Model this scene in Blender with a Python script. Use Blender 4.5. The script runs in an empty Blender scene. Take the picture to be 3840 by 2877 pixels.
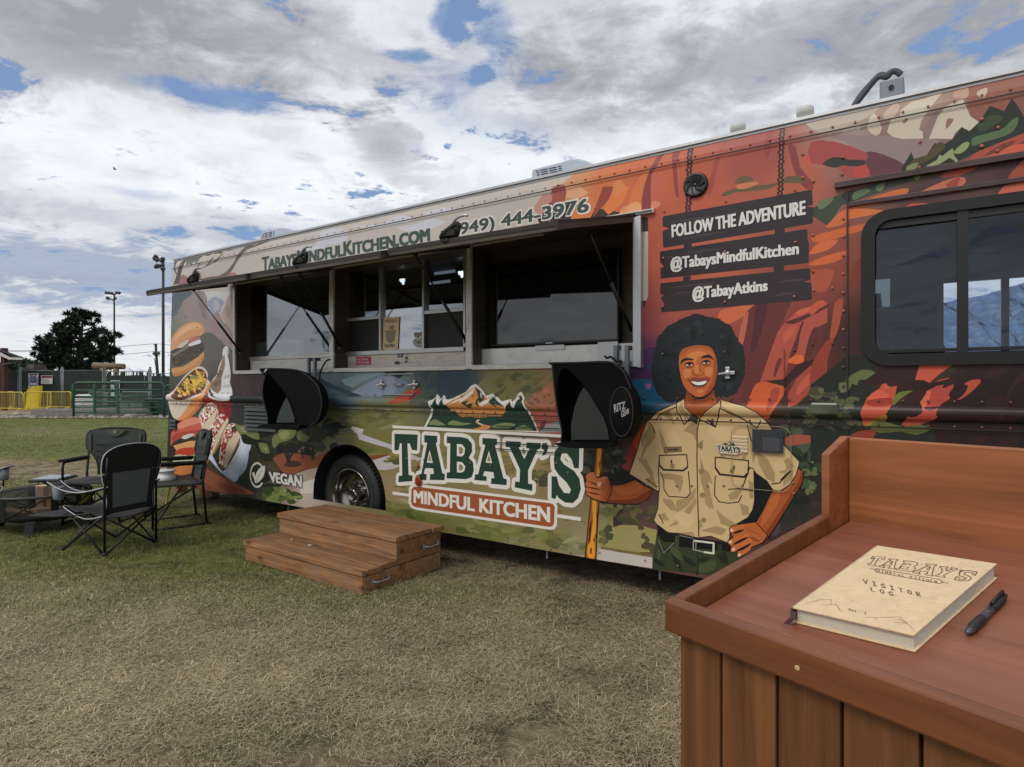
import bpy,bmesh,math,random
import numpy as np
from mathutils import Vector,Matrix,Euler
from mathutils.geometry import tessellate_polygon
from math import radians as rad,sin,cos,pi,hypot,sqrt
scene=bpy.context.scene
COL=scene.collection
rng=random.Random(7)
F,HY,H=2300.0,1446.0,1.48
camd=bpy.data.cameras.new('camera')
cam=bpy.data.objects.new('camera',camd);COL.objects.link(cam)
camd.sensor_fit='HORIZONTAL';camd.sensor_width=36.0
camd.lens=36.0*F/3840.0
camd.shift_y=(HY-1438.5)/3840.0
camd.clip_start=0.05;camd.clip_end=6000
cam.location=(0,0,H);cam.rotation_euler=(rad(90),0,0)
scene.camera=cam
scene.view_settings.view_transform='Standard'
try:scene.view_settings.look='None'
except Exception:pass
scene.view_settings.gamma=1.0
scene.view_settings.exposure=0.2
scene.view_settings.use_curve_mapping=False
SUN_DIR=Vector((-0.50,-0.50,0.70)).normalized()
w=bpy.data.worlds.new('World');scene.world=w;w.use_nodes=True
nt=w.node_tree;nt.nodes.clear()
def nn(t,**k):
 n=nt.nodes.new(t)
 for a,b in k.items():setattr(n,a,b)
 return n
def lk(a,b):nt.links.new(a,b)
def wmath(op,a,b=None,c=None,clamp=False):
 n=nn('ShaderNodeMath',operation=op);n.use_clamp=clamp
 for i,x in enumerate((a,b,c)):
  if x is None:continue
  if isinstance(x,(int,float)):n.inputs[i].default_value=x
  else:lk(x,n.inputs[i])
 return n.outputs[0]
def wvec(op,a,b=None):
 n=nn('ShaderNodeVectorMath',operation=op)
 for i,x in enumerate((a,b)):
  if x is None:continue
  if isinstance(x,(tuple,list)):n.inputs[i].default_value=x
  else:lk(x,n.inputs[i])
 return n.outputs['Value']if op in('LENGTH','DOT_PRODUCT')else n.outputs[0]
def wrange(v,a,b,c,d,smooth=True):
 n=nn('ShaderNodeMapRange');n.interpolation_type='SMOOTHSTEP' if smooth else 'LINEAR'
 lk(v,n.inputs[0])
 for i,x in enumerate((a,b,c,d)):n.inputs[1+i].default_value=x
 return n.outputs[0]
def wmix(f,a,b):
 n=nn('ShaderNodeMix',data_type='RGBA')
 if isinstance(f,(int,float)):n.inputs[0].default_value=f
 else:lk(f,n.inputs[0])
 for i,x in((6,a),(7,b)):
  if isinstance(x,tuple):n.inputs[i].default_value=(*x,1)
  else:lk(x,n.inputs[i])
 return n.outputs[2]
def wnoise(vec,scale,detail=6,rough=.55,dist=0.0):
 n=nn('ShaderNodeTexNoise');lk(vec,n.inputs['Vector']);n.normalize=True
 n.inputs['Scale'].default_value=scale;n.inputs['Detail'].default_value=detail
 n.inputs['Roughness'].default_value=rough;n.inputs['Distortion'].default_value=dist
 return n.outputs['Fac']
def gain(x,k):return wmath('MULTIPLY',x,k)
tc=nn('ShaderNodeTexCoord');DIR=tc.outputs['Generated']
sep=nn('ShaderNodeSeparateXYZ');lk(DIR,sep.inputs[0])
zc=wmath('MAXIMUM',sep.outputs[2],0.0)
den=wmath('ADD',zc,0.16)
cx=wmath('DIVIDE',sep.outputs[0],den);cy=wmath('DIVIDE',sep.outputs[1],den)
comb=nn('ShaderNodeCombineXYZ');lk(cx,comb.inputs[0]);lk(cy,comb.inputs[1]);PL=comb.outputs[0]
def blob(px,py,rx,rz,soft=0.35,wob=.35):
 "a soft patch of the sky round the direction of one photo pixel (display pixels of a 2212-wide view)"
 d=Vector(((px*1.736-1920)/F,1,-(py*1.736-HY)/F)).normalized()
 s=1.736/F
 q=wvec('SUBTRACT',DIR,tuple(d))
 q=wvec('MULTIPLY',q,(1/(rx*s),.7/(rx*s),1/(rz*s)))
 l=wvec('LENGTH',q)
 b_=wrange(l,1.75,.15,0,1,False)
 return wrange(wmath('ADD',wmath('ADD',b_,RAG),gain(bil,.6)),.40-soft*.2,.68+soft*.35,0,1)
n1=wnoise(PL,.95,9,.58,.5)
n2=wnoise(wvec('MULTIPLY',PL,(.7,1.3,1)),2.0,9,.62,.6)
n3=wnoise(PL,5.5,8,.65,.4)
bil=wmath('ABSOLUTE',wmath('SUBTRACT',wnoise(PL,3.0,7,.6,.25),.5))
RAG=wmath('ADD',gain(wmath('SUBTRACT',n3,.5),2.2),gain(wmath('SUBTRACT',n2,.5),2.0))
sky=nn('ShaderNodeTexSky');sky.sky_type='NISHITA';sky.sun_disc=False
sky.sun_elevation=math.asin(SUN_DIR.z);sky.sun_rotation=math.atan2(SUN_DIR.x,SUN_DIR.y)
blue=wmix(.7,sky.outputs[0],(2.0,3.1,5.4))
def addall(xs):
 r=xs[0]
 for x in xs[1:]:r=wmath('ADD',r,x)
 return r
holes=addall([gain(blob(480,212,75,20,.8),.9),gain(blob(365,190,55,12,.8),.55),gain(blob(965,45,32,36,.5),.9),gain(blob(1042,160,38,24,.6),.9),gain(blob(890,118,55,11,.6),.85),gain(blob(1065,60,36,40,.8),.6),gain(blob(1010,170,100,60,1.2),.4),gain(blob(300,420,60,10,.9),.45),gain(blob(1050,260,160,50,1.2),.22)])
cover=wmath('SUBTRACT',1.0,holes,clamp=True)
cover=wmath('MULTIPLY',cover,wrange(n3,.15,.45,.75,1))
dark=addall([gain(blob(120,90,330,95,1.3),.85),gain(blob(420,60,300,70,1.3),.42),gain(blob(1650,130,420,95,1.2),.8),gain(blob(1330,120,160,70,1.2),.4),gain(blob(2080,160,220,110,.8,.6),.4),gain(blob(830,315,75,45,.5,.55),.62),gain(blob(650,335,45,14,.5,.6),.4),gain(blob(690,110,260,60,.8,.6),.3),gain(blob(300,370,60,18,.6,.7),.3)])
bright=addall([gain(blob(1300,390,420,90,.9,.3),.35),gain(blob(330,300,420,75,.9,.4),.35),gain(blob(760,250,260,80,.9,.4),.25),gain(blob(560,415,330,40,.9,.5),.2)])
thick=addall([gain(wmath('SUBTRACT',n1,.5),1.7),gain(wmath('SUBTRACT',n2,.5),1.5),gain(wmath('SUBTRACT',n3,.5),.8),gain(wmath('SUBTRACT',.1,bil),1.1)])
thick=wmath('ADD',wmath('ADD',thick,.26),dark)
thick=wmath('SUBTRACT',thick,bright);thick=wmath('MAXIMUM',thick,0.0);thick=wmath('DIVIDE',thick,wmath('ADD',gain(thick,.42),.92))
ramp=nn('ShaderNodeValToRGB');lk(thick,ramp.inputs[0])
cr=ramp.color_ramp
cr.elements[0].position=0.0;cr.elements[0].color=(.80,.835,.87,1)
cr.elements[1].position=1.0;cr.elements[1].color=(.31,.315,.345,1)
for p_,c_ in((.18,(.74,.77,.81)),(.40,(.585,.605,.655)),(.68,(.435,.45,.49))):
 e=cr.elements.new(p_);e.color=(*c_,1)
tex=wrange(wmath('ADD',gain(n2,.5),gain(n3,.5)),.36,.64,.86,1.1,False)
stratus=addall([blob(90,585,420,62,.6,.45),gain(blob(330,615,160,40,.7,.4),.8),gain(blob(300,480,300,30,.8,.5),.45)])
stratus=wmath('MINIMUM',stratus,1.0)
cloud=wmix(gain(stratus,.86),ramp.outputs[0],wmix(n2,(.245,.31,.43),(.36,.42,.53)))
low=wrange(sep.outputs[2],.03,.12,.8,0)
cloud=wmix(wmath('MULTIPLY',low,wmath('SUBTRACT',1.0,gain(stratus,.6))),cloud,wmix(n2,(.66,.70,.74),(.86,.86,.85)))
cl10=nn('ShaderNodeVectorMath',operation='SCALE');lk(cloud,cl10.inputs[0]);lk(gain(tex,10.0),cl10.inputs['Scale'])
skyc=wmix(cover,blue,cl10.outputs[0])
below=wrange(sep.outputs[2],-.02,0.0,0,1)
skyc=wmix(below,(1.6,1.5,1.25),skyc)
bg=nn('ShaderNodeBackground');lk(skyc,bg.inputs[0]);bg.inputs[1].default_value=0.1
wo=nn('ShaderNodeOutputWorld');lk(bg.outputs[0],wo.inputs[0])
sl=bpy.data.lights.new('sun','SUN');sl.energy=1.3;sl.angle=rad(22);sl.color=(1,.95,.88)
so=bpy.data.objects.new('sun',sl);COL.objects.link(so)
so.rotation_euler=SUN_DIR.to_track_quat('Z','Y').to_euler();so.location=(0,0,20)
nn_=hypot(3372,F)
DX,DY=3372/nn_,-F/nn_
NX,NY=-F/nn_,-3372/nn_
Z0=F/(.1408*3372)
def ray(px,py):return((px-1920)/F,1.0,-(py-HY)/F)
def U(px,py,w=0.0):
 "point of the truck side (or of a plane w metres in front of it) seen at a photo pixel -> (u, v)"
 r=ray(px,py);t=(w+Z0*NY)/(r[0]*NX+NY);x,y=t*r[0],t
 return(x*DX+(y-Z0)*DY,H+t*r[2])
def UW(px,py,u):
 r=ray(px,py);t=(u+Z0*DY)/(r[0]*DX+DY);x,y=t*r[0],t
 return(x*NX+(y-Z0)*NY,H+t*r[2])
def G(px,py,z=0.0):
 r=ray(px,py);t=(z-H)/r[2];return(t*r[0],t,z)
def at(px,py,Y):
 r=ray(px,py);return(Y*r[0],Y,H+Y*r[2])
REG=dict(A=(560,800,.31689),B=(560,1150,.42245),C=(900,1350,.5431),D=(1400,1350,.48283),E=(2300,1100,.36215),H=(2150,1500,.42948),I=(2300,300,.42239),J=(3040,200,.4828),K=(3040,700,.60332),L=(1200,800,.36213),M=(1700,700,.42239),T=(0,0,1.73599),Q=(0,1500,.49796),P=(0,900,.36215),W=(1150,1620,.20516),V=(900,1880,.36166),Y=(2000,1330,.22329),X=(960,1320,.19312),R=(2300,650,.36215),N=(0,1550,.33191),F=(0,1300,.29837),O=(2900,1950,.42495),Z=(1900,540,.17179),S=(0,0,1))
def Z(reg,x,y):
 X,Y,s=REG[reg];return X+x*s,Y+y*s
def lin(c):
 c/=255.0
 return c/12.92 if c<=.04045 else((c+.055)/1.055)**2.4
def C(r,g=None,b=None):
 if g is None:r,g,b=r
 return(lin(r),lin(g),lin(b))
MATS={}
def mat(name,color,rough=.6,metal=0.0,var=.12,scale=6.0,bump=0.0,bscale=40.0,stretch=(1,1,1),coat=0.0,spec=.5,trans=0.0,dirt=None,dirt_amt=.0,sheen=0):
 "plain surface with procedural mottling, wear and fine relief"
 if name in MATS:return MATS[name]
 m=bpy.data.materials.new(name);m.use_nodes=True;MATS[name]=m
 t=m.node_tree;b=t.nodes['Principled BSDF']
 b.inputs['Roughness'].default_value=rough;b.inputs['Metallic'].default_value=metal
 b.inputs['Specular IOR Level'].default_value=spec
 if coat:b.inputs['Coat Weight'].default_value=coat;b.inputs['Coat Roughness'].default_value=.12
 if trans:b.inputs['Transmission Weight'].default_value=trans
 co=t.nodes.new('ShaderNodeTexCoord');mp=t.nodes.new('ShaderNodeMapping')
 mp.inputs['Scale'].default_value=stretch
 t.links.new(co.outputs['Object'],mp.inputs[0])
 no=t.nodes.new('ShaderNodeTexNoise');no.inputs['Scale'].default_value=scale;no.inputs['Detail'].default_value=8;no.inputs['Roughness'].default_value=.62
 t.links.new(mp.outputs[0],no.inputs['Vector'])
 r=t.nodes.new('ShaderNodeValToRGB');t.links.new(no.outputs['Fac'],r.inputs[0])
 lo=tuple(max(0,x*(1-var*1.6))for x in color);hi=tuple(min(1,x*(1+var))for x in color)
 r.color_ramp.elements[0].position=.3;r.color_ramp.elements[0].color=(*lo,1)
 r.color_ramp.elements[1].position=.7;r.color_ramp.elements[1].color=(*hi,1)
 out=r.outputs[0]
 if dirt:
  n2_=t.nodes.new('ShaderNodeTexNoise');n2_.inputs['Scale'].default_value=scale*3.1;n2_.inputs['Detail'].default_value=6;n2_.inputs['Distortion'].default_value=.6
  t.links.new(mp.outputs[0],n2_.inputs['Vector'])
  r2=t.nodes.new('ShaderNodeValToRGB');t.links.new(n2_.outputs['Fac'],r2.inputs[0])
  r2.color_ramp.elements[0].position=.52;r2.color_ramp.elements[1].position=.75
  r2.color_ramp.elements[0].color=(0,0,0,1);r2.color_ramp.elements[1].color=(dirt_amt,)*3+(1,)
  mx=t.nodes.new('ShaderNodeMix');mx.data_type='RGBA'
  t.links.new(r2.outputs[0],mx.inputs[0]);t.links.new(out,mx.inputs[6]);mx.inputs[7].default_value=(*dirt,1)
  out=mx.outputs[2]
 t.links.new(out,b.inputs['Base Color'])
 rr=t.nodes.new('ShaderNodeMapRange');t.links.new(no.outputs['Fac'],rr.inputs[0])
 rr.inputs[3].default_value=max(.03,rough-.08);rr.inputs[4].default_value=min(1,rough+.1)
 t.links.new(rr.outputs[0],b.inputs['Roughness'])
 if bump:
  nb=t.nodes.new('ShaderNodeTexNoise');nb.inputs['Scale'].default_value=bscale;nb.inputs['Detail'].default_value=5
  t.links.new(mp.outputs[0],nb.inputs['Vector'])
  bp=t.nodes.new('ShaderNodeBump');bp.inputs['Strength'].default_value=bump;bp.inputs['Distance'].default_value=.01
  t.links.new(nb.outputs['Fac'],bp.inputs['Height']);t.links.new(bp.outputs[0],b.inputs['Normal'])
 return m
def wood(name,dark,light,axis=0,rough=.5,knots=True,scale=1.0,coat=0.0,bump=.25,grey=None,spec=.5):
 "stained boards: stretched grain, knots, per-board variation"
 if name in MATS:return MATS[name]
 m=bpy.data.materials.new(name);m.use_nodes=True;MATS[name]=m
 t=m.node_tree;b=t.nodes['Principled BSDF'];L=t.links.new
 def N(ty,**k):
  n=t.nodes.new(ty)
  for a,v in k.items():setattr(n,a,v)
  return n
 co=N('ShaderNodeTexCoord');oi=N('ShaderNodeObjectInfo')
 off=N('ShaderNodeVectorMath',operation='ADD');L(co.outputs['Object'],off.inputs[0])
 sc=N('ShaderNodeVectorMath',operation='SCALE');cmb=N('ShaderNodeCombineXYZ')
 for i in range(3):L(oi.outputs['Random'],cmb.inputs[i])
 L(cmb.outputs[0],sc.inputs[0]);sc.inputs['Scale'].default_value=37.0;L(sc.outputs[0],off.inputs[1])
 mp=N('ShaderNodeMapping');L(off.outputs[0],mp.inputs[0])
 s=[14.0*scale]*3;s[axis]=1.0*scale;mp.inputs['Scale'].default_value=s
 g=N('ShaderNodeTexNoise');g.inputs['Scale'].default_value=1.6;g.inputs['Detail'].default_value=9;g.inputs['Roughness'].default_value=.65;g.inputs['Distortion'].default_value=1.1
 L(mp.outputs[0],g.inputs['Vector'])
 mp2=N('ShaderNodeMapping');L(off.outputs[0],mp2.inputs[0])
 s2=[90.0*scale]*3;s2[axis]=2.5*scale;mp2.inputs['Scale'].default_value=s2
 f=N('ShaderNodeTexNoise');f.inputs['Scale'].default_value=1.0;f.inputs['Detail'].default_value=4;L(mp2.outputs[0],f.inputs['Vector'])
 md=N('ShaderNodeMath',operation='MULTIPLY_ADD');L(f.outputs['Fac'],md.inputs[0]);md.inputs[1].default_value=.35;L(g.outputs['Fac'],md.inputs[2])
 ra=N('ShaderNodeValToRGB');L(md.outputs[0],ra.inputs[0])
 ra.color_ramp.elements[0].position=.5;ra.color_ramp.elements[0].color=(*dark,1)
 ra.color_ramp.elements[1].position=.82;ra.color_ramp.elements[1].color=(*light,1)
 out=ra.outputs[0]
 if knots:
  mp3=N('ShaderNodeMapping');L(off.outputs[0],mp3.inputs[0])
  s3=[5.5*scale]*3;s3[axis]=2.2*scale;mp3.inputs['Scale'].default_value=s3
  v=N('ShaderNodeTexVoronoi');v.inputs['Scale'].default_value=1.0;L(mp3.outputs[0],v.inputs['Vector'])
  kr=N('ShaderNodeMapRange');L(v.outputs['Distance'],kr.inputs[0])
  kr.inputs[1].default_value=.07;kr.inputs[2].default_value=.15;kr.inputs[3].default_value=.75;kr.inputs[4].default_value=0
  mx=N('ShaderNodeMix',data_type='RGBA');L(kr.outputs[0],mx.inputs[0]);L(out,mx.inputs[6])
  mx.inputs[7].default_value=(*[x*.35 for x in dark],1);out=mx.outputs[2]
 if grey:
  n3_=N('ShaderNodeTexNoise');n3_.inputs['Scale'].default_value=5;n3_.inputs['Detail'].default_value=6;L(off.outputs[0],n3_.inputs['Vector'])
  mr=N('ShaderNodeMapRange');L(n3_.outputs['Fac'],mr.inputs[0]);mr.inputs[1].default_value=.4;mr.inputs[2].default_value=.75;mr.inputs[3].default_value=0;mr.inputs[4].default_value=.6
  mx=N('ShaderNodeMix',data_type='RGBA');L(mr.outputs[0],mx.inputs[0]);L(out,mx.inputs[6]);mx.inputs[7].default_value=(*grey,1);out=mx.outputs[2]
 hv=N('ShaderNodeHueSaturation');L(out,hv.inputs['Color'])
 mr=N('ShaderNodeMapRange');L(oi.outputs['Random'],mr.inputs[0]);mr.inputs[3].default_value=.84;mr.inputs[4].default_value=1.12
 L(mr.outputs[0],hv.inputs['Value']);L(hv.outputs[0],b.inputs['Base Color'])
 b.inputs['Roughness'].default_value=rough;b.inputs['Specular IOR Level'].default_value=spec
 if coat:b.inputs['Coat Weight'].default_value=coat;b.inputs['Coat Roughness'].default_value=.3
 bp=N('ShaderNodeBump');bp.inputs['Strength'].default_value=bump;bp.inputs['Distance'].default_value=.004
 L(md.outputs[0],bp.inputs['Height']);L(bp.outputs[0],b.inputs['Normal'])
 return m
def glass(name,tint=(.75,.8,.82),mixf=.0,rough=.0):
 if name in MATS:return MATS[name]
 m=bpy.data.materials.new(name);m.use_nodes=True;MATS[name]=m
 t=m.node_tree;t.nodes.clear()
 o=t.nodes.new('ShaderNodeOutputMaterial');tr=t.nodes.new('ShaderNodeBsdfTransparent');gl=t.nodes.new('ShaderNodeBsdfGlossy')
 tr.inputs[0].default_value=(*tint,1);gl.inputs['Roughness'].default_value=rough;gl.inputs[0].default_value=(.95,.97,1,1)
 fr=t.nodes.new('ShaderNodeLayerWeight');pw=t.nodes.new('ShaderNodeMath');pw.operation='POWER';t.links.new(fr.outputs['Facing'],pw.inputs[0]);pw.inputs[1].default_value=4.5
 ad=t.nodes.new('ShaderNodeMath');ad.operation='MULTIPLY_ADD';ad.use_clamp=True
 t.links.new(pw.outputs[0],ad.inputs[0]);ad.inputs[1].default_value=.95;ad.inputs[2].default_value=mixf+.035
 mx=t.nodes.new('ShaderNodeMixShader');t.links.new(ad.outputs[0],mx.inputs[0]);t.links.new(tr.outputs[0],mx.inputs[1]);t.links.new(gl.outputs[0],mx.inputs[2])
 t.links.new(mx.outputs[0],o.inputs[0])
 return m
def emis(name,color,s):
 if name in MATS:return MATS[name]
 m=bpy.data.materials.new(name);m.use_nodes=True;MATS[name]=m
 b=m.node_tree.nodes['Principled BSDF'];b.inputs['Emission Color'].default_value=(*color,1);b.inputs['Emission Strength'].default_value=s
 return m
def print_mat(name,rough=.3,coat=0.0,spec=.5):
 "flat print: the colour of each printed shape comes from the mesh's colour attribute"
 if name in MATS:return MATS[name]
 m=bpy.data.materials.new(name);m.use_nodes=True;MATS[name]=m
 t=m.node_tree;b=t.nodes['Principled BSDF']
 a=t.nodes.new('ShaderNodeVertexColor');a.layer_name='Col'
 co=t.nodes.new('ShaderNodeTexCoord');no=t.nodes.new('ShaderNodeTexNoise');no.inputs['Scale'].default_value=1.4;no.inputs['Detail'].default_value=8
 t.links.new(co.outputs['Object'],no.inputs['Vector'])
 mr=t.nodes.new('ShaderNodeMapRange');t.links.new(no.outputs['Fac'],mr.inputs[0]);mr.inputs[3].default_value=.86;mr.inputs[4].default_value=1.1
 hv=t.nodes.new('ShaderNodeHueSaturation');t.links.new(a.outputs[0],hv.inputs['Color']);t.links.new(mr.outputs[0],hv.inputs['Value'])
 t.links.new(hv.outputs[0],b.inputs['Base Color'])
 m2=t.nodes.new('ShaderNodeMapRange');t.links.new(no.outputs['Fac'],m2.inputs[0]);m2.inputs[3].default_value=rough-.06;m2.inputs[4].default_value=rough+.12
 t.links.new(m2.outputs[0],b.inputs['Roughness']);b.inputs['Specular IOR Level'].default_value=spec
 if coat:b.inputs['Coat Weight'].default_value=coat;b.inputs['Coat Roughness'].default_value=.08
 nb=t.nodes.new('ShaderNodeTexNoise');nb.inputs['Scale'].default_value=2.2;nb.inputs['Detail'].default_value=2
 t.links.new(co.outputs['Object'],nb.inputs['Vector'])
 bp=t.nodes.new('ShaderNodeBump');bp.inputs['Strength'].default_value=.12;bp.inputs['Distance'].default_value=.03
 t.links.new(nb.outputs['Fac'],bp.inputs['Height']);t.links.new(bp.outputs[0],b.inputs['Normal'])
 return m
class MB:
 "collects shapes, then links them as ONE mesh object"
 def __init__(s):s.v,s.f,s.s,s.c=[],[],[],[];s.col=None
 def _add(s,vs,fs,smooth=False):
  o=len(s.v);s.v+=[tuple(x)for x in vs]
  for f in fs:s.f.append(tuple(i+o for i in f));s.s.append(smooth);s.c.append(s.col)
  return s
 def box(s,c,d,rot=None,taper=1.0):
  hx,hy,hz=d[0]/2,d[1]/2,d[2]/2;vs=[]
  for z in(-hz,hz):
   k=taper if z>0 else 1.0
   for x,y in((-hx,-hy),(hx,-hy),(hx,hy),(-hx,hy)):
    p=Vector((x*k,y*k,z))
    if rot is not None:p=rot@p
    vs.append(p+Vector(c))
  return s._add(vs,[(3,2,1,0),(4,5,6,7),(0,1,5,4),(1,2,6,5),(2,3,7,6),(3,0,4,7)])
 def box2(s,a,b):
  return s.box([(x+y)/2 for x,y in zip(a,b)],[abs(x-y)for x,y in zip(a,b)])
 def bar(s,a,b,wx,wz,up=(0,0,1)):
  a,b=Vector(a),Vector(b);d=b-a;L=d.length;y=d.normalized();u=Vector(up)
  if abs(y.dot(u))>.98:u=Vector((1,0,0))
  x=y.cross(u).normalized();z=x.cross(y)
  return s.box((a+b)/2,(wx,L,wz),Matrix((x,y,z)).transposed())
 def hexa(s,p):
  return s._add(p,[(3,2,1,0),(4,5,6,7),(0,1,5,4),(1,2,6,5),(2,3,7,6),(3,0,4,7)])
 def poly(s,pts):return s._add(pts,[tuple(range(len(pts)))])
 def tube(s,pts,r,n=8,closed=False,caps=True):
  pts=[Vector(p)for p in pts];m=len(pts);rs=r if isinstance(r,(list,tuple))else[r]*m
  vs,fs=[],[];ref=None
  for i,p in enumerate(pts):
   if closed:t=(pts[(i+1)%m]-pts[i-1])
   else:t=(pts[min(i+1,m-1)]-pts[max(i-1,0)])
   t=t.normalized()if t.length>1e-9 else Vector((0,0,1))
   if ref is None:
    ref=Vector((0,0,1))if abs(t.z)<.9 else Vector((1,0,0))
   x=(ref-t*ref.dot(t));x=x.normalized()if x.length>1e-6 else t.orthogonal().normalized()
   ref=x;y=t.cross(x)
   for k in range(n):
    a=2*pi*k/n;vs.append(p+(x*cos(a)+y*sin(a))*rs[i])
  for i in range(m if closed else m-1):
   j=(i+1)%m
   for k in range(n):fs.append((i*n+k,i*n+(k+1)%n,j*n+(k+1)%n,j*n+k))
  s._add(vs,fs,n>5)
  if caps and not closed:
   o=len(s.v)-m*n
   s.f.append(tuple(o+k for k in reversed(range(n))));s.s.append(False);s.c.append(s.col)
   s.f.append(tuple(o+(m-1)*n+k for k in range(n)));s.s.append(False);s.c.append(s.col)
  return s
 def lathe(s,prof,n=32,c=(0,0,0),M=None,smooth=True,closed=False,cap=True):
  "prof: (radius, height) pairs turned about local z"
  vs,fs=[],[];c=Vector(c)
  for r,h in prof:
   for k in range(n):
    a=2*pi*k/n;p=Vector((r*cos(a),r*sin(a),h))
    vs.append((M@p if M is not None else p)+c)
  m=len(prof)
  for i in range(m if closed else m-1):
   j=(i+1)%m
   for k in range(n):fs.append((i*n+k,i*n+(k+1)%n,j*n+(k+1)%n,j*n+k))
  s._add(vs,fs,smooth)
  o=len(s.v)-m*n
  if not closed and cap:
   if prof[0][0]>1e-5:s.f.append(tuple(o+k for k in reversed(range(n))));s.s.append(False);s.c.append(s.col)
   if prof[-1][0]>1e-5:s.f.append(tuple(o+(m-1)*n+k for k in range(n)));s.s.append(False);s.c.append(s.col)
  return s
 def prism(s,pts,ext):
  "extrude a flat outline (3-D points) along the vector ext"
  n=len(pts);e=Vector(ext);a=[Vector(p)for p in pts];b=[p+e for p in a]
  return s._add(a+b,[tuple(reversed(range(n))),tuple(range(n,2*n))]+[(i,(i+1)%n,n+(i+1)%n,n+i)for i in range(n)])
 def grid(s,fn,nu,nv,smooth=True,closeu=False):
  vs=[fn(i/(nu if closeu else nu-1),j/(nv-1))for j in range(nv)for i in range(nu)]
  fs=[]
  for j in range(nv-1):
   for i in range(nu if closeu else nu-1):
    k=(i+1)%nu;fs.append((j*nu+i,j*nu+k,(j+1)*nu+k,(j+1)*nu+i))
  return s._add(vs,fs,smooth)
 def sphere(s,c,r,n=12,m=8,sc=(1,1,1)):
  c=Vector(c)
  return s.grid(lambda a,b:c+Vector((r*sc[0]*cos(2*pi*a)*sin(pi*b),r*sc[1]*sin(2*pi*a)*sin(pi*b),-r*sc[2]*cos(pi*b))),n,m,True,True)
 def build(s,name,m=None,parent=None,bevel=0.0,solid=0.0,kind=None,fix=True):
  me=bpy.data.meshes.new(name);me.from_pydata(s.v,[],s.f)
  if s.s:me.polygons.foreach_set('use_smooth',s.s)
  if any(c is not None for c in s.c):
   at_=me.color_attributes.new('Col','FLOAT_COLOR','CORNER')
   arr=[]
   for p,c in zip(me.polygons,s.c):arr+=list((*(c or(.5,.5,.5)),1.0))*p.loop_total
   at_.data.foreach_set('color',arr)
  if fix:
   bm=bmesh.new();bm.from_mesh(me);bmesh.ops.recalc_face_normals(bm,faces=bm.faces);bm.to_mesh(me);bm.free()
  me.update()
  o=bpy.data.objects.new(name,me);COL.objects.link(o)
  if m is not None:me.materials.append(m)
  if parent is not None:o.parent=parent
  if solid:
   md=o.modifiers.new('thick','SOLIDIFY');md.thickness=solid;md.offset=0
  if bevel:
   md=o.modifiers.new('edge','BEVEL');md.width=bevel;md.segments=2;md.limit_method='ANGLE';md.angle_limit=rad(40)
  if kind:o['kind']=kind
  return o
def tag(o,label=None,cat=None,group=None,kind=None):
 for k,v in(('label',label),('category',cat),('group',group),('kind',kind)):
  if v:o[k]=v
 return o
def thing(name,label,cat,loc=(0,0,0),rz=0.0,group=None):
 o=bpy.data.objects.new(name,None);COL.objects.link(o);o.empty_display_size=.2
 o.location=loc;o.rotation_euler=(0,0,rz)
 return tag(o,label,cat,group)
def copy_tree(o,parent=None,label=None,group=None,loc=None,rz=None):
 c=o.copy();COL.objects.link(c);c.parent=parent
 if label:c['label']=label
 if group:c['group']=group
 if loc is not None:c.location=loc
 if rz is not None:c.rotation_euler=(0,0,rz)
 for ch in list(o.children):copy_tree(ch,c)
 return c
def arc(c,r,a0,a1,n,ax=(1,0,0),ay=(0,0,1)):
 c,ax,ay=Vector(c),Vector(ax),Vector(ay)
 return[c+ax*(r*cos(rad(a0+(a1-a0)*i/(n-1))))+ay*(r*sin(rad(a0+(a1-a0)*i/(n-1))))for i in range(n)]
def spline(pts,n=5,closed=True):
 "Catmull-Rom through the points"
 m=len(pts);out=[]
 dim=len(pts[0])
 for i in range(m if closed else m-1):
  p0,p1,p2,p3=((pts[(i-1)%m],pts[i],pts[(i+1)%m],pts[(i+2)%m])if closed else(pts[max(i-1,0)],pts[i],pts[i+1],pts[min(i+2,m-1)]))
  for k in range(n):
   t=k/n
   out.append(tuple(.5*(2*p1[d]+(p2[d]-p0[d])*t+(2*p0[d]-5*p1[d]+4*p2[d]-p3[d])*t*t+(3*p1[d]-p0[d]-3*p2[d]+p3[d])*t**3)for d in range(dim)))
 if not closed:out.append(tuple(pts[-1]))
 return out
FONT_CACHE={}
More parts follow.
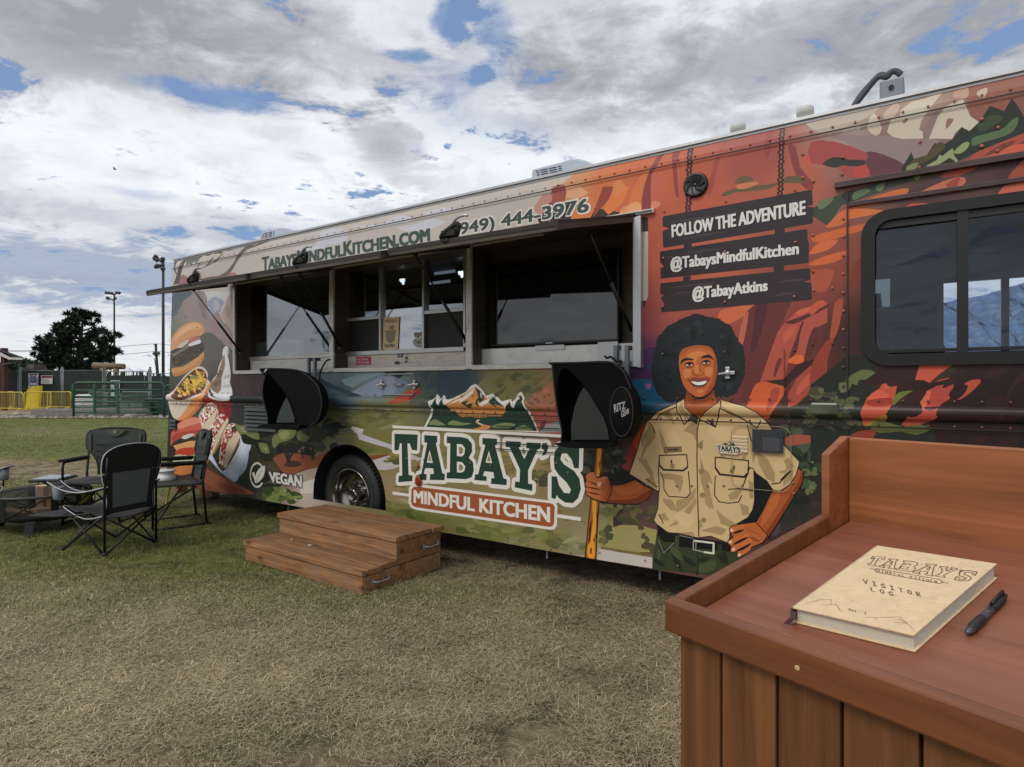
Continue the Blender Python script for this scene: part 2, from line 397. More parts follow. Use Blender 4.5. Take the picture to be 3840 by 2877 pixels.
def glyph_faces(text,offset=0.0,small_caps=None,res=3,spacing=1.0):
 "triangles of a line of lettering in the built-in font, scaled to the unit box; each letter is its own list"
 key=(text,offset,small_caps,spacing)
 if key in FONT_CACHE:return FONT_CACHE[key]
 cu=bpy.data.curves.new('lettering','FONT');cu.body=text;cu.size=1.0;cu.offset=offset;cu.resolution_u=res;cu.space_character=spacing
 cu.fill_mode='FRONT'
 if small_caps:
  cu.small_caps_scale=small_caps
  for i,ch in enumerate(text):cu.body_format[i].use_small_caps=True
 o=bpy.data.objects.new('lettering',cu);COL.objects.link(o)
 dg=bpy.context.evaluated_depsgraph_get();me=o.evaluated_get(dg).to_mesh()
 V=[(v.co.x,v.co.y)for v in me.vertices];Fc=[tuple(p.vertices)for p in me.polygons]
 o.evaluated_get(dg).to_mesh_clear();bpy.data.objects.remove(o);bpy.data.curves.remove(cu)
 x0,x1=min(v[0]for v in V),max(v[0]for v in V);y0,y1=min(v[1]for v in V),max(v[1]for v in V)
 V=[((x-x0)/(x1-x0),(y-y0)/(y1-y0))for x,y in V]
 par=list(range(len(V)))
 def find(a):
  while par[a]!=a:par[a]=par[par[a]];a=par[a]
  return a
 for f in Fc:
  for a in f[1:]:par[find(a)]=find(f[0])
 isl={}
 for f in Fc:isl.setdefault(find(f[0]),[]).append([V[i]for i in f])
 FONT_CACHE[key]=list(isl.values())
 return FONT_CACHE[key]
# ===== ground
def ground_mat():
 m=bpy.data.materials.new('dry_turf');m.use_nodes=True;t=m.node_tree;L=t.links.new;b=t.nodes['Principled BSDF']
 def N(ty,**k):
  n=t.nodes.new(ty)
  for a,v in k.items():setattr(n,a,v)
  return n
 co=N('ShaderNodeTexCoord')
 def noise(s,d=6,ds=0,r=.6):
  n=N('ShaderNodeTexNoise');n.inputs['Scale'].default_value=s;n.inputs['Detail'].default_value=d;n.inputs['Distortion'].default_value=ds;n.inputs['Roughness'].default_value=r
  L(co.outputs['Object'],n.inputs['Vector']);return n.outputs['Fac']
 def ramp(f,st):
  r=N('ShaderNodeValToRGB');L(f,r.inputs[0])
  while len(r.color_ramp.elements)<len(st):r.color_ramp.elements.new(.5)
  for e,(p,c)in zip(r.color_ramp.elements,st):e.position=p;e.color=(*c,1)
  return r.outputs[0]
 def mix(f,a,c,bt='MIX'):
  n=N('ShaderNodeMix',data_type='RGBA',blend_type=bt)
  L(f,n.inputs[0])if not isinstance(f,float)else setattr(n.inputs[0],'default_value',f)
  for i,x in((6,a),(7,c)):
   if isinstance(x,tuple):n.inputs[i].default_value=(*x,1)
   else:L(x,n.inputs[i])
  return n.outputs[2]
 straw=ramp(noise(9,8),[(.3,C(104,91,72)),(.5,C(138,124,98)),(.72,C(164,150,122))])
 green=ramp(noise(11,8),[(.3,C(84,92,46)),(.6,C(116,124,66)),(.8,C(144,140,90))])
 at_=N('ShaderNodeAttribute');at_.attribute_name='green'
 gm=N('ShaderNodeMath',operation='MULTIPLY_ADD');L(noise(1.7,6,.5),gm.inputs[0]);gm.inputs[1].default_value=.9;
 sb=N('ShaderNodeMath',operation='SUBTRACT');L(at_.outputs['Fac'],sb.inputs[0]);sb.inputs[1].default_value=.45;L(sb.outputs[0],gm.inputs[2])
 mr=N('ShaderNodeMapRange');L(gm.outputs[0],mr.inputs[0]);mr.inputs[1].default_value=.25;mr.inputs[2].default_value=.75
 col=mix(mr.outputs[0],straw,green)
 soil=ramp(noise(3.2,7,.8),[(.4,(1,1,1)),(.53,(0,0,0))])
 sm=N('ShaderNodeMath',operation='MULTIPLY');L(soil,sm.inputs[0]);sm.inputs[1].default_value=.6
 col=mix(sm.outputs[0],col,C(72,64,54))
 L(col,b.inputs['Base Color']);b.inputs['Roughness'].default_value=.95;b.inputs['Specular IOR Level'].default_value=.1
 bp=N('ShaderNodeBump');bp.inputs['Strength'].default_value=.9;bp.inputs['Distance'].default_value=.03
 L(noise(45,8),bp.inputs['Height']);L(bp.outputs[0],b.inputs['Normal'])
 return m
def sstep(a,b,x):t=np.clip((x-a)/(b-a),0,1);return t*t*(3-2*t)
def vnoise(x,y,s,seed):
 "smooth value noise on arrays"
 r=np.random.RandomState(seed);tab=r.rand(256,256)
 fx,fy=x*s,y*s;ix,iy=np.floor(fx).astype(int),np.floor(fy).astype(int);tx,ty=fx-ix,fy-iy
 tx,ty=tx*tx*(3-2*tx),ty*ty*(3-2*ty);g=lambda a,b:tab[a%256,b%256]
 return(g(ix,iy)*(1-tx)+g(ix+1,iy)*tx)*(1-ty)+(g(ix,iy+1)*(1-tx)+g(ix+1,iy+1)*tx)*ty
def greenness(x,y):
 "how green the turf is: lush strips far left, mixed by the chairs, straw in front"
 d=-.82*x+.57*y
 g=.05+.62*sstep(3.6,6.5,y-.12*x)*sstep(1.0,3.0,-x+.2*y)
 g+=.42*np.exp(-((y-5.0+.25*(x+2.2))/1.0)**2)*np.exp(-((x+2.6)/1.5)**2)
 far=sstep(12,16,y)
 band=.5+.5*np.sin(y*.55+x*.06+1.2)
 g=g*(1-far)+far*(.62+.55*band)
 dry=np.exp(-((y-10.6+.15*(x+6))/1.25)**2)
 g=g*(1-.8*dry)
 g+=.35*(vnoise(x+50,y+50,.9,3)-.5)+.22*(vnoise(x+50,y+50,2.7,4)-.5)
 return np.clip(g,0,1)
xs=np.concatenate([[-3000,-600,-150,-70],np.arange(-44,12.1,.5),[30,100,400,3000]]);ys=np.concatenate([[-300,-60,-10],np.arange(-2,40.1,.5),[60,120,400,1500,5000]])
XX,YY=np.meshgrid(xs,ys)
ZZ=(vnoise(XX+60,YY+60,.6,11)-.5)*.03
ZZ[(np.abs(XX)>60)|(YY>45)]=0
me=bpy.data.meshes.new('ground')
me.from_pydata(np.stack([XX.ravel(),YY.ravel(),ZZ.ravel()-.012],1).tolist(),[],[(j*len(xs)+i,j*len(xs)+i+1,(j+1)*len(xs)+i+1,(j+1)*len(xs)+i)for j in range(len(ys)-1)for i in range(len(xs)-1)])
at_=me.attributes.new('green','FLOAT','POINT');at_.data.foreach_set('value',greenness(XX,YY).ravel().astype(np.float32))
me.polygons.foreach_set('use_smooth',[True]*len(me.polygons))
ground=bpy.data.objects.new('ground',me);COL.objects.link(ground);me.materials.append(ground_mat());ground['kind']='structure'
# ===== food truck
truck=thing('food_truck','long food truck in a red canyon wrap with three raised serving hatches','food truck',(0,Z0,0),math.atan2(DY,DX))
def tl(u,v,w=0.0):return(u,-w,v)
def tu(px,py,w=0.0):
 u,v=U(px,py,w);return(u,-w,v)
BRK=[1.245,1.248,1.285,1.291,1.302,1.316,1.33,1.344,1.358,1.369,1.375,1.412,1.415,2.955,2.99,3.02,3.05]
def prof0(v):
 p=0.0
 if 1.2465<v<1.4135:p=.006
 if 1.285<v<1.375:p=.006+.034*sqrt(max(0,1-((v-1.33)/.045)**2))
 if v>2.955:p=-1.9*(v-2.955)**2
 return p
PRK=[0.0]+BRK+[3.2];PRV=[prof0(v)for v in PRK]
def prof(v):
 "how far the pressed rub rail and the rolled roof edge stand off the flat side"
 return float(np.interp(v,PRK,PRV))
VT,VB=3.078,.225
UL,UR=-5.2,4.7
OPEN=[(-3.812,-2.172),(-2.116,-.451),(-.395,1.03)];OV0,OV1=1.645,2.625
RECV=.19
def rrect(u0,v0,u1,v1,r,n=5):
 o=[]
 for(cx_,cy_,a)in((u1-r,v1-r,0),(u0+r,v1-r,90),(u0+r,v0+r,180),(u1-r,v0+r,270)):
  for i in range(n):t=rad(a+90*i/(n-1));o.append((cx_+r*cos(t),cy_+r*sin(t)))
 return o
ARC_C,ARC_R=(-1.92,.394),.517
arch=[(ARC_C[0]+ARC_R,VB-.3)]+[(ARC_C[0]+ARC_R*cos(rad(a)),ARC_C[1]+ARC_R*sin(rad(a)))for a in range(0,181,9)]+[(ARC_C[0]-ARC_R,VB-.3)]
_c=[U(*Z('K',*p))for p in((330,800),(700,1097),(450,165))];CW=(_c[0][0],_c[1][1],4.2,_c[2][1])
HOLES=[[(a,OV0),(b,OV0),(b,OV1),(a,OV1)]for a,b in OPEN]+[arch,rrect(CW[0]-.0,CW[1],CW[2],CW[3],.13)]
class Wrap:
 "flat printed shapes on the truck side: outlines in (u, v), draped over the pressed side panel"
 box=np.zeros((40000,5));n=0
 def __init__(s):s.items=[]
 def level(s,uv):
  "one thin step above whatever earlier print lies under this shape"
  a=np.array(uv);x0,z0=a.min(0);x1,z1=a.max(0);B=Wrap.box[:Wrap.n]
  k=(B[:,0]<x1)&(B[:,1]>x0)&(B[:,2]<z1)&(B[:,3]>z0);L=(B[k,4].max()if k.any()else 0)+1
  Wrap.box[Wrap.n]=(x0,x1,z0,z1,L);Wrap.n+=1;return L
 def add(s,uv,col,lay=None):
  if len(uv)<3:return
  s.items.append((uv,col,.0012+(s.level(uv)if lay is None else lay)*7e-6))
 def build(s,name,m,parent,holes=True,grid_=0.0,base=0.0,clip=True):
  bm=bmesh.new();ids=bm.faces.layers.int.new('pid');cols,offs=[],[]
  for uv,col,off in s.items:
   ar=sum(uv[i][0]*uv[(i+1)%len(uv)][1]-uv[(i+1)%len(uv)][0]*uv[i][1]for i in range(len(uv)))
   if abs(ar)<1e-9:continue
   pts=uv if ar<0 else uv[::-1]
   vs=[bm.verts.new((a,0,b))for a,b in pts]
   try:f=bm.faces.new(vs)
   except ValueError:continue
   f[ids]=len(cols);cols.append(col);offs.append(off)
  bm.normal_update()
  def cut(sel,co,no):
   g=set(sel)
   for f in sel:g.update(f.edges);g.update(f.verts)
   bmesh.ops.bisect_plane(bm,geom=list(g),dist=1e-7,plane_co=co,plane_no=no)
  for b in BRK:
   sel=[f for f in bm.faces if min(v.co.z for v in f.verts)<b-1e-6 and max(v.co.z for v in f.verts)>b+1e-6]
   if sel:cut(sel,(0,0,b),(0,0,1))
  if grid_:
   for k in range(int((UR-UL)/grid_)+2):
    x=UL+k*grid_;sel=[f for f in bm.faces if min(v.co.x for v in f.verts)<x-1e-6 and max(v.co.x for v in f.verts)>x+1e-6]
    if sel:cut(sel,(x,0,0),(1,0,0))
   for k in range(int(3.2/grid_)+1):
    z=k*grid_;sel=[f for f in bm.faces if min(v.co.z for v in f.verts)<z-1e-6 and max(v.co.z for v in f.verts)>z+1e-6]
    if sel:cut(sel,(0,0,z),(0,0,1))
  kill=set()
  if holes:
   for h in HOLES:
    x0,x1=min(p[0]for p in h),max(p[0]for p in h);z0,z1=min(p[1]for p in h),max(p[1]for p in h)
    def near():return[f for f in bm.faces if max(v.co.x for v in f.verts)>x0 and min(v.co.x for v in f.verts)<x1 and max(v.co.z for v in f.verts)>z0 and min(v.co.z for v in f.verts)<z1]
    for i in range(len(h)):
     a,b=h[i],h[(i+1)%len(h)];no=(-(b[1]-a[1]),0,b[0]-a[0])
     L=hypot(no[0],no[2])
     if L<1e-9:continue
     sel=near()
     if sel:cut(sel,(a[0],0,a[1]),(no[0]/L,0,no[2]/L))
    for f in near():
     c=f.calc_center_median()
     if all((-(b[1]-a[1]))*(c.x-a[0])+(b[0]-a[0])*(c.z-a[1])>-1e-9 for a,b in zip(h,h[1:]+h[:1])):kill.add(f)
  if clip:
   for co,no in(((0,0,VT),(0,0,1)),((0,0,VB),(0,0,-1))):
    bmesh.ops.bisect_plane(bm,geom=bm.verts[:]+bm.edges[:]+bm.faces[:],dist=1e-7,plane_co=co,plane_no=no)
   bmesh.ops.bisect_plane(bm,geom=bm.verts[:]+bm.edges[:]+bm.faces[:],dist=1e-7,plane_co=(-5.2,0,VT),plane_no=Vector((VT-VB,0,-.165)).normalized())
   for f in bm.faces:
    c=f.calc_center_median()
    if c.z>VT+1e-5 or c.z<VB-1e-5 or c.x<-5.2-.165*(VT-c.z)/(VT-VB)-1e-5:kill.add(f)
  bmesh.ops.delete(bm,geom=list(kill),context='FACES')
  cl=bm.loops.layers.float_color.new('Col')
  for f in bm.faces:
   c=cols[f[ids]]
   for l in f.loops:l[cl]=(*(c if not callable(c)else c(l.vert.co.x,l.vert.co.z)),1)
  done={}
  zc_={}
  for f in bm.faces:
   o=offs[f[ids]];zm=f.calc_center_median().z
   for v in f.verts:
    if v not in done:done[v]=(o,v.co.z)
  for v,(o,z)in done.items():v.co.y=-(prof(z)+o+base)
  me=bpy.data.meshes.new(name);bm.to_mesh(me);bm.free()
  o=bpy.data.objects.new(name,me);COL.objects.link(o);me.materials.append(m);o.parent=parent
  return o
STEEL=mat('brushed_steel',C(196,193,186),.36,.55,.12,5,.05,60,(1,1,8),dirt=C(95,85,70),dirt_amt=.35)
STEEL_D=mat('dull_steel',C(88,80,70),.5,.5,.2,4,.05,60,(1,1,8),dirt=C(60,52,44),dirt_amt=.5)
ALU=mat('aluminium_trim',C(185,185,185),.35,.8,.06,8)
BLACK=mat('black_rubber',C(22,22,23),.7,0,.2,12,.1)
BLACK_G=mat('black_plastic',C(18,18,20),.38,0,.2,12)
DARKIN=mat('dark_interior',C(34,34,35),.6,0,.25,3)
WHITE_P=mat('white_paint',C(215,215,212),.4,0,.05,3)
GALV=mat('galvanised_tube',C(128,134,142),.4,.6,.1,10)
VINYL=print_mat('printed_vinyl',.38,.0,.28)
base=Wrap()
uL=lambda v:-5.2-.06*(2.6-v)
base.add([(-5.4,3.078),(UR,3.078),(UR,VB),(-5.4,VB)],C(60,50,48))
side=base.build('side_panel',VINYL,truck,base=-.003)
b=MB();WD=2.3
b.hexa([(-5.36,.006,.23),(-5.32,.006,.23),(-5.32,WD,.23),(-5.36,WD,.23),(-5.2,.006,3.04),(-5.16,.006,3.04),(-5.16,WD,3.04),(-5.2,WD,3.04)])
b.box2((UR-.04,.03,.3),(UR,WD,3.04))
b.box2((-5.3,.004,.42),(-2.55,WD,.50));b.box2((-1.3,.004,.42),(UR,WD,.50));b.box2((-2.55,.7,.42),(-1.3,WD,.5))
b.build('body_shell',mat('shell_paint',C(120,110,104),.5,0,.1,2),truck)
b=MB()
fo=[U(*Z('K',815,1040),-WD)[0],U(*Z('K',815,1040),-WD)[1],UR-.15,U(*Z('K',1000,580),-WD)[1]]
for(u0,v0,u1,v1)in((-5.3,.3,fo[0],3.03),(fo[2],.3,UR,3.03),(fo[0],.3,fo[2],fo[1]),(fo[0],fo[3],fo[2],3.03)):
 b.box2((u0,WD-.04,v0),(u1,WD,v1))
fw=b.build('far_side_panel',mat('cab_lining',C(62,64,68),.6,0,.15,3),truck)
b=MB();um=U(*Z('K',1205,800),-WD)[0]
for u in(um,):b.box2((u-.025,WD-.06,fo[1]),(u+.025,WD+.01,fo[3]))
b.box2((fo[0]-.03,WD-.05,fo[1]-.03),(fo[0]+.012,WD+.01,fo[3]+.03));b.box2((fo[0],WD-.05,fo[3]-.012),(fo[2],WD+.01,fo[3]+.03));b.box2((fo[0],WD-.05,fo[1]-.03),(fo[2],WD+.01,fo[1]+.012))
b.build('far_window_frame',BLACK_G,truck)
b=MB();b.box2((-5.2,.03,3.03),(UR,WD,3.07))
b.build('roof',mat('roof_paint',C(205,205,203),.45,0,.05,2),truck)
b=MB();b.box2((-5.205,-.004,3.066),(UR,.05,3.084));b.box2((-5.205,.012,3.05),(UR,.04,3.07))
b.build('roof_edge',ALU,truck)
b=MB();b.box2((2.20,.05,.5),(2.24,WD-.05,3.02));b.build('cab_partition',mat('cab_partition',C(52,54,57),.6,0,.2,3),truck)
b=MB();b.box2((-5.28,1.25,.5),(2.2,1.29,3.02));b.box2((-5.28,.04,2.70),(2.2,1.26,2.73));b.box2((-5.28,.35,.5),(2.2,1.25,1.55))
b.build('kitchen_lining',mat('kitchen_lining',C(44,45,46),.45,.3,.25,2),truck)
for px,py in(Z('L',855,705),Z('L',1465,630)):
 b=MB();u,v=U(px,py,-.75);MB().tube([(u,.77,v+.03),(u,.77,2.7)],.006,5).build('lamp_stem',BLACK_G,truck);b.prism([(u+dx*.5,.76,v+dz*.5)for dx,dz in((-.055,.05),(.055,.05),(.05,.01),(.025,-.02),(-.025,-.02),(-.05,.01))],(0,-.03,0));b.lathe([(.014,0),(.012,.01),(0,.012)],12,(u,.76,v-.022),Matrix(((1,0,0),(0,0,-1),(0,1,0))))
 b.build('kitchen_light',emis('lamp_lens',(.85,.93,1),4.0),truck)
for px,py,l in((Z('L',1290,612)+(.28,)),(Z('L',1240,715)+(.28,))):
 u,v=U(px,py,-1.0);MB().box((u,1.0,v),(l,.02,.028)).build('kitchen_tube_light',emis('tube_lens',(.8,.9,1),.3),truck)
def ring(b,u0,v0,u1,v1,t,w0,w1):
 for a,c in(((u0,v0),(u0+t,v1)),((u1-t,v0),(u1,v1)),((u0+t,v1-t),(u1-t,v1)),((u0+t,v0),(u1-t,v0+t))):
  b.box2((a[0],-w0,a[1]),(c[0],-w1,c[1]))
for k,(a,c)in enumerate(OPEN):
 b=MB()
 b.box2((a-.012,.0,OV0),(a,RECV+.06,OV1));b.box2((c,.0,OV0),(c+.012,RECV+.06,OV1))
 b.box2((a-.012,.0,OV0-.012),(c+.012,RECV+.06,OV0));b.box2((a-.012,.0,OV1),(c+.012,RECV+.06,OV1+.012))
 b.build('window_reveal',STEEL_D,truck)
 b=MB();t=.03
 b.box2((a-.034,-.018,OV0-.03),(a+.004,.004,OV1+.02));b.box2((c-.004,-.018,OV0-.03),(c+.026,.004,OV1+.02))
 b.box2((a+.004,-.02,OV0-.036),(c-.004,.01,OV0+.004))
 fr=b.build('window_frame',STEEL,truck,bevel=.003)
GL=glass('tinted_glass',(.62,.66,.69),.13)
def pane(u0,v0,u1,v1,w,name='pane',m=GL,th=.006):return MB().box2((u0,-w,v0),(u1,-w+th,v1)).build(name,m,truck)
a,c=OPEN[0];rv=U(*Z('B',1200,445),-RECV)[1]
pane(a,rv,c,OV1,-RECV)
b=MB();b.box2((a,RECV-.03,rv-.03),(c,RECV+.01,rv+.012));b.build('window_rail',STEEL,truck,bevel=.003)
b=MB();b.box2((a+.02,RECV-.02,OV0),(c,RECV+.02,rv-.032));b.build('steel_apron',mat('pale_steel',C(222,219,212),.42,.12,.06,3,.05,30,(1,1,5),dirt=C(120,110,96),dirt_amt=.3),truck)
b=MB();q0=U(*Z('B',872,325),-RECV-.08);q1=U(*Z('B',1368,440),-RECV-.08)
b.box2((q0[0],RECV+.07,q1[1]),(q1[0],RECV+.09,U(*Z('B',1368,292),-RECV-.08)[1]));b.build('counter_board',mat('counter_white',C(225,218,202),.6,0,.08,5),truck)
a,c=OPEN[1]
m1=U(*Z('L',645,1000),-RECV)[0];m2=U(*Z('L',1092,1000),-RECV)[0]
l0=U(*Z('L',292,1300),-RECV)[0];r1=U(*Z('L',1518,1200),-RECV)[0]
s0=U(*Z('L',640,1435),-RECV)[1];h1=U(*Z('L',460,1092),-RECV)[1];h2=U(*Z('L',1300,1012),-RECV)[1]
pane(l0,h1,m1,OV1,-RECV);pane(m1,s0,m2,OV1,-RECV,m=glass('bright_glass',(.62,.64,.65),.28));pane(m2,h2,r1,OV1,-RECV)
SCR=mat('dark_screen',C(30,30,30),.55,0,.1,40)
for u0,u1,hh in((l0,m1,h1),(m2,r1,h2)):
 b=MB();b.prism([(x,RECV+.0,z)for x,z in rrect(u0+.015,s0+.018,u1-.012,hh-.02,.03,4)],(0,.008,0));b.build('sliding_screen',SCR,truck)
b=MB()
for u in(l0,m1,m2,r1):b.box2((u-.011,RECV-.035,s0),(u+.011,RECV+.004,OV1))
for u0,u1,hh in((l0,m1,h1),(m2,r1,h2)):b.box2((u0+.011,RECV-.03,hh-.018),(u1-.011,RECV+.002,hh+.014))
b.box2((l0,RECV-.045,s0-.028),(r1,RECV+.003,s0+.012));b.build('window_grid',ALU,truck,bevel=.002)
b=MB();b.box2((a+.0,RECV-.02,OV0),(c,RECV+.03,s0-.03));b.build('steel_apron',mat('worn_steel',C(228,218,200),.4,.12,.1,3,.06,30,(1,1,3),dirt=C(110,95,75),dirt_amt=.45),truck)
a,c=OPEN[2]
tvl,tvb=U(*Z('M',316,1420),-RECV-.02)
lv=U(*Z('M',700,1425),-RECV+.06)[1]
b=MB();b.box2((a+.0,RECV-.06,OV0),(c,RECV+.02,lv));b.build('steel_apron',mat('bright_steel',C(228,227,222),.3,.25,.08,3,.25,5,(1,1,1),dirt=C(130,122,110),dirt_amt=.25),truck)
b=MB();b.box2((a,RECV+.06,lv-.3),(c,RECV+.09,OV1));b.build('back_panel',STEEL_D,truck)
b=MB();q=U(*Z('M',730,1435),-RECV+.07);q2=U(*Z('M',985,1430),-RECV+.07)
b.box2((q[0],RECV-.075,lv-.03),(q2[0],RECV-.062,lv+.008));b.build('screen_catch',ALU,truck)
for i,x in enumerate((1255,1290,1325,1350)):
 p0=tu(*Z('M',x,370),-.1);p1=tu(*Z('M',x+10*(i-1),450),-.1);p2=tu(*Z('M',x+(25 if i%2 else-8),555),-.12)
 MB().tube(spline([p0,p1,p2],4,False),.004,5).build('screen_cable',BLACK,truck)
b=MB();x0,x1=U(2391,1200)[0],U(2413,1200)[0];vb_,vt_=U(2400,1375)[1],U(2400,822)[1]
b.hexa([tl(x0,vb_,-.0),tl(x1,vb_-.01,.0),tl(x1,vb_-.01,.05),tl(x0-.01,vb_,.06),tl(x0,vt_,.0),tl(x1,vt_+.01,.0),tl(x1,vt_+.01,.05),tl(x0-.01,vt_,.06)])
b.build('door_flange',ALU,truck,bevel=.002)
b=MB();b.box2((-3.86,-.03,2.655),(1.18,.002,2.682));b.box2((-3.86,-.05,2.668),(1.17,-.03,2.674));b.build('hinge_bar',STEEL,truck)
def outer(px,py,u):w_,v_=UW(px,py,u);return w_,v_
aw=[(-3.94,-2.150,outer(*Z('A',20,905),-3.84),outer(*Z('A',1145,712),-2.144)),(-2.139,-.43,outer(*Z('A',1190,705),-2.144),outer(*Z('L',640,385),-.42)),(-.418,1.05,outer(*Z('L',700,365),-.42),outer(*Z('M',920,300),1.04))]
AWM=mat('awning_steel',C(50,46,42),.6,.25,.25,3,.06,30,(1,6,1),dirt=C(45,38,32),dirt_amt=.5)
for k,(u0,u1,(wl,vl),(wr,vr))in enumerate(aw):
 hv=2.655
 b=MB();T_=.028
 p=[tl(u0,hv-.02,.03),tl(u1,hv-.02,.03),tl(u1,vr-T_,wr),tl(u0,vl-T_,wl),tl(u0,hv+.008,.03),tl(u1,hv+.008,.03),tl(u1,vr,wr),tl(u0,vl,wl)]
 b.hexa(p)
 aobj=b.build('awning',AWM,truck)
 b=MB()
 def on(s_,t_,d=0.0):
  w_=.03+(wl+(wr-wl)*s_-.03)*t_;v_=hv+(vl+(vr-vl)*s_-hv)*t_
  return tl(u0+(u1-u0)*s_,v_+d,w_)
 for s_ in(.006,.994):b.bar(on(s_,0,-.03),on(s_,1,-.035),.02,.03)
 b.bar(on(0,.985,-.04),on(1,.985,-.04),.02,.03)
 b.bar(on(0,.5,-.03),on(1,.5,-.03),.04,.012)
 b.build('awning_lip',STEEL_D,aobj)
 for s_ in(.075,.935)if k!=2 else(.94,):
  b=MB();p0=on(s_,.52,-.05);uu=u0+(u1-u0)*s_
  p1=tl((OPEN[k][0]+.06)if s_<.5 else(OPEN[k][1]-.03),1.86,-.02)
  P0,P1=Vector(p0),Vector(p1);mid=P0.lerp(P1,.5)
  b.tube([P0,mid],.006,8);b.tube([mid,P1],.013,8);b.sphere(P0,.022,10,6,(1,1,.6))
  b.box(P1,(.03,.02,.05));b.build('gas_strut',BLACK_G,aobj)
 px,py=(Z('A',530,810),Z('A',1850,630),Z('L',1430,230))[k]
 ul,vv=U(px,py,wl);s_=(ul-u0)/(u1-u0);cpt=Vector(on(s_,.99,.03))
 b=MB();b.tube(spline([cpt+Vector(o)for o in((-.09,0,-.02),(-.06,-.02,.0),(0,-.01,.035),(.05,0,.05),(.02,.01,-.02),(-.05,.0,-.045))],4),.016,7,True)
 b.box(cpt+Vector((-.02,0,.0)),(.11,.05,.04))
 lt=b.build('latch',BLACK,aobj)
 b=MB();b.tube(spline([cpt+Vector(o)for o in((.0,-.01,.05),(.05,-.015,.085),(.1,-.01,.095),(.13,-.005,.09))],4,False),[.009]*12+[.006],6);b.build('lever',ALU,aobj)
b=MB();c0=Vector(tu(*Z('A',548,730),.03));b.lathe([(.0,.02),(.05,.02),(.058,.005),(.058,0)],20,c0,Matrix(((1,0,0),(0,0,-1),(0,1,0))));b.build('tail_lamp',BLACK_G,truck)
for u in(-2.144,-.423):MB().box2((u-.024,-.012,OV0-.02),(u+.024,.002,OV1+.03)).build('frame_post',STEEL,truck,bevel=.003)
M_OUT=Matrix(((1,0,0),(0,0,-1),(0,1,0)))
b=MB();pts=[(-2.437,.2)]+[(ARC_C[0]+ARC_R*cos(rad(a)),ARC_C[1]+ARC_R*sin(rad(a)))for a in range(180,-1,-9)]+[(-1.403,.2)]
for(x0,z0),(x1,z1)in zip(pts,pts[1:]):b.poly([(x0,-.0005,z0),(x1,-.0005,z1),(x1,.7,z1),(x0,.7,z0)])
b.poly([(p[0],.7,p[1])for p in pts])
b.build('wheel_arch',mat('arch_black',C(14,14,14),.8,0,.2,6),truck)
wheel=thing('wheel',None,None,(-1.986,.085,.398));wheel.parent=truck
R_=.405
b=MB();b.lathe([(.262,-.23),(.29,-.25),(.36,-.235),(.392,-.20),(R_,-.17),(R_,-.05),(.395,-.02),(.37,.0),(.33,.012),(.30,.012),(.272,-.003),(.262,-.02)],56,(0,0,0),M_OUT,closed=True)
b.build('tyre',mat('tyre_rubber',C(34,34,35),.65,0,.25,9,.15,60),wheel)
b=MB()
for r_ in(.345,.318):b.lathe([(r_-.004,.011),(r_,.0165),(r_+.004,.011)],48,(0,0,0),M_OUT,cap=False)
for k in range(60):
 a=2*pi*k/60;b.box((.4*cos(a),.03,.4*sin(a)),(.012,.035,.012),Matrix.Rotation(-a,3,'Y'))
b.build('tread',BLACK,wheel)
CHROME=mat('polished_rim',C(150,145,140),.16,.95,.15,4,dirt=C(50,45,40),dirt_amt=.3)
b=MB();b.lathe([(.268,-.005),(.266,.006),(.255,.008),(.246,-.004),(.238,-.05),(.225,-.10),(.19,-.125),(.14,-.13),(.085,-.125),(.07,-.12)],48,(0,0,0),M_OUT,cap=False);b.build('rim',CHROME,wheel)
b=MB();b.lathe([(.075,-.125),(.072,-.06),(.062,-.022),(.05,-.012),(.046,-.018),(0,-.02)],28,(0,0,0),M_OUT);b.build('hub',CHROME,wheel)
for k in range(8):a=2*pi*(k+.5)/8;MB().lathe([(.0175,0),(.0175,.03),(.011,.04),(0,.042)],6,(.115*cos(a),.128,.115*sin(a)),M_OUT,False).build('lug_nut',CHROME,wheel)
for k in range(5):a=2*pi*(k+.4)/5;MB().lathe([(.026,0),(.026,.006)],14,(.185*cos(a),.124,.185*sin(a)),M_OUT,False).build('rim_hole',BLACK,wheel)
b=MB();b.box2((-5.1,.5,.3),(UR,.62,.46));b.box2((-5.1,1.6,.3),(UR,1.72,.46));b.box2((-2.1,.3,.32),(-1.85,WD-.1,.48));b.box2((-.5,.4,.26),(1.3,.9,.46))
b.box2((-5.25,.3,.31),(-5.05,WD-.3,.45));b.build('chassis',mat('chassis_black',C(20,20,20),.7,0,.3,5),truck)
for u in(-2.9,-1.0,.3,1.2,-4.4):MB().box((u,.04,VB-.03),(.012,.012,.09)).build('skirt_bracket',GALV,truck)
u0,v0,u1,v1=CW
o_=rrect(u0-.012,v0-.012,u1,v1+.012,.14,8);i_=rrect(u0+.055,v0+.052,u1-.05,v1-.045,.085,8)
b=MB();n=len(o_)
for(ra_,wa),(rb,wb)in(((o_,.004),(o_,.022)),((o_,.022),(i_,.024)),((i_,.024),(i_,-.04))):
 for k in range(n):
  j=(k+1)%n;b.poly([tl(*ra_[k],wa),tl(*ra_[j],wa),tl(*rb[j],wb),tl(*rb[k],wb)])
wf=b.build('cab_window',BLACK,truck)
b=MB();x=U(*Z('K',950,600),-.01)[0]
b.box2((x-.028,-.012,v0+.05),(x+.02,.03,v1-.04));b.box2((u0+.07,.0,v1-.085),(u1,.03,v1-.05));b.box2((u0+.07,0,v0+.06),(u1,.03,v0+.078));b.build('window_sash',BLACK_G,wf)
b=MB().box2((u0+.06,.024,v0+.06),(x,.028,v1-.05));b.box2((x,.014,v0+.06),(u1-.03,.018,v1-.05));b.build('pane',glass('cab_glass',(.78,.84,.9),.0),wf)
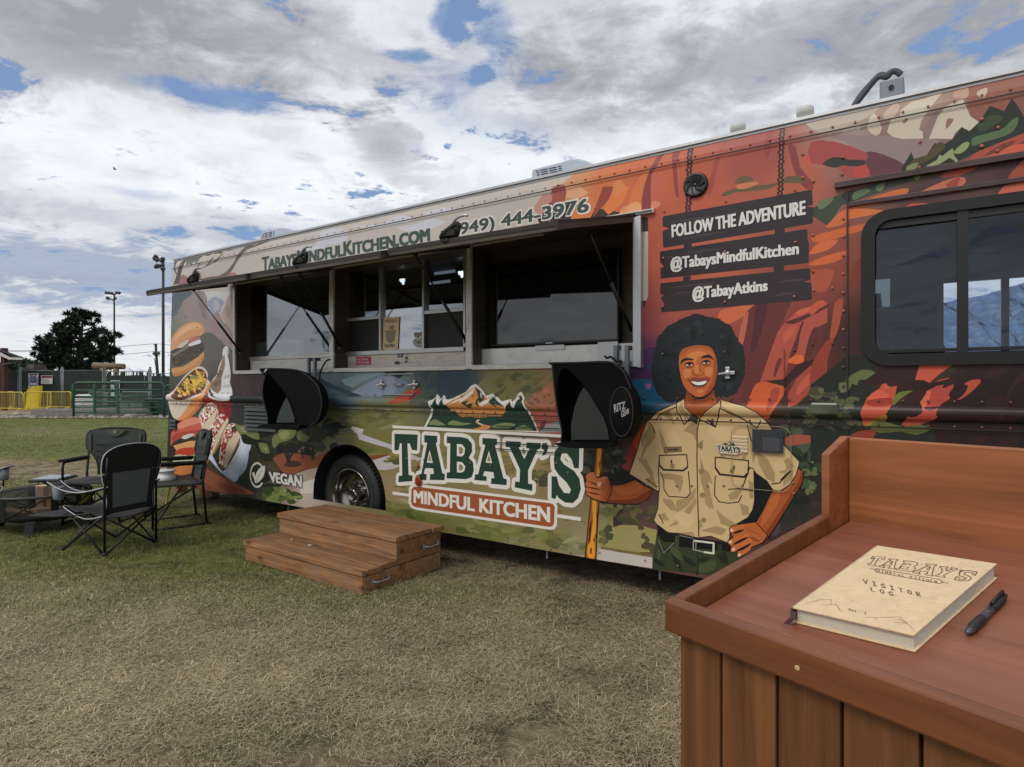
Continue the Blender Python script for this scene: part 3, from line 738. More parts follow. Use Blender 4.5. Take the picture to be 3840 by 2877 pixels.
b=MB();p=Vector(tu(*Z('K',590,940),-1.5));b.sphere(p,.13,14,8,(1,.4,.36));b.build('mirror',BLACK,truck)
b=MB();b.tube([tu(*Z('K',400,670),-.35),tu(*Z('K',415,800),-.35),tu(*Z('K',490,1045),-.35)],.03,8);b.build('seat_belt',BLACK,truck)
b=MB();b.lathe([(.20,0),(.215,.012),(.23,0),(.215,-.012)],28,Vector(tu(*Z('K',600,1090),-.8)),Euler((rad(50),0,rad(60))).to_matrix(),closed=True);b.build('steering_wheel',BLACK_G,truck)
b=MB();b.hexa([tl(3.6,1.2,-.3),tl(4.6,1.2,-.3),tl(4.6,1.2,-2.2),tl(3.6,1.2,-2.2),tl(3.9,1.70,-.3),tl(4.6,1.74,-.3),tl(4.6,1.74,-2.2),tl(3.9,1.70,-2.2)]);b.build('dashboard',mat('dash',C(48,50,53),.6,0,.1,5),truck)
b=MB();q=tu(*Z('K',432,660),-2.2);b.box((q[0],WD-.06,q[2]),(.14,.01,.24));b.build('glowing_window_plate',emis('window_plate_glow',(.5,.55,.58),.25),truck)  # glowing plate on the far panel; daylight put in as emission
b=MB();b.bar(tu(*Z('K',700,900),-1.4),tu(*Z('K',800,1050),-1.2),.05,.12);b.build('door_grip',mat('dash',C(70,72,75)),truck)
def roof_unit(pts,w0,w1,name,m,gr):
 b=MB();a_=[U(x,y,w0)for x,y in pts]
 a_=[(u,max(v,3.0))for u,v in a_]
 b.prism([tl(u,v,w0)for u,v in a_],(0,w0-w1,0));o=b.build(name,m,truck,bevel=.012)
 b=MB()
 for(x0,y0,x1,y1,hgt)in gr:
  p0,p1=U(x0,y0,w0+.003),U(x1,y1,w0+.003);p2=U(x0,y0+hgt,w0+.003)
  b._add([tl(p0[0],p0[1],w0+.003),tl(p1[0],p1[1],w0+.003),tl(p1[0],p1[1]-(p0[1]-p2[1]),w0+.003),tl(p2[0],p2[1],w0+.003)],[(0,1,2,3)])
 b.build('vent_slot',mat('vent_dark',C(40,44,58),.8),o)
 return o
ACM=mat('roof_unit_plastic',C(172,180,196),.45,0,.05,3)
sl_=[]
for r_ in range(4):
 for(xa,xb)in((640,700),(730,890),(920,1090),(1115,1190)):
  y=lambda x:585+45*r_-.20*(x-640)+(0)
  k_=r_*10
  sl_.append(Z('Z',xa+k_,y(xa))+Z('Z',xb+k_,y(xb))+(3.2,))
roof_unit([Z('Z',*p)for p in((520,900),(550,570),(580,550),(1280,365),(1400,325),(1560,318),(1700,350),(1960,460),(2100,620))],-.55,-1.4,'air_conditioner',ACM,sl_)
A5=lambda x,y:(960+x*.14486,820+y*.14486)
sl_=[A5(xa+0,390+40*r_-.22*(xa-150))+A5(xb,390+40*r_-.22*(xb-150))+(2.6,)for r_ in range(4)for xa,xb in((165-8*r_,195),(220,300),(325,410),(440,470))]
roof_unit([A5(*p)for p in((90,620),(105,400),(140,365),(590,232),(720,235),(1060,318),(1200,420))],-.55,-1.4,'air_conditioner',ACM,sl_)
for(x,y,r_)in((Z('I',1107,468)+(.05,)),(Z('I',1703,325)+(.052,))):
 b=MB();u,v=U(x,y,-.35);c_=tl(u,3.04,-.35);z=v-3.04
 b.lathe([(r_*.78,0),(r_*.78,z+.01),(r_*1.02,z+.01),(r_*1.02,z+.048),(r_*.96,z+.056),(0,z+.058)],28,c_);b.build('roof_vent',mat('vent_white',C(205,205,200),.5,0,.06,4),truck)
b=MB();q=[U(*Z('J',*p),-.3)for p in((535,350),(725,310),(735,175),(535,205))]
b.prism([tl(q[0][0],3.02,-.3),tl(q[1][0],3.02,-.3),tl(q[1][0],q[2][1],-.3),tl(q[0][0],q[2][1],-.3)],(0,.16,0));jb=b.build('junction_box',mat('box_grey',C(118,124,132),.5,.2,.06,6),truck,bevel=.006)
b=MB();c_=U(*Z('J',625,262),-.29);b.lathe([(.014,0),(.014,.006)],16,tl(*c_,-.295),M_OUT,False);b.build('cable_hole',BLACK,jb)
b=MB()
for k in range(2):b.tube(spline([tu(*Z('J',x,y),-.38-.04*k)for x,y in((330,420),(400,330-15*k),(490,215),(540,180-10*k),(590,185-10*k),(620,150),(660,140),(700,165))],4,False),.019,8)
b.build('cable',mat('conduit',C(66,70,76),.6,0,.1,10),jb)
b=MB();c_=tu(*Z('R',856,126),0);r_=(U(*Z('R',982,95))[0]-U(*Z('R',728,150))[0])/2
b.lathe([(r_,0),(r_,.012),(r_*.93,.026),(r_*.80,.022),(r_*.3,.026),(r_*.16,.018)],40,c_,M_OUT)
sp=b.build('speaker',BLACK_G,truck)
b=MB()
for k in range(7):
 a=2*pi*k/7;b.tube([Vector(c_)+Vector((r_*q_*cos(a+q_*1.3),-.027,r_*q_*sin(a+q_*1.3)))for q_ in(.2,.35,.5,.65,.78)],.004,5)
b.build('grille_vane',BLACK,sp)
b=MB();b.lathe([(r_*.16,.018),(r_*.12,.026),(0,.03)],16,c_,M_OUT);b.build('tweeter',CHROME,sp)
RIV=VINYL
b=MB()
def rivet(u,v,r=.0075):
 b.col=C(*((186,178,170)if v>2.6 and u<.35 else(176,104,86)if v>1.8 and u>.3 else(112,70,62)if u>1.3 and v>1.24 else(126,122,96)if v<1.24 else(104,104,92)))
 w0=prof(v)+.008;p=[]
 for(rr,h)in((r,0),(r*.72,.004)):p+=[tl(u+rr*cos(2*pi*k/6),v+rr*sin(2*pi*k/6),w0+h)for k in range(6)]
 b._add(p,[(k,(k+1)%6,6+(k+1)%6,6+k)for k in range(6)]+[tuple(range(6,12))],True)
inhole=lambda u,v:any(min(p[0]for p in h)-.05<u<max(p[0]for p in h)+.05 and min(p[1]for p in h)-.05<v<max(p[1]for p in h)+.05 for h in HOLES)
u=-5.1
while u<4.6:
 for v in(2.925+.06,1.395,1.262):
  rivet(u,v)
 for v in(.28,):
  if not inhole(u,v)and int(u*9)%3==0:rivet(u,v,.007)
 u+=.115
for uu in(-.55,.35,1.42,2.1,2.95,3.5):
 for v in(2.72,2.86):rivet(uu,v,.01)
for(rg,x,y)in[('E',513,628),('E',1153,610),('E',2065,528),('E',1875,590),('I',453,1168),('I',1000,1078),('I',1615,978),('I',1778,902),('R',520,880),('R',1156,810),('R',1885,715),('R',1875,1278),('R',1157,1333),('R',515,1382),('R',2070,1018),('R',2070,640),('R',2074,1210),('J',248,810),('J',243,942),('J',850,690),('J',845,888),('J',1455,580),('J',1450,760)]+[('K',204,y)for y in(200,312,428,543,660,773,888,1003,1122,1240)]+[('K',15,530),('K',15,980),('K',135,632),('K',135,975)]+[('H',x,740+8*(x>900))for x in(645,905,1037,1175,1315,1475)]+[('H',x,y)for x,y in((2090,545),(2090,775),(1925,815),(1920,722))]+[('D',x,y)for x,y in((262,765),(395,775),(605,795),(755,800),(910,820),(1080,840),(1245,855),(1425,800),(1515,875),(1330,860),(1530,1495),(1200,1432),(1380,1465),(1045,1405))]+[('B',x,y)for x,y in((430,185),(645,300),(483,72),(322,90),(187,105),(187,180),(184,300),(178,430),(175,560))]:
 uu,v=U(*Z(rg,x,y));rivet(uu,v,.0085)
b.build('rivet',RIV,truck,kind='stuff')
b=MB()
def seam(u0,v0,u1,v1,t=.0035,w=.0165):
 if abs(u1-u0)>abs(v1-v0):b.box2(tl(u0,v0-t,prof(v0)+w),tl(u1,v0+t,prof(v0)+w+.002))
 else:b.box2(tl(u0-t,v0,w),tl(u0+t,v1,w+.002))
seam(-5.2,2.955,UR,2.955,.004);seam(-5.2,1.25,UR,1.25,.003)
seam(2.337,VB,2.337,1.24);seam(2.337,1.42,2.337,2.60,.004)
uu=U(*Z('E',1775,800))[0];seam(uu,1.42,uu,U(*Z('E',1775,575))[1],.002)
b.build('panel_seam',mat('seam_dark',C(40,26,26),.6),truck)  # even dark strips along the panel joints
b=MB();p=U(*Z('J',190,1030));b.box2(tl(p[0],p[1]-.014,.004),tl(UR,p[1]+.014,.026));b.box2(tl(p[0],p[1]-.022,.004),tl(UR,p[1]-.014,.034));b.build('drip_rail',mat('wrapped_rail',C(70,48,46),.3,0,.35,4),truck,bevel=.003)
b=MB();p=U(*Z('J',290,1190));b.box2(tl(p[0],p[1]-.006,.004),tl(UR,p[1]+.02,.017))
b.build('drip_rail',mat('wrapped_rail',C(70,48,46),.3,0,.35,4),truck,bevel=.003)
b=MB()
hu=[U(*Z('H',*p))for p in((1385,218),(1905,805))]
o_=rrect(hu[0][0],hu[1][1],hu[1][0],hu[0][1],.06,6)
for k in range(len(o_)):
 a,c=o_[k],o_[(k+1)%len(o_)];b.bar(tl(*a,.017),tl(*c,.017),.003,.003,(0,1,0))
b.build('hatch_edge',mat('hatch_edge',C(150,138,112),.3,0,.3,5),truck)
g=[U(*Z('H',*p))for p in((1572,266),(1838,270),(1838,465),(1572,455))]
b=MB();gu0,gu1,gv0,gv1=g[0][0],g[1][0],g[2][1],g[1][1]+.004
b.box2(tl(gu0,gv0,.016),tl(gu1,gv1,.019));vs_=b.build('mesh_vent',BLACK,truck)
b=MB();b.box2(tl(gu0+.06,gv0+.01,.019),tl(gu1-.02,gv0+.09,.021));b.build('filter',GALV,vs_)
b=MB()
for k in range(25):x=gu0+(gu1-gu0)*k/24;b.box2(tl(x-.001,gv0,.022),tl(x+.001,gv1,.026))
for k in range(19):z=gv0+(gv1-gv0)*k/18;b.box2(tl(gu0,z-.001,.022),tl(gu1,z+.001,.0265))
b.build('mesh_wire',mat('dark_wire',C(84,88,92),.5,.3),vs_)
def louvres(name,rg,x0,y0,x1,y1,n,m,dp=.034):
 b=MB()
 for k in range(n):
  ya=y0+(y1-y0)*k/n;pa,pb=U(*Z(rg,x0,ya)),U(*Z(rg,x1,ya));hgt=pa[1]-U(*Z(rg,x0,ya+(y1-y0)/n*.8))[1]
  u0_,u1_,v_=pa[0],pb[0],pa[1]
  b.hexa([tl(u0_,v_-hgt,.01),tl(u1_,v_-hgt,.01),tl(u1_,v_,.01),tl(u0_,v_,.01),tl(u0_,v_-hgt,dp),tl(u1_,v_-hgt,dp),tl(u1_,v_-.004,min(dp,.016)),tl(u0_,v_-.004,min(dp,.016))])
 return b.build(name,m,truck)
louvres('louvre','H',1385,312,1525,458,5,mat('louvre_tan',C(205,180,138),.35,0,.05,4),.012)
louvres('louvre','B',862,895,1140,1100,6,mat('louvre_dark',C(48,56,52),.35,0,.1,4))
louvres('louvre','B',190,1000,250,1090,3,mat('louvre_black',C(22,24,26),.35,0,.1,4))
b=MB()
p=U(*Z('B',858,885));p2=U(*Z('B',1140,885));b.box2(tl(p[0],p[1]-.006,.012),tl(p2[0],p[1]+.006,.02));b.build('louvre_strip',ALU,truck)
def hatch_latch(rg,x,y):
 c_=Vector(tu(*Z(rg,x,y),.016));b=MB()
 b.box(c_+Vector((0,-.004,.028)),(.028,.012,.02));b.box(c_+Vector((0,-.004,-.028)),(.028,.012,.02));b.lathe([(.02,0),(.02,.016),(.012,.022),(0,.022)],14,c_,M_OUT)
 b.bar(c_+Vector((.0,-.02,0)),c_+Vector((-.05,-.035,-.008)),.012,.01);b.box(c_+Vector((.03,-.006,0)),(.03,.012,.022))
 return b.build('hatch_latch',ALU,truck,bevel=.002)
hatch_latch('E',1185,825);hatch_latch('D',65,190);hatch_latch('D',320,190)
b=MB();q0,q1=tu(*Z('D',155,188),.03),tu(*Z('D',215,190),.03)
b.tube([Vector(q0)+Vector((0,.02,0)),q0,q1,Vector(q1)+Vector((0,.02,0))],.007,7);b.build('pull_handle',ALU,truck)
b=MB()
for(pa,pb)in(((78,112),(318,112)),((78,268),(318,268))):
 a_,c_=U(*Z('D',*pa)),U(*Z('D',*pb));b.box2(tl(a_[0],a_[1]-.004,.016),tl(c_[0],a_[1]+.004,.021))
for x in(78,318):
 a_,c_=U(*Z('D',x,112)),U(*Z('D',x,268));b.box2(tl(a_[0]-.002,c_[1],.016),tl(a_[0]+.002,a_[1],.0185))
b.build('locker_edge',mat('locker_edge',C(150,160,165),.3,.2,.2,5),truck)
b=MB();g0,g1=U(*Z('D',960,458)),U(*Z('D',1455,560));g3=U(*Z('D',965,640))
for v_ in(g0[1],g0[1]-.055,g0[1]-.125,g3[1],g3[1]-.05):b.box2(tl(g0[0],v_-.0035,.016),tl(g1[0],v_+.0035,.02))
b.build('fuel_flap_seam',mat('flap_seam',C(30,44,40),.4),truck)
for(x,y,ru,rv_,nm)in((350,823,.011,.02,'marker_lamp'),(350,938,.034,.05,'reflector')):
 b=MB();c_=Vector(tu(*Z('D',x,y),.016));ring_=lambda q_,h:[c_+Vector((ru*q_*cos(2*pi*k/20),-h,rv_*q_*sin(2*pi*k/20)))for k in range(20)]
 r0,r1_,r2=ring_(1,0),ring_(1,.008),ring_(.7,.013);b._add(r0+r1_+r2,[(i*20+k,i*20+(k+1)%20,i*20+20+(k+1)%20,i*20+20+k)for i in range(2)for k in range(20)]+[tuple(range(40,60))],True)
 b.build(nm,mat('amber_lens',C(150,70,25),.3,0,.1,9)if nm=='marker_lamp' else mat('red_lens',C(140,48,22),.3,0,.1,9),truck)
b=MB();p=[U(*Z('K',x,y))for x,y in((0,1340),(180,1420))]
b.box2(tl(p[0][0],p[1][1],.02),tl(p[1][0],p[0][1],.05));b.build('rail_end',mat('rail_end',C(86,92,70),.3,0,.35,6),truck,bevel=.012)
for(x0,y0,y1)in((1158,1342,1470),(1181,1342,1500),(2310,1296,1400),(2352,1296,1480)):
 b=MB();t=.028;u,v=U(x0,y0,.06);v2=U(x0,y1,.06)[1]
 b.box2((u-t/2,-.075,v2),(u+t/2,-.045,v));b.box2((u-t/2,-.045,v-.03),(u+t/2,-.0,v));b.box2((u-t/2,-.30,v2),(u+t/2,-.045,v2+.03));b.build('hood_bracket',GALV,truck,bevel=.002)
for rg,pts in(('X',((1440,150),(1380,165),(1310,260),(1240,420),(1225,560),(1200,650))),('Y',((1200,20),(1240,60),(1300,40),(1400,120),(1480,110),(1440,200)))):
 MB().tube(spline([tu(*Z(rg,*p),.09)for p in pts],4,False),.008,7).build('power_cord',BLACK,truck)
b=MB();q=tu(*Z('M',1375,1470),-RECV+.075);b.box(q,(.16,.02,.15));b.build('outlet_plate',ALU,truck)
# ===== printed wrap on the truck side
LAND,FOOD,MAN,LOGO,SIGN,TEXT,GRAD,LEAF,BADGE=[Wrap()for _ in range(9)]
K_=1.0
def hx(c):return tuple(min(.9,x*K_)for x in C(*c))if isinstance(c,tuple)else c
def uvs(rg,pts):return[U(*Z(rg,*p))for p in pts]
BGF=[]
def S(wr,rg,col,pts,sm=0):
 "one printed shape; sm > 0 rounds its outline"
 if sm:pts=spline(pts,sm)
 p=uvs(rg,pts);wr.add(p,hx(col))
 if callable(col):BGF.append((p,col))
def idw(rg,ctrl):
 c=[(U(*Z(rg,x,y)),hx(col))for x,y,col in ctrl]
 def f(u,v):
  ws,r=0,[0,0,0]
  for(a,b),col in c:
   k=1/(((a-u)**2+(b-v)**2)**1.6+1e-4);ws+=k
   for i in range(3):r[i]+=k*col[i]
  return tuple(x/ws for x in r)
 return f
def stroke(wr,rg,col,pts,wd,closed=False,uvpts=None,rnd=True):
 p=uvpts or uvs(rg,pts);s=wd;n=len(p)
 col=hx(col)
 for i in range(n if closed else n-1):
  a,b=p[i],p[(i+1)%n];dx,dy=b[0]-a[0],b[1]-a[1];L=hypot(dx,dy)
  if L<1e-6:continue
  ox,oy=-dy/L*s/2,dx/L*s/2
  wr.add([(a[0]+ox,a[1]+oy),(a[0]-ox,a[1]-oy),(b[0]-ox,b[1]-oy),(b[0]+ox,b[1]+oy)],col)
 if rnd:
  for i,q in enumerate(p):
   if not closed and i in(0,n-1):continue
   wr.add([(q[0]+s/2*cos(2*pi*k/8),q[1]+s/2*sin(2*pi*k/8))for k in range(8)],col)
def taper_stroke(wr,rg,col,pts,wd):
 p=spline(uvs(rg,pts),4,False);n=len(p);l_,r_=[],[]
 for i,q in enumerate(p):
  a,b=p[max(i-1,0)],p[min(i+1,n-1)];dx,dy=b[0]-a[0],b[1]-a[1];L=hypot(dx,dy)or 1
  w_=wd*sin(pi*(i+.15)/(n-.7))/2
  l_.append((q[0]-dy/L*w_,q[1]+dx/L*w_));r_.append((q[0]+dy/L*w_,q[1]-dx/L*w_))
 wr.add(l_+r_[::-1],hx(col))
def ell(wr,rg,col,x,y,rx,ry,n=14):S(wr,rg,col,[(x+rx*cos(2*pi*k/n),y+ry*sin(2*pi*k/n))for k in range(n)])
def bl(wr,rg,col,x,y,rx,ry,r,n=9,wob=.35,ang=0):
 ph=[r.uniform(1-wob,1+wob*.6)for _ in range(n)];ca,sa=cos(ang),sin(ang);o=[]
 for k in range(n):
  a,b=rx*ph[k]*cos(2*pi*k/n),ry*ph[k]*sin(2*pi*k/n);o.append((x+a*ca-b*sa,y+a*sa+b*ca))
 S(wr,rg,col,spline(o,3))
def inpoly(x,y,p):
 c=False
 for i in range(len(p)):
  (x1,y1),(x2,y2)=p[i],p[i-1]
  if(y1>y)!=(y2>y)and x<(x2-x1)*(y-y1)/(y2-y1)+x1:c=not c
 return c
def camo(wr,rg,cols,poly,n,rx,ry,seed,ang=0,wob=.4,sharp=False):
 r=random.Random(seed);xs,ys=[p[0]for p in poly],[p[1]for p in poly];k=0
 for _ in range(n*6):
  x,y=r.uniform(min(xs),max(xs)),r.uniform(min(ys),max(ys))
  if not inpoly(x,y,poly):continue
  c=r.choice(cols);j=r.uniform(.88,1.1);c=tuple(min(255,q*j)for q in c)
  if wr is LAND and rg!='B':
   u_,v_=U(*Z(rg,x,y));g_=[f for p,f in BGF if inpoly(u_,v_,p)]
   if g_:c=tuple(.62*a+.38*(b*12.92 if b<.0031 else 1.055*b**(1/2.4)-.055)*255 for a,b in zip(c,g_[-1](u_,v_)))
  q=r.uniform(.45,1.25);bl(wr,rg,c,x,y,rx*q,ry*r.uniform(.5,1.3),r,r.choice((6,7,8,9)),wob,ang+r.uniform(-.35,.35));k+=1
  if k>=n:break
def bits(wr,rg,cols,poly,n,ln,wd,seed,ang=None):
 r=random.Random(seed);xs,ys=[p[0]for p in poly],[p[1]for p in poly];k=0
 for _ in range(n*6):
  x,y=r.uniform(min(xs),max(xs)),r.uniform(min(ys),max(ys))
  if not inpoly(x,y,poly):continue
  a=(r.uniform(0,pi)if ang is None else ang+r.uniform(-.6,.6));L=ln*r.uniform(.6,1.3);w_=wd*r.uniform(.7,1.3);b=r.uniform(-.3,.3)*L
  p=[(x-cos(a)*L/2,y-sin(a)*L/2),(x-sin(a)*b*.5,y+cos(a)*b*.5),(x+cos(a)*L/2,y+sin(a)*L/2)]
  q=[(px_-sin(a)*w_/2,py_+cos(a)*w_/2)for px_,py_ in p]+[(px_+sin(a)*w_/2,py_-cos(a)*w_/2)for px_,py_ in p[::-1]]
  S(wr,rg,r.choice(cols),q);k+=1
  if k>=n:break
def lettering(wr,text,quad,col,bold=0.0,sc=None,rg='S',spacing=1.0,uv=None):
 "a printed line of text laid into four corners (top left, top right, bottom right, bottom left)"
 q=uv or uvs(rg,quad);c=hx(col)
 wq=hypot(q[1][0]-q[0][0],q[1][1]-q[0][1]);hq=hypot(q[0][0]-q[3][0],q[0][1]-q[3][1])
 cp=[(0,0)]if not bold else[(bold*a,bold*c_*.6)for a,c_ in((-1,-1),(-1,1),(1,-1),(1,1),(-1,0),(1,0),(0,1),(0,-1))]
 for isl,(ox,oy)in[(i_,o_)for o_ in cp for i_ in glyph_faces(text,0,sc,spacing=spacing)]:
  L_=wr.level([((q[3][0]+(q[2][0]-q[3][0])*x)*(1-y)+(q[0][0]+(q[1][0]-q[0][0])*x)*y+ox,(q[3][1]+(q[2][1]-q[3][1])*x)*(1-y)+(q[0][1]+(q[1][1]-q[0][1])*x)*y+oy)for f in isl for x,y in f])
  for f in isl:
   pts=[]
   for x,y in f:
    x,y=x+ox/wq,y+oy/hq
    t=(q[0][0]+(q[1][0]-q[0][0])*x,q[0][1]+(q[1][1]-q[0][1])*x);b=(q[3][0]+(q[2][0]-q[3][0])*x,q[3][1]+(q[2][1]-q[3][1])*x)
    pts.append((b[0]+(t[0]-b[0])*y,b[1]+(t[1]-b[1])*y))
   wr.add(pts,c,L_)
def outlined(wr,rg,polys,col,out,wd,holes=()):
 for p in polys:stroke(wr,rg,out,p,wd,True)
 for p in polys:S(wr,rg,col,p)
 for h,hc in holes:
  S(wr,rg,out,h);
  cx_,cy_=sum(p[0]for p in h)/len(h),sum(p[1]for p in h)/len(h)
  S(wr,rg,hc,[(cx_+(x-cx_)*.5,cy_+(y-cy_)*.55)for x,y in h])
S(GRAD,'T',idw('T',[(400,570,(200,192,184)),(700,520,(198,190,182)),(1000,450,(196,188,180)),(1250,370,(198,186,172)),(400,640,(172,165,158)),(1100,560,(185,176,168))]),[(355,556),(1290,345),(1270,380),(1220,395),(1175,430),(1160,470),(1180,520),(1400,500),(1400,650),(350,650)])
S(GRAD,'B',idw('B',[(200,-60,(96,104,108)),(300,60,(136,134,124)),(600,30,(160,145,142)),(600,250,(120,116,108)),(250,300,(120,120,106)),(300,560,(96,100,90)),(600,500,(92,90,84)),(250,640,(72,76,68)),(650,700,(58,50,50)),(200,830,(44,44,42)),(200,1000,(34,33,33)),(160,1200,(36,32,32)),(650,1000,(40,46,42)),(250,1400,(50,38,34)),(600,1300,(38,42,36)),(800,1200,(38,44,34)),(500,1650,(120,70,52))]),[(100,-120),(1020,-120),(1020,600),(880,1660),(60,1660)])
S(GRAD,'C',idw('C',[(0,140,(60,42,48)),(130,180,(58,42,46)),(60,300,(38,44,42)),(300,400,(44,52,46)),(560,140,(112,128,130)),(900,130,(118,136,142)),(700,300,(66,92,112)),(600,400,(112,108,66)),(900,420,(124,122,72)),(1000,620,(118,112,60)),(1300,420,(120,116,76)),(300,640,(44,50,34)),(60,820,(40,46,34)),(400,760,(136,84,60)),(450,900,(188,176,160)),(1050,850,(150,132,96)),(1100,1050,(108,112,50)),(1300,800,(150,140,96)),(1200,250,(84,110,120))]),[(-60,70),(1000,70),(1000,1250),(-60,1250)])
S(GRAD,'D',idw('D',[(100,130,(104,130,142)),(500,150,(42,66,80)),(700,200,(44,66,78)),(1000,160,(122,118,72)),(1200,250,(118,110,74)),(1350,250,(178,118,86)),(1420,430,(170,92,80)),(200,400,(124,122,74)),(100,650,(122,116,62)),(700,700,(136,124,80)),(1200,800,(150,132,92)),(1000,1000,(150,132,90)),(200,1000,(150,130,94)),(300,1250,(104,112,46)),(900,1350,(112,114,62)),(1400,1400,(140,130,84)),(1700,1100,(138,120,92)),(1700,900,(60,58,44)),(1640,750,(36,40,36)),(1800,1400,(150,142,84)),(1800,1560,(180,172,160)),(1860,700,(60,40,36)),(1750,300,(60,50,60))]),[(300,70),(1864,70),(1864,1660),(0,1500),(0,300)])
S(GRAD,'T',idw('T',[(1230,390,(205,150,105)),(1300,400,(212,118,72)),(1400,420,(206,108,68)),(1500,420,(192,94,70)),(1650,330,(164,80,74)),(1450,560,(192,100,76)),(1400,480,(186,92,72)),(1395,680,(150,72,72)),(1390,780,(84,44,86)),(1400,850,(22,82,112)),(1450,650,(172,86,74)),(1550,560,(196,104,76)),(1600,690,(160,80,66)),(1700,640,(140,70,60)),(1750,560,(150,76,60)),(1700,800,(120,54,52)),(1640,760,(110,52,50)),(1850,720,(62,38,38)),(1860,900,(40,42,34)),(2000,880,(44,28,28)),(2200,880,(34,24,26)),(1740,880,(44,46,34)),(1730,1000,(36,40,34)),(1380,930,(74,60,42)),(1880,340,(128,82,80)),(1840,290,(172,150,138)),(2000,230,(168,140,124)),(2150,210,(140,92,78)),(2000,330,(132,108,104)),(2000,400,(70,46,44)),(2190,340,(70,44,44)),(1720,400,(186,98,72))]),[(1180,430),(1285,330),(2230,100),(2600,60),(2600,1300),(1345,1300),(1345,790),(1400,640),(1400,470)])
for p in([(1970,370),(2000,270),(2060,210),(2209,180),(2300,200),(2209,350),(2000,380)],[(1700,430),(1800,390),(1900,380),(2100,390),(2000,440)]):S(LAND,'A',(206,206,214),p,3)
for p in([(320,130),(560,120),(640,110),(760,40),(860,20),(950,50),(930,90),(800,110),(650,150),(500,150)],[(0,210),(80,160),(180,155),(270,190),(290,260),(200,310),(60,330),(0,330)],[(800,150),(1000,110),(1150,60),(1300,90),(1150,160),(950,190)],[(1050,0),(1300,-60),(1400,-40),(1200,20)]):S(LAND,'L',(204,204,213),p,3)
for col,p,sm in(((152,112,108),[(375,740),(420,735),(470,770),(510,830),(490,850),(340,850)],3),((160,122,114),[(620,790),(720,750),(830,742),(1000,700),(1010,770),(620,870)],3),((86,76,72),[(395,545),(435,540),(395,640),(375,720),(355,830),(285,850),(310,780),(335,690),(350,620)],0),((100,90,84),[(300,560),(318,560),(305,640),(320,700),(345,715),(330,740),(300,690),(288,620)],0),((114,94,86),[(600,780),(700,762),(830,738),(900,700),(950,650),(1000,580),(1040,500),(1090,430),(1140,372),(1130,350),(1180,362),(1230,335),(1265,325),(1250,350),(1200,385),(1290,350),(1380,310),(1475,280),(1455,310),(1350,352),(1220,405),(1150,432),(1090,502),(1040,572),(990,662),(930,742),(850,765),(700,795),(620,805)],0),((112,97,90),[(545,680),(600,570),(602,600),(575,655),(640,640),(690,600),(750,510),(762,510),(715,605),(800,540),(870,468),(872,480),(800,572),(700,622),(600,662)],0),((110,110,104),[(340,532),(640,482),(620,500),(590,540),(560,590),(520,575),(490,620),(470,590),(440,622),(430,570),(400,560),(380,540)],0),((106,86,74),[(640,480),(700,462),(722,480),(690,502),(650,497)],2),((102,86,74),[(740,452),(850,440),(840,482),(800,470),(770,482)],2),((116,113,106),[(880,432),(1000,392),(1005,408),(940,442)],2),((104,88,80),[(1615,245),(1665,238),(1640,255)],0)):S(LAND,'A',col,p,sm)
for col,p,sm in(((196,196,196),[(640,926),(1025,926),(1025,1300),(700,1300)],0),((150,134,132),[(520,926),(652,926),(682,1000),(700,1150),(742,1262),(770,1182),(805,1158),(832,1192),(870,1272),(920,1352),(1000,1482),(1025,1700),(620,1700),(420,1200),(400,1040)],0),((138,120,122),[(560,926),(620,926),(650,1100),(690,1250),(640,1240),(590,1100)],2),((152,157,178),[(690,1042),(740,1002),(782,985),(820,1012),(842,1005),(892,1052),(862,1112),(842,1182),(802,1160),(770,1182),(742,1262),(705,1152)],0),((176,176,186),[(760,1040),(800,1030),(840,1110),(800,1150),(770,1180)],2),((178,157,150),[(1028,930),(1028,1460),(942,1352),(882,1272),(852,1202),(900,1082),(922,1002),(962,950)],2),((160,136,134),[(900,1150),(940,1080),(960,1200),(930,1260)],2),((158,132,128),[(770,1190),(800,1165),(825,1200),(850,1270),(800,1400),(740,1480),(720,1380)],2),((98,97,88),[(580,1472),(680,1412),(760,1432),(900,1562),(1020,1650),(1020,1720),(560,1720)],2),((90,100,106),[(245,930),(522,930),(402,1042),(330,1180),(250,1230)],2)):S(LAND,'A',col,p,sm)
S(LAND,'B',(62,44,49),[(735,590),(1010,590),(1000,785),(735,785)]);S(LAND,'B',(74,50,54),[(800,640),(860,610),(900,700),(880,785),(820,785)],2)
S(LAND,'B',(30,36,36),[(735,785),(1010,785),(1010,850),(735,850)])
S(FOOD,'B',(206,152,108),[(183,372),(190,300),(240,220),(310,160),(390,135),(455,147),(488,192),(486,232),(440,268),(380,302),(300,335),(200,390)],4)
S(FOOD,'B',(224,176,130),[(260,230),(330,170),(400,145),(455,165),(450,200),(380,200),(290,250),(215,310)],4)
S(FOOD,'B',(178,114,98),[(280,335),(360,280),(445,258),(440,300),(350,332)],2);S(FOOD,'B',(202,192,186),[(245,365),(270,335),(355,288),(330,330),(280,372),(262,380)],2);S(FOOD,'B',(218,217,222),[(350,335),(440,293),(457,302),(450,327),(370,357)],2)
S(FOOD,'B',(72,62,52),[(195,405),(240,372),(330,360),(470,325),(487,342),(482,392),(430,442),(380,472),(300,512),(230,532),(202,492)],3)
bits(FOOD,'B',[(98,88,74),(52,44,38),(84,72,58)],[(210,430),(470,335),(470,400),(300,500),(230,520)],60,22,9,3)
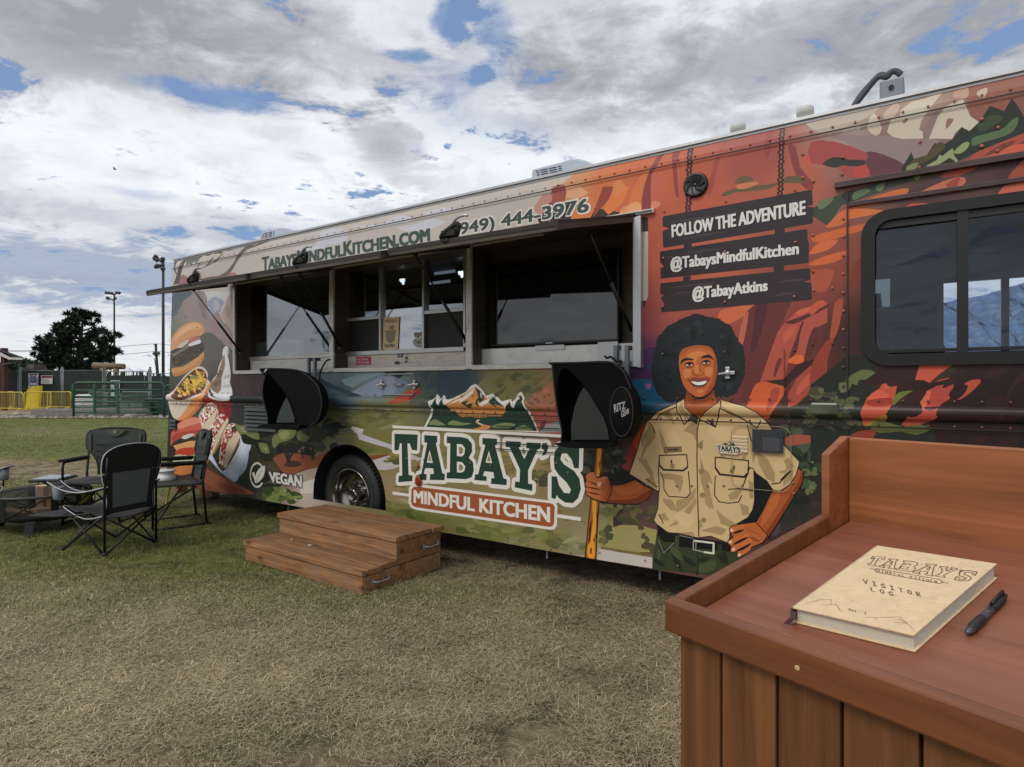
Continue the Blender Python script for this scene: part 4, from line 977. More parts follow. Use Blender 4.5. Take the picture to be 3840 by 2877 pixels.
S(FOOD,'B',(124,120,110),[(198,424),(340,350),(352,362),(215,444)]);S(FOOD,'B',(206,148,98),[(203,548),(300,532),(380,482),(440,442),(482,402),(482,462),(442,522),(360,572),(270,612),(220,617),(205,587)],3);S(FOOD,'B',(190,128,82),[(215,590),(300,570),(400,520),(470,450),(470,480),(360,570),(270,610),(222,614)],2)
S(FOOD,'B',(152,36,36),[(480,800),(735,830),(737,900),(712,1012),(650,1000),(600,880),(560,855),(495,885)]);S(FOOD,'B',(128,26,30),[(640,835),(735,832),(737,900),(712,1012),(690,1005)])
S(FOOD,'B',(207,206,206),[(525,745),(560,790),(640,812),(735,800),(735,832),(640,838),(560,806),(522,765)],2)
S(FOOD,'B',(217,216,216),[(648,425),(658,380),(685,350),(702,370),(692,400),(706,480),(722,580),(720,640),(716,680),(736,740),(736,806),(620,804),(545,745),(560,655),(600,602),(620,522),(655,450)],3)
S(FOOD,'B',(142,120,100),[(655,455),(668,425),(672,522),(652,602),(642,652),(640,702),(622,765),(560,742),(543,692),(580,642),(610,592),(632,522)],3)
for p in([(560,690),(610,650),(640,660),(600,710)],[(600,600),(640,560),(650,600),(615,640)]):S(FOOD,'B',(118,98,80),p,2)
for p in([(650,700),(720,690),(715,715),(660,722)],[(660,620),(715,600),(718,625),(665,645)]):S(FOOD,'B',(188,188,192),p,2)
stroke(FOOD,'B',(214,214,212),spline([(656,440),(658,385),(682,356),(700,385),(698,420)],4,False),.017)
S(FOOD,'B',(174,94,88),[(175,840),(265,830),(275,880),(235,955),(188,925)],3)
S(FOOD,'B',(220,204,188),[(165,800),(220,740),(280,660),(330,600),(400,548),(452,530),(500,555),(522,602),(515,642),(535,662),(542,702),(500,762),(400,872),(300,962),(240,1002),(200,962),(176,880)],2)
S(FOOD,'B',(98,50,40),[(222,770),(290,660),(400,560),(470,556),(505,600),(512,662),(480,742),(400,802),(300,832),(230,812)],2)
S(FOOD,'B',(228,152,92),[(290,962),(380,842),(480,782),(500,742),(535,682),(545,690),(492,832),(400,952),(330,1004),(240,1006)],3);S(FOOD,'B',(205,120,68),[(330,985),(430,880),(490,800),(485,850),(400,955),(330,1004),(280,1006)],2)
hp=[(250,745),(320,640),(420,575),(490,590),(512,690),(440,735),(300,805)]
bits(FOOD,'B',[(104,48,40),(128,60,50),(232,205,190)],hp,50,24,10,4);bits(FOOD,'B',[(236,192,72),(228,178,60),(242,206,100)],hp,80,46,9,5,1.0);bits(FOOD,'B',[(120,132,54),(142,150,70)],hp,14,26,17,6)
S(FOOD,'B',(206,96,76),[(190,1175),(200,1112),(250,1042),(340,992),(420,980),(480,1032),(492,1092),(470,1152),(380,1152),(330,1142),(220,1202),(193,1235)],3);S(FOOD,'B',(228,144,118),[(230,1062),(330,1000),(422,985),(468,1020),(400,1045),(260,1088)],3);S(FOOD,'B',(176,70,58),[(200,1150),(300,1110),(480,1095),(470,1150),(330,1142),(215,1205)],2)
S(FOOD,'B',(50,35,31),[(205,1205),(330,1172),(475,1150),(475,1202),(230,1245)]);S(FOOD,'B',(222,208,204),[(285,1162),(340,1132),(405,1130),(380,1152),(320,1178)],2)
S(FOOD,'B',(227,167,102),[(213,1235),(360,1192),(475,1190),(475,1262),(250,1294)]);S(FOOD,'B',(198,62,32),[(228,1302),(270,1262),(360,1250),(475,1250),(475,1302),(280,1324)],2);S(FOOD,'B',(192,206,162),[(213,1332),(260,1312),(350,1322),(470,1310),(470,1380),(280,1392),(213,1384)],2);bits(FOOD,'B',[(226,230,200),(150,170,110)],[(220,1335),(460,1320),(460,1380),(230,1382)],26,28,10,8)
S(FOOD,'B',(217,132,72),[(213,1432),(360,1392),(500,1300),(545,1320),(480,1440),(360,1482),(290,1498),(228,1482)],3)
S(FOOD,'B',(203,210,227),[(472,1312),(520,1240),(620,1442),(690,1432),(800,1232),(806,1146),(862,1180),(897,1222),(897,1262),(802,1502),(772,1547),(740,1553),(640,1472),(540,1362),(498,1332)],2);S(FOOD,'B',(172,182,208),[(520,1340),(640,1450),(745,1530),(790,1500),(885,1260),(860,1440),(800,1505),(770,1548),(740,1553),(640,1474),(540,1364)],2);S(FOOD,'B',(222,227,238),[(700,1430),(806,1230),(815,1170),(870,1210),(780,1420),(740,1500)],3)
for k,(bun,slaw,a_)in enumerate((([(440,965),(500,880),(560,852),(602,902),(612,962),(560,1082),(490,1145),(460,1042)],[(450,965),(500,882),(560,858),(602,882),(570,942),(520,992),(475,1045)],-1.0),([(488,1292),(510,1172),(540,1082),(580,1002),(640,952),(692,982),(702,1022),(680,1092),(620,1202),(570,1302),(520,1326)],[(520,1290),(530,1120),(580,1005),(640,952),(690,985),(620,1090),(570,1210),(550,1300)],-1.1),([(622,1342),(640,1202),(660,1112),(710,1042),(772,1042),(802,1102),(806,1162),(770,1232),(720,1342),(690,1424),(650,1424)],[(628,1390),(645,1210),(665,1112),(715,1045),(772,1045),(780,1100),(700,1190),(670,1300),(660,1420)],-1.1))):
 S(FOOD,'B',(222,202,176),bun,3)
 S(FOOD,'B',(162,120,84),[[(600,940),(560,1060),(500,1130),(560,1090),(606,1000)],[(690,1030),(620,1190),(560,1310),(590,1290),(690,1100)],[(800,1170),(720,1340),(690,1420),(715,1370),(790,1220)]][k],2)
 S(FOOD,'B',(150,40,42),[(x+2,y+2)for x,y in slaw],2)
 bits(FOOD,'B',[(240,232,224),(232,214,204),(218,140,90),(236,228,210)],slaw,70,26,10,20+k,a_);bits(FOOD,'B',[(172,34,42),(150,26,36),(246,240,236)],slaw,34,20,12,30+k)
GR=[(112,118,70),(88,98,54),(126,130,84),(70,82,46),(52,62,38)]
camo(LAND,'B',[(40,46,36),(52,62,42),(34,40,34)],[(800,1050),(1460,1060),(1460,1330),(1100,1640),(900,1500)],40,70,50,1)
for p in([(755,1035),(800,1055),(830,1055),(900,1048),(962,1100),(978,1182),(900,1162),(850,1132),(800,1132)],[(1088,1185),(1130,1110),(1200,1083),(1302,1090),(1290,1152),(1220,1192),(1150,1212),(1108,1262)],[(1310,1120),(1360,1103),(1402,1152),(1380,1182),(1320,1182)],[(968,1210),(1040,1218),(1067,1282),(1062,1304),(1000,1292)],[(1500,1050),(1560,1040),(1600,1100),(1540,1160),(1490,1120)]):S(LAND,'B',(118,124,76),p,2)
for p in([(800,1070),(850,1075),(880,1110),(840,1120)],[(1150,1130),(1220,1100),(1250,1140),(1180,1180)],[(1000,1240),(1040,1250),(1040,1285)]):S(LAND,'B',(146,150,100),p,2)
S(LAND,'B',(142,82,57),[(1100,1345),(1200,1300),(1350,1310),(1500,1330),(1560,1290),(1670,1255),(1600,1360),(1500,1432),(1400,1452),(1300,1482),(1200,1482),(1150,1420)],2);S(LAND,'B',(112,60,46),[(1280,1480),(1400,1440),(1500,1420),(1620,1340),(1560,1420),(1420,1470),(1300,1496)],2)
S(LAND,'B',(172,157,142),[(1280,1490),(1400,1448),(1530,1420),(1500,1500),(1360,1560),(1350,1512)]);S(LAND,'B',(206,200,190),[(1355,1562),(1490,1520),(1470,1660),(1340,1660)])
S(LAND,'B',(70,50,42),[(1200,1400),(1240,1372),(1320,1372),(1352,1400),(1300,1424),(1220,1420)],3)
for p in([(1180,1240),(1220,1250),(1250,1320),(1290,1260),(1300,1275),(1255,1350),(1250,1390),(1225,1390)],[(1340,1260),(1365,1262),(1370,1350),(1360,1355)],[(1440,1180),(1470,1180),(1465,1290),(1500,1270),(1470,1310),(1465,1362),(1440,1362)]):S(LAND,'B',(48,42,38),p)
camo(LAND,'B',[(40,46,34),(50,58,38),(62,70,44)],[(1380,1060),(1657,1100),(1657,1250),(1400,1240)],14,60,45,2)
S(LAND,'B',(142,78,58),[(470,1430),(640,1508),(800,1588),(930,1660),(690,1660),(480,1560)],2);S(LAND,'B',(120,62,48),[(600,1560),(760,1600),(880,1660),(700,1660)],2)
camo(LAND,'B',[(110,124,66),(84,102,52),(128,138,80),(60,76,40)],[(1000,1660),(1080,1608),(1200,1598),(1330,1628),(1360,1740),(1100,1740)],22,45,30,3)
stroke(LEAF,'B',(206,202,192),[(958+60*cos(rad(a)),1495+106*sin(rad(a)))for a in range(-35,-330,-15)],.022)
S(LEAF,'B',(206,202,192),[(938,1562),(942,1502),(972,1442),(1024,1410),(1028,1452),(1012,1512),(977,1552)],2);S(LEAF,'B',(206,202,192),[(912,1478),(932,1468),(946,1530),(962,1562),(942,1566)]);stroke(LEAF,'B',(60,60,50),[(950,1556),(972,1500),(1004,1444)],.006,rnd=False)
lettering(TEXT,'VEGAN',[(1062,1466),(1354,1506),(1350,1604),(1074,1556)],(48,50,42),.022,rg='B');lettering(TEXT,'VEGAN',[(1064,1468),(1352,1508),(1348,1602),(1076,1554)],(212,207,198),.0085,rg='B')
for col,p,sm in(((62,80,94),[(556,125),(600,150),(720,205),(862,246),(700,262),(556,250)],0),((84,102,116),[(556,180),(640,200),(760,250),(640,262),(556,255)],2),((142,154,174),[(770,222),(900,150),(992,108),(1042,103),(1172,166),(1102,242),(862,252)],0),((120,134,156),[(1042,104),(1172,166),(1102,242),(1060,240),(1090,170)],0),((128,152,158),[(700,140),(860,100),(980,96),(840,150),(780,190)],2),((172,82,67),[(1050,295),(1130,228),(1200,198),(1257,188),(1242,232),(1190,284),(1100,300)],2),((150,40,50),[(1180,250),(1240,205),(1250,230),(1195,280)],2),((40,52,58),[(556,470),(600,400),(660,395),(720,440),(762,460),(700,474),(600,505)],2),((34,44,52),[(640,410),(700,410),(735,450),(690,466)],2)):S(LAND,'C',col,p,sm)
for col,p,sm in(((122,120,75),[(900,98),(1395,92),(1395,185),(1200,332),(1000,302),(870,252),(800,208)],0),((176,116,86),[(1190,335),(1260,250),(1398,158),(1425,402),(1455,422),(1330,424)],0),((176,92,82),[(1205,400),(1440,402),(1465,500),(1290,562),(1240,482)],0),((150,150,150),[(1300,520),(1440,470),(1462,560),(1300,565)],0),((112,62,66),[(1300,500),(1345,455),(1330,520),(1295,545)],2)):S(LAND,'D',col,p,sm)
camo(LAND,'D',[(98,104,66),(72,80,62),(110,104,66),(134,128,84)],[(930,110),(1380,105),(1300,240),(1050,300),(860,230)],26,55,22,4,-.4)
camo(LAND,'D',[(72,86,72),(88,96,78),(60,72,66)],[(430,110),(560,110),(440,330),(320,330)],16,45,22,5,-.5)
camo(LAND,'D',[(150,96,66),(96,74,56),(190,130,96)],[(1230,300),(1390,190),(1420,390),(1250,420)],12,30,14,6)
camo(LAND,'C',[(108,112,66),(132,128,78),(100,100,58),(142,136,92),(88,92,52)],[(570,340),(1060,330),(1060,470),(900,460),(760,470),(620,390)],44,70,16,7)
camo(LAND,'C',[(104,104,46),(84,86,44),(128,122,62),(96,92,40)],[(680,490),(820,520),(1060,640),(1060,655),(880,650),(780,590)],26,75,15,8,.15)
S(LAND,'C',(190,187,190),[(765,472),(780,459),(857,480),(842,512),(1000,570),(1065,592),(1065,626),(960,592),(822,548),(810,512)],0);S(LAND,'C',(206,200,196),[(765,472),(780,459),(857,480),(842,500),(800,505)],0)
S(LAND,'C',(186,183,181),[(912,692),(1060,652),(1130,640),(1255,652),(1245,692),(1130,722),(1060,752),(950,757)],2);S(LAND,'C',(132,70,46),[(875,662),(960,655),(1065,648),(922,692)],0)
camo(LAND,'C',[(70,80,40),(90,94,44)],[(820,600),(940,620),(940,640),(860,640)],8,40,14,9)
camo(LAND,'D',[(106,104,46),(134,124,66),(90,92,46),(150,136,92),(120,110,56)],[(60,560),(1500,640),(1640,1050),(1400,1000),(60,880)],60,90,18,10,.08)
camo(LAND,'D',[(112,104,60),(150,92,54),(96,96,44),(160,148,108)],[(20,880),(300,960),(1350,1080),(1640,1200),(1640,1300),(1450,1300),(150,1140),(30,1100)],40,80,14,11,.1)
camo(LAND,'D',[(92,104,44),(76,88,40),(118,124,62),(104,112,52),(134,138,82)],[(60,1060),(300,1180),(1380,1330),(1640,1360),(1640,1470),(1000,1390),(500,1260),(60,1200)],70,75,26,12,.1)
camo(LAND,'D',[(150,150,112),(120,124,84),(104,114,70)],[(600,1280),(1640,1400),(1640,1500),(1100,1440)],16,60,20,13,.1)
S(LAND,'D',(38,42,37),[(1615,760),(1700,700),(1864,690),(1864,920),(1660,880),(1640,980),(1600,840)],0);camo(LAND,'D',[(62,72,56),(30,34,32),(82,86,62),(24,26,28)],[(1615,700),(1864,690),(1864,900),(1650,960)],22,45,32,14)
camo(LAND,'D',[(34,40,32),(48,58,38),(60,72,48)],[(60,780),(60,930),(1390,960),(1390,880)],8,50,40,15)
camo(LAND,'D',[(36,42,34),(52,62,44),(88,96,60)],[(1150,860),(1360,880),(1360,960),(1200,950)],12,45,35,16)
Wt=(226,221,211)
S(LOGO,'D',Wt,[(395,522),(440,430),(455,380),(448,320),(480,308),(500,264),(522,290),(532,308),(552,270),(574,300),(600,308),(680,270),(720,248),(760,200),(795,186),(832,218),(882,278),(930,260),(980,298),(1020,322),(1060,308),(1080,303),(1100,328),(1128,260),(1150,246),(1172,280),(1192,340),(1217,390),(1232,430),(1262,500),(1287,562)])
DG=(36,62,47)
S(LOGO,'D',(206,140,80),[(578,348),(700,272),(790,206),(852,270),(890,302),(930,286),(1032,362),(1042,450),(830,470),(640,450)])
S(LOGO,'D',DG,[(412,520),(455,440),(468,385),(464,345),(478,350),(500,292),(518,345),(530,352),(551,294),(568,345),(590,352),(610,400),(640,392),(670,440),(700,445),(760,440),(820,455),(900,440),(1000,440),(1030,400),(1050,360),(1080,320),(1096,368),(1112,372),(1150,270),(1182,345),(1207,405),(1252,500),(1272,553),(900,543)])
r_=random.Random(3)
for k in range(26):
 x=600+k*18;h_=r_.uniform(34,66)-(12 if 760<x<850 else 0);y=452+k*.4
 S(LOGO,'D',DG,[(x-8,y),(x-2,y-h_*.5),(x,y-h_),(x+2,y-h_*.5),(x+8,y)])
for p in([(790,206),(832,240),(872,312),(852,335),(830,310),(842,370),(815,340),(820,282)],[(900,302),(930,284),(1000,330),(1036,362),(960,342),(985,375),(930,340)],[(700,330),(760,310),(740,350),(800,330),(770,380)]):S(LOGO,'D',DG,p)
for p in([(596,352),(700,290),(792,208),(772,262),(722,312),(690,338),(700,310)],[(838,342),(892,312),(930,288),(912,332),(860,362)],[(830,250),(840,262),(850,300),(838,290)]):S(LOGO,'D',Wt,p)
for p in([(430,502),(470,460),(500,470),(562,507)],[(578,502),(620,468),(700,490),(765,490),(700,508)],[(915,522),(1000,488),(1105,500),(1050,532)],[(1100,532),(1170,505),(1245,548),(1130,547)]):S(LOGO,'D',(124,140,88),p,2)
S(LOGO,'D',(205,140,85),[(800,472),(832,465),(812,482),(850,500),(912,512),(890,537),(800,547),(778,535),(842,517),(798,490)],2);S(LOGO,'D',Wt,[(800,470),(830,465),(808,480),(860,505),(820,495)],2)
S(LOGO,'D',Wt,[(150,508),(1472,581),(1472,604),(150,529)])
GRN=(37,63,50);BG_=(140,130,88)
T_=[(165,573),(346,580),(341,702),(303,700),(282,648),(266,648),(276,893),(307,898),(303,942),(195,950),(198,903),(225,898),(221,648),(207,648),(198,703),(165,702)]
A1=[(397,584),(497,590),(497,640),(486,645),(537,880),(557,885),(554,934),(440,932),(442,887),(472,885),(466,842),(404,840),(394,885),(416,888),(413,934),(344,929),(350,889),(374,885),(419,645),(397,640)]
B_=[(572,594),(690,600),(735,612),(766,650),(768,712),(742,760),(775,795),(782,860),(765,910),(722,926),(569,920),(572,874),(595,872),(598,648),(571,645)]
A2=[(848,606),(961,612),(961,660),(946,665),(1012,920),(1038,928),(1036,974),(914,962),(917,919),(941,918),(932,872),(864,865),(851,900),(881,905),(880,941),(786,933),(790,889),(815,888),(870,660),(848,655)]
Y_=[(1028,630),(1146,635),(1146,675),(1131,680),(1172,770),(1214,690),(1189,685),(1190,640),(1303,646),(1297,691),(1276,696),(1203,858),(1203,960),(1237,966),(1234,1018),(1099,990),(1102,943),(1136,948),(1140,850),(1060,680),(1028,676)]
AP=[(1312,648),(1346,643),(1362,680),(1342,732),(1310,747),(1326,700),(1306,690)]
S_=[(1402,770),(1412,706),(1450,665),(1520,658),(1556,680),(1568,668),(1602,672),(1597,842),(1560,840),(1542,775),(1502,726),(1465,728),(1453,772),(1482,812),(1560,862),(1602,922),(1613,1002),(1592,1072),(1550,1112),(1490,1107),(1440,1072),(1426,1050),(1414,1082),(1384,1072),(1385,904),(1425,905),(1442,972),(1482,1032),(1525,1036),(1535,1005),(1502,952),(1440,892),(1407,842)]
for p in(T_,A1,B_,A2,Y_,AP,S_):stroke(LOGO,'D',Wt,p,.066,True)
for p in(T_,A1,B_,A2,Y_,AP,S_):S(LOGO,'D',GRN,p)
for h in([(438,700),(463,800),(416,798)],[(650,652),(690,656),(713,688),(706,735),(688,750),(650,746)],[(650,790),(690,794),(715,828),(708,862),(684,876),(650,872)],[(898,706),(924,802),(872,796)]):
 S(LOGO,'D',Wt,h);cx_,cy_=sum(p[0]for p in h)/len(h),sum(p[1]for p in h)/len(h);S(LOGO,'D',BG_,[(cx_+(x-cx_)*.52,cy_+(y-cy_)*.56)for x,y in h])
S(LOGO,'D',BG_,[(1160,690),(1172,682),(1182,715),(1172,742),(1158,715)])
S(LOGO,'D',Wt,[(150,1022),(285,1041),(285,1062),(150,1045)]);S(LOGO,'D',Wt,[(1420,1197),(1612,1223),(1612,1251),(1420,1222)])
S(LOGO,'D',Wt,[(300,962),(350,964),(1380,1093),(1415,1105),(1431,1135),(1426,1285),(1410,1312),(1380,1320),(330,1164),(290,1145),(275,1110),(277,995)])
S(LOGO,'D',(158,86,48),[(318,984),(350,986),(1375,1113),(1400,1122),(1410,1145),(1405,1270),(1394,1290),(1370,1297),(330,1144),(302,1128),(294,1100),(297,1005)])
lettering(TEXT,'MINDFUL KITCHEN',[(318,1012),(1368,1145),(1368,1259),(318,1106)],Wt,.0065,rg='D')
OR=[(222,126,66),(206,112,70),(224,160,116),(186,92,68),(160,76,64)]
for rg,col,p,sm in(('M',(215,122,72),[(1180,60),(1262,130),(1212,290),(1040,302),(1110,150)],2),('M',(227,168,128),[(1200,60),(1130,0),(1000,0),(990,100),(1100,110)],0),('M',(150,72,56),[(1330,0),(1422,0),(1380,120),(1302,200),(1240,282),(1262,180)],0),('M',(226,126,66),[(1430,20),(1565,0),(1500,150),(1380,252),(1330,200)],0),('M',(166,87,77),[(870,20),(920,-10),(992,-10),(990,130),(850,152),(880,80)],2),('M',(192,142,127),[(740,150),(800,70),(872,78),(870,140),(780,252),(718,202)],2),('M',(217,147,97),[(1550,160),(1662,180),(1682,217),(1500,262),(1478,220)],2),('M',(192,92,62),[(1600,0),(1702,0),(1652,120),(1580,152)],0),('M',(176,82,66),[(1300,280),(1500,240),(1560,300),(1400,330)],0),('I',(222,136,82),[(0,920),(60,880),(122,962),(20,1062),(0,1002)],0),('I',(216,122,76),[(140,1102),(172,962),(282,808),(352,832),(262,1002),(252,1160),(130,1160)],2),('I',(230,160,110),[(140,1110),(200,1080),(250,1110),(240,1170),(130,1170)],2),('I',(142,66,66),[(400,655),(450,640),(372,802),(332,1002),(332,1152),(250,1152),(272,952),(332,782)],2),('I',(150,70,66),[(520,640),(592,622),(562,742),(582,1042),(548,1002),(528,802)],2),('I',(200,104,80),[(340,840),(390,800),(450,900),(440,1040),(340,1060)],2),('I',(218,140,108),[(340,1080),(400,1080),(420,1110),(340,1150)],2),('I',(165,80,69),[(1000,530),(965,622),(932,742),(872,1002),(838,1002),(900,722)],2),('I',(150,70,66),[(1360,440),(1412,420),(1402,602),(1360,702),(1338,602)],2),('I',(138,64,66),[(1550,590),(1620,600),(1662,782),(1765,902),(1765,985),(1640,902)],2),('I',(198,92,77),[(1690,660),(1782,700),(1742,802),(1680,722)],2),('I',(112,92,64),[(1073,915),(1110,870),(1160,848),(1242,870),(1232,912),(1150,922)],2),('I',(104,90,62),[(955,1022),(1050,970),(1170,960),(1260,938),(1440,918),(1540,858),(1660,858),(1707,890),(1640,917),(1500,917),(1440,942),(1370,972),(1240,987),(1080,1002),(1000,1032)],2),('I',(206,126,86),[(1100,930),(1240,905),(1290,920),(1200,960),(1110,970)],2)):S(LAND,rg,col,p,sm)
for rg,col,p,sm in(('E',(206,108,74),[(1080,255),(1110,180),(1230,150),(1505,100),(1400,202),(1200,322),(1090,332)],2),('E',(106,53,51),[(1290,500),(1370,202),(1480,100),(1860,60),(1830,120),(1702,402),(1640,562),(1522,902),(1452,1002),(1402,1182),(1330,1202),(1330,602)],0),('E',(192,102,82),[(1290,502),(1350,242),(1402,200),(1360,452),(1330,562),(1300,542)],2),('E',(84,42,46),[(1480,110),(1600,100),(1560,300),(1480,560),(1420,600),(1460,300)],2),('E',(180,86,69),[(1518,922),(1622,622),(1702,402),(1832,250),(1922,170),(2215,85),(2215,302),(2070,372),(1962,702),(1812,722),(1762,952),(1642,932)],0),('E',(206,98,56),[(1398,1195),(1440,1002),(1500,925),(1602,928),(1762,960),(1784,1002),(1722,1122),(1642,1252),(1580,1305)],2),('E',(168,76,60),[(1640,1000),(1720,980),(1700,1100),(1620,1220),(1600,1180)],2),('E',(224,110,62),[(1820,682),(1902,638),(1972,652),(1960,722),(1880,732),(1818,712)],2),('E',(62,36,36),[(1560,902),(1762,890),(1902,738),(2082,688),(2042,752),(1852,902),(1782,992),(1760,962)],2),('E',(112,52,46),[(1660,852),(1690,718),(1730,668),(1742,702),(1702,802),(1680,862)],2),('E',(96,48,46),[(1886,482),(1950,300),(1972,300),(1932,432),(1902,602),(1818,672)],2),('E',(168,78,62),[(1808,1045),(1902,880),(2042,752),(2215,718),(2202,882),(2062,1002),(1902,1152),(1820,1182)],0),('E',(200,96,72),[(1900,980),(2020,840),(2140,790),(2100,880),(1980,990),(1910,1060)],2),('E',(90,46,46),[(1780,300),(1900,258),(2100,178),(2215,120),(2215,150),(2000,260),(1860,320)],2),('E',(206,104,80),[(1900,190),(2080,130),(2060,170),(1930,230)],2),('E',(200,96,76),[(1760,420),(1830,360),(1900,340),(1850,440),(1770,520)],2),('E',(96,50,48),[(2060,380),(2120,360),(2100,560),(1990,700),(2000,560)],2),('E',(72,42,78),[(316,602),(440,560),(482,742),(432,902),(200,882),(158,832),(310,802)],2),('E',(32,84,110),[(200,902),(440,900),(502,1092),(582,1112),(230,1182),(200,1002)],2),('E',(40,66,104),[(340,760),(440,690),(430,760),(380,790)],2),('E',(150,90,150),[(330,940),(390,940),(380,990),(345,985)],2),('E',(26,62,86),[(230,1180),(580,1112),(500,1150),(370,1240),(235,1280)],0),('E',(82,66,42),[(230,1260),(370,1240),(330,1340),(240,1400)],0)):S(LAND,rg,col,p,sm)
for col,p,sm in(((78,64,48),[(540,150),(700,110),(650,200),(560,300)],0),((132,46,46),[(425,602),(470,452),(560,302),(640,202),(650,262),(562,502),(522,642),(438,652)],2),((176,70,44),[(520,380),(600,240),(660,180),(630,280),(560,420)],2),((150,56,60),[(440,560),(480,490),(500,560),(460,620)],2),((30,32,34),[(300,640),(430,600),(520,640),(500,660),(600,710),(540,740),(400,745),(330,750)],0)):S(LAND,'H',col,p,sm)
camo(LAND,'H',[(60,72,52),(40,46,40),(88,96,64),(28,30,30)],[(290,420),(440,440),(430,600),(300,660),(280,560)],20,40,36,17)
camo(LAND,'H',[(110,112,60),(86,92,48),(66,74,42),(128,126,74)],[(250,880),(740,910),(740,1090),(600,1140),(260,1010)],36,60,32,18)
S(LAND,'H',(158,148,94),[(230,1180),(420,1090),(740,1140),(700,1330),(260,1290)],2);S(LAND,'H',(120,104,60),[(240,1280),(690,1350),(690,1370),(240,1300)],0);S(LAND,'H',(196,186,176),[(225,1300),(690,1375),(690,1470),(215,1395)],0)
camo(LAND,'H',[(60,72,44),(34,40,34),(84,94,56)],[(215,1110),(330,1120),(320,1240),(240,1240)],10,36,44,19);camo(LAND,'H',[(90,98,52),(64,72,40)],[(600,1180),(720,1180),(700,1320),(640,1300)],8,40,40,20);S(LAND,'H',(96,70,56),[(560,1060),(600,1090),(620,1130),(570,1130)],2)
camo(LAND,'H',[(60,76,54),(84,104,74),(34,40,36),(108,126,90),(28,32,32),(46,56,46)],[(1720,150),(2212,60),(2212,620),(2030,640),(1960,540),(1700,220)],46,60,48,21)
camo(LAND,'H',[(128,150,100),(96,116,84),(146,156,90)],[(2010,590),(2110,600),(2100,860),(2010,840)],12,34,40,22)
camo(LAND,'H',[(38,46,44),(30,40,36),(76,66,72),(24,30,30),(54,50,56)],[(1900,860),(2110,880),(2100,980),(1720,1230),(1750,1120)],26,70,50,23)
S(LAND,'H',(160,86,68),[(1850,330),(1960,300),(2140,330),(2080,370),(1900,400),(1850,380)],2)
